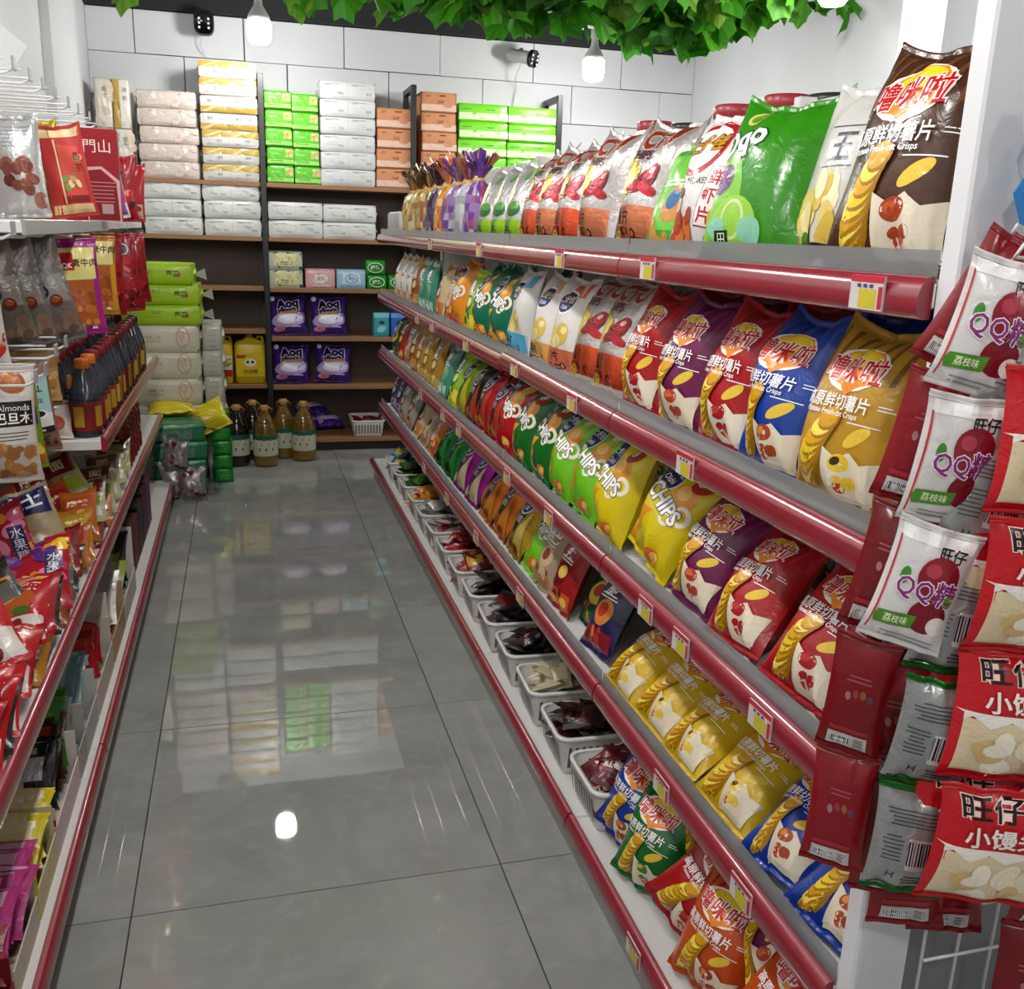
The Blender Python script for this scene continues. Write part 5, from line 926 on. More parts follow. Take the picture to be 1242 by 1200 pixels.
MID = [('noodle', 1, -0.50, 3.42, 1.0, -0.5, 'tall noodle pack leaning over the rail below the bottles'), ('noodle', 2, -0.54, 3.30, 0.9, -0.6, 'noodle pack with olive band leaning beside another under the bottle shelf'), ('noodle', 3, -0.49, 3.58, 1.0, -0.45, 'farthest noodle pack leaning beside the sauce jars'),
       ('stick', 2, -0.62, 3.20, 0.8, -0.5, 'dark red spicy stick pack at the back below the bottles'), ('stick', 0, -0.55, 3.12, 0.95, -0.6, 'brown spicy stick pack lying slanted below the noodle packs'), ('stick', 3, -0.52, 3.02, 1.0, -0.6, 'orange spicy stick pack lying slanted, middle of the sticks'), ('stick', 1, -0.50, 2.92, 1.0, -0.6, 'golden spicy stick pack lying slanted beside the cookie pack'), ('stick', 5, -0.56, 2.86, 0.9, -0.6, 'ochre spicy stick pack tucked behind the cookie pack'), ('stick', 4, -0.64, 2.95, 0.7, -0.5, 'rust coloured spicy stick pack in the dark corner'),
       ('cookie', 0, -0.53, 2.72, 0.75, -0.35, 'clear biscuit pack with navy header on the middle shelf'), ('fruit', 1, -0.60, 2.62, 0.7, -0.30, 'fruit printed sweets bag next to the biscuit pack'), ('fruit', 2, -0.66, 2.52, 0.7, -0.30, 'fruit printed sweets bag in the middle of three'), ('fruit', 3, -0.71, 2.42, 0.7, -0.25, 'fruit printed sweets bag at the picture edge'),
       ('black', 1, -0.56, 2.30, 1.1, -0.75, 'black snack pack with a white barcode on the middle shelf'), ('black', 2, -0.66, 2.80, 0.6, -0.4, 'black snack pack tucked behind the fruit sweets'), ('redwhite', 0, -0.53, 2.08, 1.05, -0.5, 'red snack bag with white foot beside the barcode pack'), ('redwhite', 1, -0.56, 1.90, 1.05, -0.3, 'red snack bag with orange tomato shape'), ('redwhite', 2, -0.52, 1.72, 1.1, -0.2, 'red snack bag with chopped chilli print by the rail'), ('redwhite', 3, -0.55, 1.52, 1.1, -0.2, 'red snack bag closest to the camera on the middle shelf'), ('redwhite', 4, -0.66, 2.10, 0.7, -0.2, 'red snack bag at the back of the middle shelf'), ('fruit', 4, -0.48, 2.52, 1.0, -0.5, 'fruit printed sweets bag lying at the rail edge'), ('stick', 6, -0.47, 2.68, 1.1, -0.7, 'dark red spicy stick pack lying along the rail'), ('black', 3, -0.49, 2.36, 1.15, -0.6, 'black snack pack lying at the rail beside the fruit sweets'), ('redwhite', 6, -0.47, 2.22, 1.2, -0.7, 'red snack bag lying askew at the rail'), ('redwhite', 7, -0.46, 1.90, 1.2, -0.2, 'red snack bag lying flat against the rail'), ('fruit', 5, -0.48, 1.62, 1.15, -0.3, 'fruit printed sweets bag lying near the camera'), ('stick', 7, -0.46, 2.84, 1.15, -0.7, 'orange spicy stick pack lying over the rail'), ('noodle', 4, -0.47, 3.20, 1.15, -0.6, 'noodle pack lying low against the rail'), ('redwhite', 8, -0.48, 1.76, 1.1, 0.3, 'red snack bag with a white foot lying by the rail end'), ('black', 4, -0.50, 2.62, 1.2, 0.2, 'black snack pack under the rail edge below the biscuit pack'), ('stick', 8, -0.50, 2.46, 1.3, 0.4, 'brown spicy stick pack lying flat beside the rail'), ('fruit', 6, -0.50, 2.30, 1.25, -0.4, 'fruit printed sweets bag lying flat before the barcode pack'), ('stick', 9, -0.50, 2.14, 1.3, 0.5, 'golden spicy stick pack lying flat among red bags'), ('redwhite', 9, -0.50, 2.02, 1.25, 0.4, 'red snack bag with orange shape lying flat at the rail'), ('black', 5, -0.50, 1.84, 1.25, -0.4, 'black snack pack lying flat between red bags'), ('redwhite', 10, -0.50, 1.66, 1.25, 0.3, 'red snack bag lying flat near the shelf front corner'), ('stick', 10, -0.50, 3.08, 1.25, 0.3, 'dark red spicy stick pack lying beyond the biscuit pack'), ('noodle', 5, -0.50, 3.74, 1.2, 0.2, 'noodle pack lying flat before the sauce jars'), ('stick', 11, -0.50, 3.30, 1.25, -0.3, 'rust spicy stick pack wedged below the noodle packs'), ('noodle', 6, -0.50, 3.90, 1.1, -0.2, 'noodle pack leaning against the red sauce jars'), ('stick', 12, -0.62, 3.45, 0.9, -0.2, 'brown spicy stick pack in the shade under the bottles'), ('redwhite', 5, -0.68, 1.80, 0.7, -0.2, 'second red snack bag at the back of the middle shelf')]
for n_, (kd, s, x, y, lean, roll, lab) in enumerate(MID):
    near_ = x > -0.53 and y < 4.1 and kd != 'cookie'
    rt_ = (-lean - 0.1, roll * 0.25, 0.06) if near_ else (-lean, roll * 0.6, 0.35); mx_ = np.array(euler_m((0, 0, 0), rt_, 1.1))[:3, :3]; far_ = float((verts_of(MIDK[kd](s)[0]) @ mx_.T)[:, 0].max())
    put_bag(MIDK[kd](s), 'snack_pouch', lab, 'snack pouch', 'packs leaning on the middle wall shelf', (LX + (0.004 if near_ else -0.006) - far_ - 0.02 * (n_ % 3) * (not near_) if x > -0.57 else x + 0.02, y - 0.10, 0), rt_, rest=0.452 + (0.03 if n_ % 2 else 0), sc=1.1)
for n, y in enumerate([4.02, 4.12, 4.22, 4.32, 4.42]):
    for q in range(2):
        o = bpy.data.objects.new('sauce_jar', None); COL.objects.link(o); o.location = (-0.50, y, 0.451 + 0.098 * q)
        tag(o, 'red chilli sauce jar, %s row, %s from the noodle packs' % (['lower', 'upper'][q], ORD[n]), 'jar', 'red sauce jars under the bottle shelf')
        link('jar_body', MB().lathe([(0.036, 0), (0.041, 0.006), (0.041, 0.065), (0.035, 0.072)], 18, ['#4a0a0c', '#7a1216', '#5a0c10']).build('jar_body', M_SAUCE), parent=o); link('lid', MB().lathe([(0.037, 0.07), (0.039, 0.072), (0.039, 0.092), (0.035, 0.0955), (0.001, 0.0955)], 18, '#8e181c').build('lid', M_PLAST), parent=o)
# --- display boxes with upright sachets on the base
def tray(y0, y1, x0, x1, h, col, print_, label, hb=None):
    o = bpy.data.objects.new('display_tray', None); COL.objects.link(o); o.location = ((x0 + x1) / 2, (y0 + y1) / 2, 0.101); tag(o, label, 'display box', 'card display trays on the base shelf')
    a, b = (x1 - x0) / 2, (y1 - y0) / 2; t = 0.003; hb = hb or h
    link('tray_base', MB().box(-a, -b, 0, a, b, t, col).build('tray_base', M_CARD), parent=o)
    link('side_wall', MB().box(a - t, -b, t, a, b, h * 0.5, col).build('side_wall', M_CARD), parent=o); link('side_wall', MB().box(-a, -b, t, -a + t, b, hb, col).build('side_wall', M_CARD), parent=o)
    link('front_wall', MB().box(-a + t, -b, t, a - t, -b + t, h * 0.6, col).build('front_wall', M_CARD), parent=o); link('rear_wall', MB().box(-a + t, b - t, t, a - t, b, hb, col).build('rear_wall', M_CARD), parent=o)
    if print_: flatprint(print_, 2 * a, -b - 0.0004, M_CARD, 'printed_front', o)
    return o
def upright(y0, y1, x0, x1, n, key, base, cols, w, h, desc, grp, mat=None, z=0.106, lean=0.35, yaw=0.0, word=''):
    k = sachet(key, base, cols, w, h, 0.014, mat, word)
    for i in range(n):
        y = y0 + (y1 - y0) * (i + 0.5) / n
        o = link('snack_sachet', k[0], ((x0 + x1) / 2 + 0.012 + j(0.010), y, z + 0.045 + j(0.004)), (-lean + j(0.1), j(0.08), yaw + j(0.15))); tag(o, '%s standing in its card tray, %s in line' % (desc, ORD[i]), 'sachet', grp)
TX0, TX1 = -0.685, -0.425
tray(1.36, 1.53, TX0, TX1, 0.10, '#7a1a1e', None, 'dark red card tray of red sachets, closest to the camera')
upright(1.37, 1.52, TX0, TX1, 6, 'red_block_sachet', '#8a1018', ['#b83038', '#e0d8d4'], 0.20, 0.11, 'dark red sachet', 'red sachets in the closest tray', lean=0.9, word='山楂')
tray(1.54, 1.74, TX0, TX1, 0.12, '#c8bfae', None, 'cream card tray of pink wafer packs')
upright(1.55, 1.73, TX0, TX1, 8, 'pink_wafer', '#b8387e', ['#d8a8bc', '#e8d0da', '#a02a6a'], 0.21, 0.14, 'pink wafer pack', 'pink wafer packs in the cream tray', lean=0.9, word='草莓味')
tray(1.75, 1.94, TX0, TX1, 0.13, '#cfc79a', rc(-0.5, 0, 0.5, 0.4, '#d8c82a'), 'cream card tray of yellow wafer packs')
upright(1.76, 1.93, TX0, TX1, 8, 'yellow_wafer', '#d2c01a', ['#e8d8a0', '#c8702a', '#b02a24'], 0.21, 0.15, 'yellow wafer pack', 'yellow wafer packs in the cream tray', lean=0.9, word='香蕉味')
tray(1.95, 2.24, TX0, TX1, 0.14, '#d8cac4', rc(-0.5, 0.02, 0.5, 0.45, '#d2b8b0') + rc(-0.1, 0.28, 0.5, 0.34, '#a02a2a') + blobs(10, -0.05, 0.22, 0.4, 0.42, 0.08, ['#b8642a', '#d88a3a', '#a04a1c'], 3) + tx('爽', -0.22, 0.30, 0.16, '#1a1414', 0, 0.03), 'pink white card tray of black and green sachets with a black character', 0.14)
upright(1.97, 2.10, TX0, TX1, 9, 'black_white_sachet', '#1e1c1e', ['#b0aeb0', '#2c1a1a'], 0.20, 0.16, 'black and white sachet', 'black sachets in the pink white tray', M_FOIL, lean=0.6)
upright(2.11, 2.20, TX0, TX1, 4, 'dark_red_sachet', '#3a1010', ['#8a2a1c', '#5a1a14'], 0.20, 0.16, 'maroon sachet', 'maroon sachets in the pink white tray', lean=0.5)
upright(2.18, 2.23, TX0, TX1 + 0.03, 3, 'green_sachet', '#2f7a16', ['#58a82a', '#1c5a10'], 0.16, 0.19, 'leaf green sachet', 'green sachets in the pink white tray', lean=0.3)
tray(2.26, 2.36, TX0, TX1, 0.15, '#a8a49e', None, 'grey card tray between green and blue sachets')
upright(2.27, 2.35, TX0, TX1, 3, 'clear_grey_sachet', '#8a8680', ['#b8b4ae', '#5a5650'], 0.20, 0.15, 'clear grey sachet', 'clear grey sachets', lean=0.25)
tray(2.37, 2.56, TX0, TX1, 0.15, '#b8bab8', None, 'pale card tray of blue grey sachets')
upright(2.39, 2.54, TX0, TX1, 7, 'blue_grey_sachet', '#6e8e98', ['#9ab4ba', '#2c3a4a', '#c87a8a'], 0.18, 0.165, 'blue grey sachet', 'blue grey sachets in the pale tray', lean=0.55)
tray(2.58, 2.90, TX0, TX1, 0.16, '#c8beb0', None, 'tan card tray of red fruit packs')
for n, (x, y, c) in enumerate([(-0.60, 2.66, 1), (-0.49, 2.68, 0), (-0.50, 2.80, 0), (-0.60, 2.82, 1)]):
    put_bag(sachet('fruit_pouch_%d' % c, ['#9c1018', '#a8501c'][c], [['#c82a2a', '#e8dcd8'], ['#c87a2a', '#7a2a14']][c], 0.12, 0.15, 0.05), 'fruit_pouch', '%s fruit pouch in the tan tray, %s of its pair' % (['bright red', 'orange brown'][c], ['front', 'front', 'rear', 'rear'][n]), 'snack pouch', 'fruit pouches in the tan tray', (x, y, 0.16), (-0.8, 0.2 * (n - 1), 0.3))
o = link('header_card', MB().rbox(-0.085, -0.004, 0, 0.085, 0.004, 0.20, 0.002, '#cdc2b0').build('header_card', M_CARD), (-0.52, 2.895, 0.13), (-0.15, 0, 0.05)); tag(o, 'cream header card with a hang hole behind the red fruit pouches', 'card')
flatprint(rc(-0.38, 0.72, -0.12, 0.98, '#2a2c4a') + el(0.1, 1.0, 0.1, 0.03, '#3a3630') + lines(0.0, 0.62, 0.8, 2, 0.08, '#6a2a2a', 0.03), 0.17, -0.0045, M_CARD, 'printed_panel', o)
tray(2.92, 3.22, TX0, TX1, 0.16, '#b89a78', None, 'brown card tray of white sachets')
upright(2.94, 3.20, TX0, TX1, 10, 'white_snack_sachet', '#b8b2b0', ['#d8d4d2', '#7a2a3a', '#4a4448'], 0.20, 0.19, 'crumpled white sachet', 'white sachets in the brown tray', M_FOIL, lean=0.55)
tray(3.24, 3.56, TX0, TX1, 0.17, '#cfcac4', None, 'white card tray of black and lime sachets', 0.24)
upright(3.26, 3.34, TX0, TX1, 4, 'lime_sachet', '#8a9a3a', ['#c8d07a', '#3a4a1c'], 0.19, 0.17, 'lime green sachet', 'lime sachets in the white tray', lean=0.6)
upright(3.35, 3.54, TX0, TX1, 7, 'black_seaweed_sachet', '#1c1a1c', ['#4a4648', '#7a1a20'], 0.19, 0.19, 'black seaweed sachet', 'black sachets in the white tray', lean=0.4)
for n, (y, c, h) in enumerate([(3.66, '#5c1820', 0.20), (3.84, '#6a2420', 0.19), (4.02, '#2a2022', 0.20), (4.20, '#4a1a34', 0.21), (4.38, '#6a2a5a', 0.21)]):
    o = link('card_box', MB().rbox(-0.12, -0.08, 0, 0.12, 0.08, h, 0.003, c).build('card_box', M_CARD), (-0.565, y, 0.101)); tag(o, '%s card box on the base shelf before the green bags' % ['wine red', 'brick red', 'black', 'plum', 'violet'][n], 'box', 'card boxes at the end of the base shelf')
    flatprint(rc(-0.42, 0.2, 0.42, 0.6, ['#8a3a3a', '#a0524a', '#5a4a4a', '#7a3a5a', '#8a5a7a'][n]) + tx('糖果', 0, 0.4, 0.22, '#e0d4cc', 0, 0.02), 0.24, -0.0804, M_CARD, 'printed_front', o)
# ================================================================== BACK SHELVES
def soft_pack(key, w, d, h, base, front, mat=None, top=None, puff=0.006, seam=True):
    """film-wrapped bundle: bulging box with printed front (front prints in units of w, origin at the lower centre)"""
    n = 8; m = MB(); r = random.Random(hash_(key))
    def face(f, col):
        V = [f(i / n * 2 - 1, k / n * 2 - 1) for k in range(n + 1) for i in range(n + 1)]
        m.add(V, [(k * (n + 1) + i, k * (n + 1) + i + 1, (k + 1) * (n + 1) + i + 1, (k + 1) * (n + 1) + i) for k in range(n) for i in range(n)], col)
    def B(u, v): return (1 - u ** 4) * (1 - v ** 4)
    def rnds(u): return 1 - 0.10 * abs(u) ** 10
    ph = r.uniform(0, 6)
    fy = lambda u, v: -d / 2 - puff * B(u, v) - 0.0012 * math.sin(9 * u + 5 * v + ph) * B(u, v)
    face(lambda u, v: (u * w / 2 * rnds(v) ** 0.4, fy(u, v) + 0.006 * max(abs(u), abs(v)) ** 12, h / 2 + v * h / 2), base)
    face(lambda u, v: (-u * w / 2, d / 2, h / 2 + v * h / 2), base)
    face(lambda u, v: (u * w / 2, v * d / 2, h + 0.3 * puff * B(u, v) - 0.003 * abs(v) ** 12), top or base)
    face(lambda u, v: (u * w / 2, -v * d / 2, 0), base)
    face(lambda u, v: (w / 2 + puff * 0.4 * B(u, v), u * d / 2, h / 2 + v * h / 2), base)
    face(lambda u, v: (-w / 2 - puff * 0.4 * B(u, v), -u * d / 2, h / 2 + v * h / 2), base)
    for i, (T, c) in enumerate(front):
        T = subdiv(np.asarray(T, float) * w, 0.02); q = T.reshape(-1, 2)
        u = np.clip(q[:, 0] / (w / 2), -1, 1); v = np.clip((q[:, 1] - h / 2) / (h / 2), -1, 1)
        m.add([(a[0], fy(b, c2) - 0.0006 - 0.0002 * min(i, 14) - (0.0), a[1]) for a, b, c2 in zip(q, u, v)], np.arange(len(q)).reshape(-1, 3), c)
    body = m.build(key, mat or M_CLEARFILM)
    sm = None
    if seam:
        sm = []
        for sg in (-1, 1):
            s = MB()
            x = sg * (w / 2 + puff * 0.4)
            s.add([(x - sg * 0.004, -d * 0.3, h * 0.5), (x + sg * 0.012, -d * 0.22, h * 0.52), (x + sg * 0.012, d * 0.22, h * 0.5), (x - sg * 0.004, d * 0.3, h * 0.5), (x + sg * 0.004, 0, h * 0.8), (x + sg * 0.004, 0, h * 0.2)], [(0, 1, 4), (1, 2, 4), (2, 3, 4), (0, 5, 1), (1, 5, 2), (2, 5, 3)], base, 0, False)
            sm.append(s.build(key + '_end_fold', mat or M_CLEARFILM))
    return body, sm
def put_pack(k, name, label, cat, grp, loc, rz=0.0):
    o = link(name, k[0], loc, (0, 0, rz)); tag(o, label, cat, grp)
    for f in k[1] or []: link('end_fold', f, parent=o)
    return o
def two(fn): # print repeated on two halves
    return fn(-0.25) + fn(0.25)
P_PALE = two(lambda x: blobs(7, x - 0.2, 0.03, x + 0.2, 0.25, 0.05, ['#d8c4b8', '#e2d4c8', '#cdb4a8', '#e8dcd2'], 4) + tx('竹本色', x, 0.24, 0.035, '#8a7a70'))
P_WHITE = two(lambda x: lines(x - 0.05, 0.24, 0.28, 1, 0.04, '#9a9ea2', 0.014) + tx('柔韧', x + 0.13, 0.10, 0.05, '#7a7e82') + el(x - 0.02, 0.14, 0.10, 0.05, '#c4c6c6') + tx('Tissue', x - 0.12, 0.235, 0.035, '#6a6e74')) + rc(-0.002, 0, 0.002, 0.3, '#b0b2b2')
P_GOLD = rc(-0.5, 0.17, 0.5, 0.275, '#b8963a') + pg([(-0.5, 0.17), (-0.2, 0.275), (-0.1, 0.275), (-0.4, 0.17)], '#d8c07a') + pg([(0.0, 0.17), (0.2, 0.275), (0.28, 0.275), (0.1, 0.17)], '#d8c07a') + pg([(0.3, 0.17), (0.44, 0.275), (0.5, 0.275), (0.4, 0.17)], '#ccb060') + two(lambda x: tx('清风', x + 0.05, 0.11, 0.05, '#3a4a5a') + tx('Paper', x - 0.12, 0.05, 0.035, '#6a6e74'))
P_GOLD2 = rc(-0.5, 0.0, 0.5, 0.10, '#b0923e') + pg([(-0.5, 0), (-0.3, 0.1), (-0.2, 0.1), (-0.4, 0)], '#d0ba78') + two(lambda x: tx('清风', x - 0.08, 0.19, 0.055, '#2a3a4a') + tx('纸', x + 0.12, 0.19, 0.05, '#4a5a6a'))
P_GREEN = rc(-0.5, 0.22, 0.5, 0.58, '#58b81c') + rc(0.18, 0.30, 0.48, 0.58, '#d8c88a') + tx('木', 0.33, 0.44, 0.22, '#b8702a', 0.3, 0.02) + rc(-0.5, 0.05, 0.5, 0.2, '#9adc6a') + tx('Green', -0.2, 0.42, 0.10, '#d8f0b0') + lines(-0.15, 0.14, 0.5, 1, 0.05, '#3f9a14', 0.03)
P_PEACH = tx('植护', -0.30, 0.42, 0.07, '#5a2a1a') + lines(0.1, 0.42, 0.2, 1, 0.04, '#5a3020', 0.03) + rc(-0.5, 0.03, 0.5, 0.2, '#d8b8a4') + tx('Soft', 0.05, 0.28, 0.12, '#a0562e', 0, 0.01) + el(0.25, 0.2, 0.14, 0.08, '#c88a6a')
P_LIME2 = two(lambda x: rc(x - 0.25, 0.03, x + 0.25, 0.16, '#cfe0b0') + tx('竹', x + 0.05, 0.12, 0.07, '#4a7a1c') + lines(x - 0.1, 0.22, 0.2, 1, 0.02, '#3f7a14', 0.014))
K_PALE = soft_pack('pale_tissue_pack', 0.322, 0.22, 0.094, '#c8bdb4', P_PALE); K_WH = soft_pack('white_tissue_pack', 0.328, 0.22, 0.097, '#c8cac9', P_WHITE); K_WH2 = soft_pack('white_tissue_pack_low', 0.322, 0.22, 0.10, '#d2d3d0', P_WHITE)
K_G1 = soft_pack('gold_tissue_pack', 0.318, 0.22, 0.0925, '#c6c4be', P_GOLD); K_G2 = soft_pack('gold_tissue_pack_turned', 0.318, 0.22, 0.0925, '#c6c4be', P_GOLD2)
K_GR = soft_pack('green_tissue_pack', 0.152, 0.22, 0.102, '#4fb01a', P_GREEN); K_PC = soft_pack('peach_tissue_pack', 0.216, 0.22, 0.114, '#c4875f', P_PEACH, M_CARD, None, 0.002, False); K_LM = soft_pack('lime_tissue_pack', 0.31, 0.22, 0.103, '#6cc81c', P_LIME2)
YB = BY + 0.125
def stack(k, name, x, y, z, h, n, what, grp, rz=0.02, ks=None):
    for i in range(n):
        put_pack(ks[i] if ks else k, name, '%s, %s from the bottom' % (what, ORD[i]) if n > 1 else what, 'tissue pack', grp, (x + j(0.004), y + j(0.004), z + h * i), j(rz))
T0 = 1.651
stack(K_PALE, 'tissue_pack', -0.385, YB, T0, 0.0955, 5, 'pale beige tissue pack in the five-high stack', 'pale beige tissue stack')
stack(K_G1, 'tissue_pack', -0.045, YB, T0, 0.094, 7, 'gold banded tissue pack in the tall stack under the bulb', 'gold banded tissue stack', 0.015, [K_G1, K_G1, K_G1, K_G2, K_G2, K_G1, K_G1])
stack(K_GR, 'tissue_pack', 0.235, YB, T0, 0.1035, 5, 'green tissue pack in the column beside the black post', 'green tissue column by the post')
stack(K_GR, 'tissue_pack', 0.392, YB + 0.01, T0, 0.1015, 5, 'green tissue pack in the column beside the white stack', 'green tissue column by the white stack')
stack(K_WH, 'tissue_pack', 0.640, YB, T0, 0.0985, 6, 'white tissue pack in the stack between green and peach', 'white tissue stack between green and peach')
stack(K_PC, 'tissue_pack', 0.920, YB, T0, 0.1155, 4, 'peach tissue box in the four-high stack', 'peach boxes before the second post')
stack(K_PC, 'tissue_pack', 1.195, YB, T0, 0.1135, 5, 'peach tissue box in the five-high stack', 'peach boxes beyond the second post')
stack(K_LM, 'tissue_pack', 1.475, YB, T0, 0.104, 5, 'lime tissue pack in the column beside the peach boxes', 'lime column by the peach boxes')
stack(K_LM, 'tissue_pack', 1.79, YB, T0, 0.1035, 5, 'lime tissue pack in the column beside the last post', 'lime column by the last post')
T1 = 1.336
stack(K_WH2, 'tissue_pack', -0.385, YB, T1, 0.102, 3, 'white tissue pack under the pale beige stack', 'white packs under the pale stack')
stack(K_WH2, 'tissue_pack', -0.052, YB, T1, 0.102, 3, 'white tissue pack under the gold banded stack', 'white packs under the gold stack')
stack(K_WH2, 'tissue_pack', 0.318, YB, T1, 0.106, 2, 'white tissue pack under the green columns', 'white packs under the green columns')
stack(K_WH2, 'tissue_pack', 0.645, YB, T1, 0.104, 2, 'white tissue pack under the tall white stack', 'white packs under the white stack')
# packs standing on end in the corner, on top of the display
K_V = soft_pack('upright_tissue_pack', 0.092, 0.2, 0.26, '#d4ccc0', blobs(12, -0.4, 0.2, 0.4, 2.6, 0.3, ['#cfc0b0', '#ddd2c6', '#c8b8a4'], 2) + tx('纸', 0.1, 2.2, 0.3, '#3a4a4a') + tx('巾', 0.1, 1.8, 0.3, '#3a4a4a')); K_VG = soft_pack('upright_gold_tissue_pack', 0.092, 0.2, 0.26, '#d8d4ca', rc(-0.5, 0, -0.1, 2.8, '#b0923a') + tx('清', 0.2, 2.2, 0.3, '#2a3a3a') + tx('风', 0.2, 1.7, 0.3, '#2a3a3a'))
for n, (x, z, k) in enumerate([(-0.725, T0, K_V), (-0.628, T0, K_V), (-0.725, T0 + 0.262, K_V), (-0.628, T0 + 0.262, K_VG), (-0.725, T0 + 0.524, K_V), (-0.628, T0 + 0.524, K_VG)]):
    if n > 3: continue
    put_pack(k, 'tissue_pack', ['cream tissue pack standing on end, lower one by the grey pilaster', 'cream tissue pack standing on end, lower one by the pale stack', 'cream tissue pack standing on end, upper one by the pilaster', 'gold edged tissue pack standing on end, upper one by the stack'][n], 'tissue pack', 'tissue packs standing on end', (x, YB, z))
# --- floor stack: cream toilet roll packs with lime tissue bags on top
K_CR = soft_pack('cream_roll_pack', 0.40, 0.30, 0.143, '#d6d3bd', tx('洁柔本色', -0.08, 0.20, 0.05, '#c0745a') + lines(-0.08, 0.14, 0.2, 1, 0.04, '#c89a84', 0.012) + ring(0.30, 0.20, 0.09, 0.14, 0.014, '#d09a80') + ring(0.33, 0.18, 0.06, 0.09, 0.012, '#d8a890') + ring(0.28, 0.23, 0.04, 0.06, 0.01, '#d09a80'), puff=0.014)
K_LB = soft_pack('lime_bag', 0.40, 0.28, 0.106, '#9fc41e', tx('绵柔', -0.05, 0.17, 0.06, '#7a9a1c') + tx('芦荟', 0.26, 0.14, 0.085, '#2a3a14', 0, 0.02) + el(0.34, 0.13, 0.02, 0.035, '#a83a2a') + lines(-0.1, 0.1, 0.2, 1, 0.02, '#86a81c', 0.012), puff=0.014)
for i in range(6): put_pack(K_CR, 'toilet_roll_pack', 'cream toilet roll pack in the floor stack, %s from the floor' % ORD[i], 'toilet roll pack', 'cream toilet roll packs', (-0.45, 5.70, 0.001 + 0.1445 * i), j(0.02))
lb_tail = MB().add([(0.20, -0.05, 0.05), (0.265, -0.08, 0.085), (0.27, -0.02, 0.02), (0.255, 0.02, 0.06)], [(0, 2, 1), (0, 3, 2), (1, 2, 3), (0, 1, 3)], '#d0d2c8', 0, False).build('twisted_end', M_CLEARFILM)
for i in range(3):
    o = put_pack(K_LB, 'tissue_bag', 'lime green tissue bag on the cream packs, %s from the top' % ORD[2 - i], 'tissue pack', 'lime tissue bags', (-0.435 - (0.03 if i == 2 else 0), 5.69, 0.869 + 0.1075 * i), j(0.03)); link('twisted_end', lb_tail, parent=o)
K_TR = soft_pack('translucent_roll_pack', 0.10, 0.28, 0.143, '#c6c4ba', lines(0, 1.1, 0.5, 4, 0.3, '#aaa89e', 0.05), puff=0.012)
for i in range(6): put_pack(K_TR, 'toilet_roll_pack', 'translucent roll pack beside the cream stack, %s from the floor' % ORD[i], 'toilet roll pack', 'translucent roll packs', (-0.185, 5.78, 0.001 + 0.1445 * i), j(0.03))
# --- wipes and soaps
def brick(key, w, d, h, base, front, mat=None): return soft_pack(key, w, d, h, base, front, mat or M_FILM, puff=0.004, seam=False)
Z1 = 1.036
KF = brick('floral_wipes', 0.205, 0.11, 0.108, '#c8cdb8', blobs(18, -0.48, 0.03, 0.48, 0.5, 0.05, ['#4a6a5a', '#2c4a48', '#8aa08a'], 3) + rc(-0.3, 0.10, 0.34, 0.46, '#d8d49a') + tx('湿巾', 0.02, 0.34, 0.11, '#3a4a2a') + lines(0.02, 0.2, 0.4, 2, 0.06, '#5a6a3a', 0.03))
for i in range(2): put_pack(KF, 'wipes_pack', ['floral wet wipes pack at the bottom of the pair by the post', 'floral wet wipes pack on top of the pair by the post'][i], 'wipes pack', 'floral wipes packs', (0.25, BY + 0.09, Z1 + 0.109 * i))
put_pack(brick('pink_wipes', 0.18, 0.10, 0.115, '#d8a8ae', el(0.02, 0.32, 0.30, 0.22, '#e8dcd8') + ring(0.02, 0.32, 0.28, 0.20, 0.025, '#a8606a') + tx('婴儿', 0.02, 0.32, 0.14, '#7a3a44') + lines(0.02, 0.06, 0.7, 1, 0.02, '#e8d0d0', 0.05)), 'wipes_pack', 'pink baby wipes pack with an oval white label', 'wipes pack', None, (0.46, BY + 0.085, Z1))
put_pack(brick('blue_wipes', 0.18, 0.10, 0.115, '#9cc0d8', pg([(-0.32, 0.16), (0.34, 0.16), (0.3, 0.54), (-0.28, 0.54)], '#c8dce8') + ring(0.02, 0.34, 0.22, 0.16, 0.025, '#4a7aa0') + tx('湿巾', 0.02, 0.34, 0.13, '#2a5a80') + lines(0.02, 0.06, 0.8, 1, 0.02, '#7aa8c8', 0.06)), 'wipes_pack', 'light blue wipes pack beside the pink one', 'wipes pack', None, (0.65, BY + 0.085, Z1))
KG = brick('green_wipes', 0.125, 0.10, 0.088, '#1c8a24', ring(0.0, 0.34, 0.40, 0.26, 0.05, '#c8e0c0') + el(0, 0.34, 0.33, 0.2, '#1c7a20') + tx('绿茶', 0, 0.34, 0.24, '#e0f0d8', 0, 0.02))
for i, (x, z) in enumerate([(0.812, 0), (0.805, 0.089), (0.945, 0)]): put_pack(KG, 'wipes_pack', ['green tea wipes pack, lower of the stacked pair', 'green tea wipes pack, upper of the stacked pair', 'green tea wipes pack beside the stacked pair'][i], 'wipes pack', 'green tea wipes packs', (x, BY + 0.085, Z1 + z), -0.06 * (i == 1))
for i, (x, c, l) in enumerate([(0.84, '#3f9aa8', 'teal soap box on the shelf beside the purple bags'), (0.95, '#2f6ac0', 'blue soap box next to the teal one')]):
    put_pack(brick('soap_box_%d' % i, 0.10, 0.09, 0.15, c, el(0, 0.5, 0.3, 0.2, '#8ac8d0' if i == 0 else '#8ab0e8', 0.5) + rc(-0.5, 1.2, 0.5, 1.5, '#7ac0c8' if i == 0 else '#6a9ae0') + el(0, 0.9, 0.2, 0.12, '#1c4a58'), M_CARD), 'soap_box', l, 'box', None, (x, BY + 0.08, 0.736))
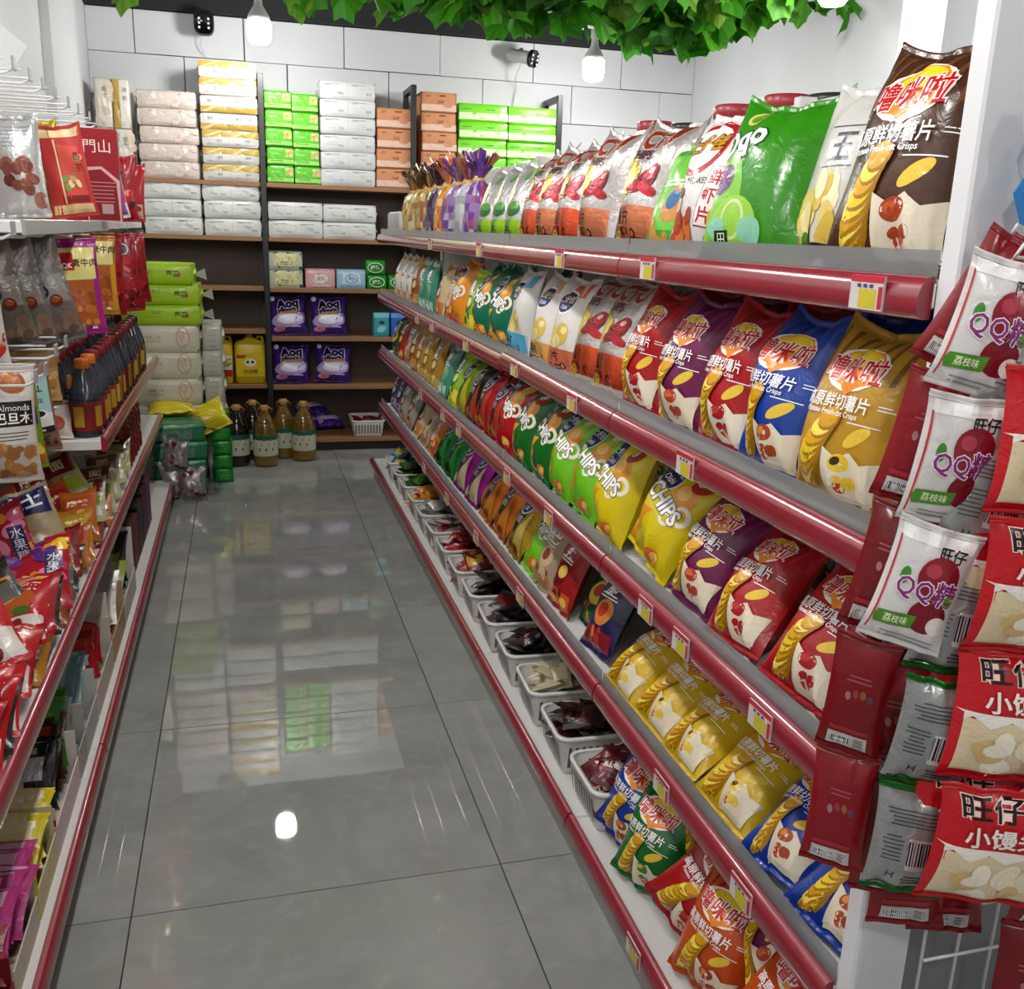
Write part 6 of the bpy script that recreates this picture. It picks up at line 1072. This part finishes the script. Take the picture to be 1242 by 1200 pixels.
# --- purple washing powder bags
K_S = bag('powder_bag', 0.235, 0.245, 0.09, '#3a1c78', d_soap(), M_FILM, seed=12, nx=16, nz=18, ear=0.012, belly=0.15); 
rosette = MB().lathe([(0.0, 0.004), (0.014, 0.003), (0.016, 0.0), (0.012, -0.004)], 10, '#e4e0ea').build('white_rosette', M_PLAST)
for n, (x, z, lab) in enumerate([(0.262, 0.736, 'purple washing powder bag on the upper shelf, next to the post'), (0.510, 0.736, 'purple washing powder bag on the upper shelf, next to the soap boxes'), (0.265, 0.431, 'purple washing powder bag on the lower shelf, next to the post'), (0.525, 0.431, 'purple washing powder bag on the lower shelf, beside its twin')]):
    o = put_bag(K_S, 'powder_bag', lab, 'washing powder', 'purple washing powder bags', (x, BY + 0.07, 0), (-0.22, 0.03 * (n - 1), 0), rest=z); link('white_rosette', rosette, (-0.09, -0.02, 0.225), (PI / 2, 0, 0), parent=o)
for n, (x, y, z) in enumerate([(0.34, 0.14, 0.0), (0.50, 0.13, 0.0), (0.42, 0.14, 0.085)]):
    o = put_bag(K_S, 'powder_bag', ['purple washing powder bag lying behind the oil bottles', 'purple washing powder bag lying beside the white basket', 'purple washing powder bag lying on top of two others'][n], 'washing powder', 'purple bags lying on the lowest board', (x, BY + y + 0.10, 0), (-PI / 2 + 0.12, 0, 0.25 * (n - 1)), rest=0.088 + z)
o = bpy.data.objects.new('plastic_basket', None); COL.objects.link(o); o.location = (0.75, BY + 0.15, 0.087); o.rotation_euler = (0, 0, PI / 2); tag(o, 'white slotted basket of red sachets on the lowest wooden board', 'basket')
link('tub', BT, parent=o); link('rim', BRM, parent=o); link('side_slots', BSL, parent=o)
o.scale = (1.0, 1.1, 1.0)
k = sachet('wine_red_sachet', '#7a1018', ['#b02a34', '#d8c8c0'])
for n in range(8):
    s = link('candy_sachet', k[0], (0.66 + 0.06 * (n % 4) + j(0.01), BY + 0.10 + 0.09 * (n // 4), 0.185 + j(0.006)), (-PI / 2 + j(0.4), j(0.4), j(3))); tag(s, 'wine red sachet heaped in the basket on the wooden board', 'sachet', 'wine red sachets on the wooden board')
# --- yellow jugs
def jug(x, label, lab):
    o = bpy.data.objects.new('liquid_jug', None); COL.objects.link(o); o.location = (x, BY + 0.085, 0.441); tag(o, label, 'jug', 'yellow liquid jugs')
    w, d, h = 0.092, 0.062, 0.235
    def rr(a, b, r, z):
        P = []
        for cx, cy, a0 in ((a - r, b - r, 0), (-a + r, b - r, 90), (-a + r, -b + r, 180), (a - r, -b + r, 270)):
            for q in range(4): t = math.radians(a0 + 30 * q); P.append((cx + r * math.cos(t), cy + r * math.sin(t), z))
        return P
    ringz = [(w * 0.92, d * 0.92, 0), (w, d, 0.01), (w, d, h), (w * 0.9, d * 0.85, h + 0.02), (w * 0.35, d * 0.45, h + 0.04), (0.022, 0.022, h + 0.05)]
    V = [p for a, b, z in ringz for p in rr(a, b, min(a, b) * 0.45, z)]; n = 16
    F = [(i * n + q, i * n + (q + 1) % n, (i + 1) * n + (q + 1) % n, (i + 1) * n + q) for i in range(5) for q in range(n)] + [tuple(range(n - 1, -1, -1)), tuple(5 * n + q for q in range(n))]
    link('jug_body', MB().add(V, F, '#c8a81c').build('jug_body', M_PLAST), parent=o)
    link('cap', MB().lathe([(0.024, h + 0.048), (0.024, h + 0.075), (0.001, h + 0.077)], 14, '#a8801c').build('cap', M_PLAST), parent=o)
    link('handle', MB().tube([(0.035, 0, h + 0.022), (0.05, 0, h + 0.055), (0.075, 0, h + 0.05), (0.082, 0, h + 0.012)], 0.009, 8, '#b8961c').build('handle', M_PLAST), parent=o)
    flatprint(lab, 0.184, -d - 0.0006, M_CARD, 'label', o)
jug(-0.175, 'yellow liquid jug with white and red label behind the roll packs', rc(-0.46, 0.25, 0.46, 0.95, '#d8d2c4') + rc(-0.46, 0.25, 0.46, 0.48, '#a8201c') + tx('净', -0.15, 0.7, 0.28, '#3a2a20', 0, 0.03) + blobs(5, 0.1, 0.55, 0.4, 0.85, 0.08, ['#8a9a3a', '#c8b03a'], 2) + tx('洗洁精', 0.0, 0.36, 0.15, '#f0e0d0'))
jug(0.018, 'yellow liquid jug with yellow label next to the black post', rc(-0.46, 0.25, 0.46, 0.98, '#d8b814') + el(0.0, 0.72, 0.2, 0.14, '#e8e0cc') + el(-0.08, 0.74, 0.05, 0.05, '#2a2a22') + el(0.08, 0.74, 0.05, 0.05, '#2a2a22') + pg([(-0.44, 0.98), (-0.1, 0.98), (-0.2, 0.88), (-0.44, 0.86)], '#b02a1c') + tx('洗洁精', 0, 0.42, 0.16, '#5a4a14', 0, 0.01))
# --- oil bottles on the floor
OP = [(0.058, 0.0), (0.070, 0.008), (0.073, 0.03), (0.072, 0.20), (0.066, 0.235), (0.045, 0.285), (0.026, 0.315), (0.022, 0.325), (0.022, 0.34)]
OILB = MB().lathe(OP, 22, ['#d8b04a', '#e0bc5a', '#d8b04a', '#b8903a', '#b8903a', '#c09a3a', '#c8a04a', '#c8a04a']).build('oil_body', M_OIL)
OILD = MB().lathe(OP, 22, ['#3a2c14', '#4a3816', '#3f3014', '#2e2412', '#33280f', '#33280f', '#3a2c14', '#3a2c14']).build('oil_body_dark', M_OIL)
OLIQ = MB().lathe([(0.055, 0.006), (0.067, 0.014), (0.069, 0.03), (0.068, 0.19), (0.05, 0.245)], 18, '#8a6210').build('oil_filling', colmat('oil_liquid', 0.25, 0, 0.5)); OLIQD = MB().lathe([(0.055, 0.006), (0.067, 0.014), (0.069, 0.03), (0.068, 0.19), (0.05, 0.245)], 18, '#33260e').build('oil_filling_dark', bpy.data.materials['oil_liquid'])
def oil_label():
    m = MB().lathe([(0.0735, 0.068), (0.0738, 0.07), (0.0738, 0.19), (0.0735, 0.192)], 22, ['#b8b8a8', '#c2c2b0', '#b8b8a8'])
    m.lathe([(0.0739, 0.165), (0.0742, 0.166), (0.0742, 0.192), (0.0739, 0.193)], 22, '#1c5a4a')
    for k in range(9):
        a = -2.3 + 0.18 * k; z = 0.10 + 0.03 * (k % 3); V = [(0.0743 * math.cos(a + b), 0.0743 * math.sin(a + b), z + c) for b, c in ((0, 0), (0.11, 0), (0.11, 0.018), (0, 0.018))]
        m.add(V, [(0, 1, 2, 3)], ['#3a4a34', '#a89a2a', '#5a6a4a'][k % 3], 0, False)
    return m.build('oil_label', M_CARD)
OLAB = oil_label()
OCAP = MB().lathe([(0.024, 0.335), (0.025, 0.338), (0.025, 0.362), (0.022, 0.366), (0.001, 0.366)], 16, '#b08a4a').build('oil_cap', M_PLAST)
OHND = MB().tube([(-0.024, 0, 0.318), (-0.045, 0, 0.335), (-0.03, 0, 0.352), (0.03, 0, 0.352), (0.045, 0, 0.335), (0.024, 0, 0.318)], 0.005, 6, '#a87c3a').build('oil_handle', M_PLAST)
for n, (x, y, lab, dk) in enumerate([(0.088, 5.87, 'large cooking oil bottle with white label in the middle of the row', 0), (0.322, 5.99, 'large cooking oil bottle standing apart, closest to the purple bags', 0), (-0.075, 5.90, 'dark cooking oil bottle beside the green packs', 1), (0.205, 6.08, 'cooking oil bottle standing behind between two labelled ones', 0), (0.02, 6.06, 'dark cooking oil bottle in the back row under the post', 1), (-0.17, 5.98, 'dark cooking oil bottle half hidden by the yellow bag', 1)]):
    o = bpy.data.objects.new('oil_bottle', None); COL.objects.link(o); o.location = (x, y, 0.0005); o.rotation_euler = (0, 0, j(0.3)); tag(o, lab, 'oil bottle', 'cooking oil bottles on the floor')
    link('bottle_body', OILD if dk else OILB, parent=o); link('filling', OLIQD if dk else OLIQ, parent=o); link('label', OLAB, parent=o); link('cap', OCAP, parent=o); link('handle', OHND, parent=o)
# --- green and yellow packs on the floor before the roll stack
K_GP = soft_pack('green_noodle_pack', 0.26, 0.24, 0.095, '#2f7a54', rc(-0.4, 0.06, 0.25, 0.24, '#6a8a74') + tx('挂面', -0.1, 0.15, 0.10, '#1c3a2a') + rc(-0.5, 0.3, 0.5, 0.36, '#4a9a70'), M_FILM, puff=0.012)
hnd = MB().add([(0.13, -0.06, 0.07), (0.20, -0.10, 0.045), (0.215, -0.03, 0.02), (0.14, 0.05, 0.04), (0.175, -0.072, 0.047), (0.19, -0.05, 0.037)], [(0, 3, 2, 1)], '#2f8a5c', 0, False).add([(0.168, -0.085, 0.062), (0.202, -0.088, 0.05), (0.208, -0.048, 0.035), (0.172, -0.05, 0.05)], [(0, 3, 2, 1)], '#c8d0c8', 0, False).add([(0.178, -0.078, 0.061), (0.196, -0.08, 0.054), (0.199, -0.060, 0.046), (0.181, -0.061, 0.053)], [(0, 3, 2, 1)], '#16301f', 0, False).build('carry_handle', M_FILM)
for i in range(4):
    o = put_pack(K_GP, 'noodle_pack', 'green carry pack stacked before the roll packs, %s from the floor' % ORD[i], 'noodle pack', 'green carry packs on the floor', (-0.375 + j(0.01), 5.33, 0.001 + 0.098 * i), 0.10 + j(0.06)); link('carry_handle', hnd, parent=o)
put_bag(bag('yellow_bag', 0.24, 0.17, 0.07, '#d8c414', lines(0, 0.6, 0.8, 7, 0.07, '#bfa60c', 0.015) + tx('面粉', -0.2, 0.5, 0.12, '#a83a1c'), M_FILM, seed=3, nx=16, nz=14), 'flour_bag', 'bright yellow bag wedged on top behind the green carry packs', 'bag', None, (-0.20, 5.44, 0.30), (-0.5, -0.35, 0.2))
put_bag(bag('yellow_bag', 0.24, 0.17, 0.07, '#d8c414', [], M_FILM), 'flour_bag', 'bright yellow bag lying flat on top of the green carry packs', 'bag', None, (-0.40, 5.38, 0), (-PI / 2 + 0.1, 0, 0.1), rest=0.394)
K_BG = soft_pack('bright_green_box', 0.10, 0.16, 0.078, '#12882a', lines(0, 0.5, 0.7, 3, 0.14, '#3fae4a', 0.05), M_FILM, puff=0.005, seam=False)
for i in range(5): put_pack(K_BG, 'soap_pack', 'bright green soap pack beside the oil bottles, %s from the floor' % ORD[i], 'soap pack', 'bright green soap packs', (-0.155 + j(0.008), 5.56, 0.001 + 0.0795 * i), j(0.12))
for i, (x, y, z, s) in enumerate([(-0.36, 5.16, 0.0, 1), (-0.30, 5.12, 0.0, 0.9), (-0.385, 5.13, 0.15, 0.9)]):
    put_bag(bag('cello_bag', 0.16, 0.20, 0.09, '#9a9694', blobs(26, -0.45, 0.1, 0.45, 1.1, 0.10, ['#8e4a5a', '#b8b0b0', '#c8c4c4', '#6a2a3a', '#a8a4a6'], 5), M_FOIL, seed=9, nx=14, nz=16), 'sweets_bag', ['crinkled clear sweets bag at the end of the red base rail', 'second crinkled clear sweets bag on the floor before the green packs', 'crinkled clear sweets bag resting on top of the other two'][i], 'sweets bag', 'clear sweets bags on the floor', (x, y, 0), (-0.2 + 0.15 * i, 0.15 * (i - 1), 0.3 * (1 - i)), rest=0.001 + z, sc=s)

# ================================================================== CAMERAS AND VINES
def cctv(x, y, z, label, bullet):
    o = bpy.data.objects.new('security_camera', None); COL.objects.link(o); o.location = (x, y, z); tag(o, label, 'security camera')
    if bullet:
        e = (math.radians(12), 0, math.radians(38))
        def p(n, me): return link(n, me, (0, 0, 0), e, parent=o)
        b = MB(); 
        body = []
        for yy, r in ((0.13, 0.030), (0.125, 0.036), (-0.05, 0.040), (-0.055, 0.040)): body.append((r, yy))
        V = [(r * math.cos(a * PI / 10), yy, r * math.sin(a * PI / 10)) for r, yy in body for a in range(20)]
        F = [(i * 20 + a, i * 20 + (a + 1) % 20, (i + 1) * 20 + (a + 1) % 20, (i + 1) * 20 + a) for i in range(3) for a in range(20)] + [tuple(range(20)), tuple(79 - a for a in range(20))]
        p('camera_body', b.add(V, F, '#c8c8c8').build('camera_body', M_PLAST))
        f = MB(); V = [(0.044 * math.cos(a * PI / 12), yy, 0.052 * math.sin(a * PI / 12)) for yy in (-0.045, -0.075) for a in range(24)]
        f.add(V, [(a, (a + 1) % 24, 24 + (a + 1) % 24, 24 + a) for a in range(24)] + [tuple(24 + 23 - a for a in range(24)), tuple(range(24))], '#101012')
        fo = p('front_hood', f.build('front_hood', M_SAUCE))
    else:
        e = (0, 0, 0)
        V = []; n = 24
        for yy, s in ((0.04, 0.9), (-0.02, 1.0), (-0.035, 0.92)):
            for a in range(n):
                c, sn = math.cos(a * 2 * PI / n), math.sin(a * 2 * PI / n); V.append((0.058 * s * math.copysign(abs(c) ** 0.6, c), yy, 0.068 * s * math.copysign(abs(sn) ** 0.6, sn)))
        F = [(i * n + a, i * n + (a + 1) % n, (i + 1) * n + (a + 1) % n, (i + 1) * n + a) for i in range(2) for a in range(n)] + [tuple(range(n)), tuple(3 * n - 1 - a for a in range(n))]
        fo = link('camera_head', MB().add(V, F, '#0e0f11').build('camera_head', M_SAUCE), parent=o)
    leds = MB()
    for sx in (-1, 1):
        for k in range(3): leds.rbox(sx * 0.026 - 0.006, (-0.079 if bullet else -0.039), -0.028 + 0.024 * k - 0.006, sx * 0.026 + 0.006, (-0.073 if bullet else -0.034), -0.028 + 0.024 * k + 0.006, 0.002, '#d8dcde')
    link('lamp_dots', leds.build('lamp_dots', M_PLAST), parent=fo)
    link('wall_bracket', MB().tube([(0, 0.04, 0.02), (0, 0.10, 0.06), (0, 6.55 - y, 0.06)], 0.012, 8, '#c0c0c0').build('wall_bracket', M_PLAST), parent=o)
    link('cable', MB().tube([(0, 0.05, 0.0), (-0.03, 0.12, -0.10), (0.0, 6.53 - y, -0.16), (-0.05, 6.54 - y, -0.40)], 0.003, 6, '#c4c4c4').build('cable', M_PLAST), parent=o)
    return o
cctv(-0.165, 6.36, 2.52, 'black faced security camera with six white lamps by the vine', False)
cctv(1.765, 6.33, 2.475, 'white bullet security camera with black hood near the bulb', True)
def leaf_mesh(i, cols):
    r = random.Random(100 + i); ang = [0, 18, 34, 52, 74, 98, 124, 150, 170]; rad = [1.0, 0.80, 0.76, 0.94, 0.74, 0.84, 0.66, 0.56, 0.22]
    P = [(0, 0, 0.05)]
    for sg in (1, -1):
        for a, q in zip(ang, rad):
            if sg < 0 and a == 0: continue
            t = math.radians(a) * sg; q *= r.uniform(0.92, 1.08); P.append((q * math.sin(t) * 0.062, q * math.cos(t) * 0.075 + 0.02, -0.008 * q * q + 0.010 * math.cos(3 * t)))
    order = list(range(1, 10)) + list(range(17, 9, -1)); order = [9, 8, 7, 6, 5, 4, 3, 2, 1, 10, 11, 12, 13, 14, 15, 16, 17]
    P[0] = (0, 0.01, 0.006); m = MB(); V = P + [(p[0], p[1], p[2] - 0.0008) for p in P]; n = len(P)
    F = []
    for k in range(len(order)):
        a, b = order[k], order[(k + 1) % len(order)]; F.append((0, b, a)); F.append((n, n + a, n + b))
    m.add(V, F, [cols[(k // 2) % len(cols)] for k in range(len(F))], 0, False)
    return m.build('leaf', M_LEAF)
LEAVES = [leaf_mesh(0, ['#62ba28', '#6cc432']), leaf_mesh(1, ['#52a622', '#5ab028']), leaf_mesh(2, ['#6cc034', '#78ca3e']), leaf_mesh(3, ['#4a9c24', '#52a62a']), leaf_mesh(4, ['#8ab83a', '#7aae30'])]
def garland(pts, n, spread, label, sc=1.5, seed=0):
    r = random.Random(seed); o = bpy.data.objects.new('vine_garland', None); COL.objects.link(o); o.location = pts[0]; tag(o, label, 'vine', 'artificial vines under the ceiling')
    p0 = Vector(pts[0]); P = np.array(pts, float); d = np.r_[0, np.cumsum(np.linalg.norm(np.diff(P, axis=0), axis=1))]
    link('stem', MB().tube([Vector(p) - p0 for p in pts], 0.005, 6, '#3c5a1c').build('stem', M_LEAF), parent=o)
    for i in range(n):
        t = d[-1] * (i + r.random()) / n; c = Vector([np.interp(t, d, P[:, q]) for q in range(3)])
        c += Vector((r.gauss(0, spread[0]), r.gauss(0, spread[1]), min(0.12, r.gauss(-0.02, spread[2])))) - p0
        s = sc * r.uniform(0.75, 1.2)
        link('leaf', r.choice(LEAVES), c, (r.uniform(-0.9, 0.9) - PI / 2 - 0.5, r.uniform(-0.7, 0.7), r.uniform(-1.2, 1.2) + (PI if r.random() < 0.5 else 0)), parent=o, sc=s)
garland([(-0.9, 4.75, 2.52), (-0.42, 4.75, 2.40), (-0.05, 4.7, 2.44), (0.3, 4.8, 2.55)], 12, (0.05, 0.05, 0.02), 'sparse green vine running past the dark security camera', 1.3, 1)
garland([(0.22, 4.85, 2.52), (0.55, 4.8, 2.49), (0.95, 4.8, 2.46), (1.2, 4.8, 2.47)], 46, (0.05, 0.10, 0.035), 'leafy green vine above the green and white tissue stacks', 1.35, 2)
garland([(0.95, 4.7, 2.50), (1.3, 4.75, 2.47), (1.55, 4.75, 2.47), (1.8, 4.7, 2.50)], 50, (0.05, 0.10, 0.035), 'thick green vine above the bullet camera', 1.4, 3)
garland([(1.72, 4.7, 2.48), (1.9, 4.75, 2.41), (2.1, 4.75, 2.41), (2.45, 4.7, 2.51)], 56, (0.05, 0.10, 0.040), 'thick green vine between the second bulb and the plain wall', 1.4, 4)
garland([(2.3, 4.7, 2.52), (2.6, 4.65, 2.56), (2.9, 4.6, 2.62)], 30, (0.06, 0.10, 0.035), 'green vine ending at the plain white wall', 1.35, 5)
garland([(0.5, 4.3, 2.54), (1.2, 4.2, 2.50), (1.9, 4.2, 2.50), (2.5, 4.3, 2.54)], 70, (0.05, 0.15, 0.03), 'upper green vine crossing above the other vines', 1.3, 6)
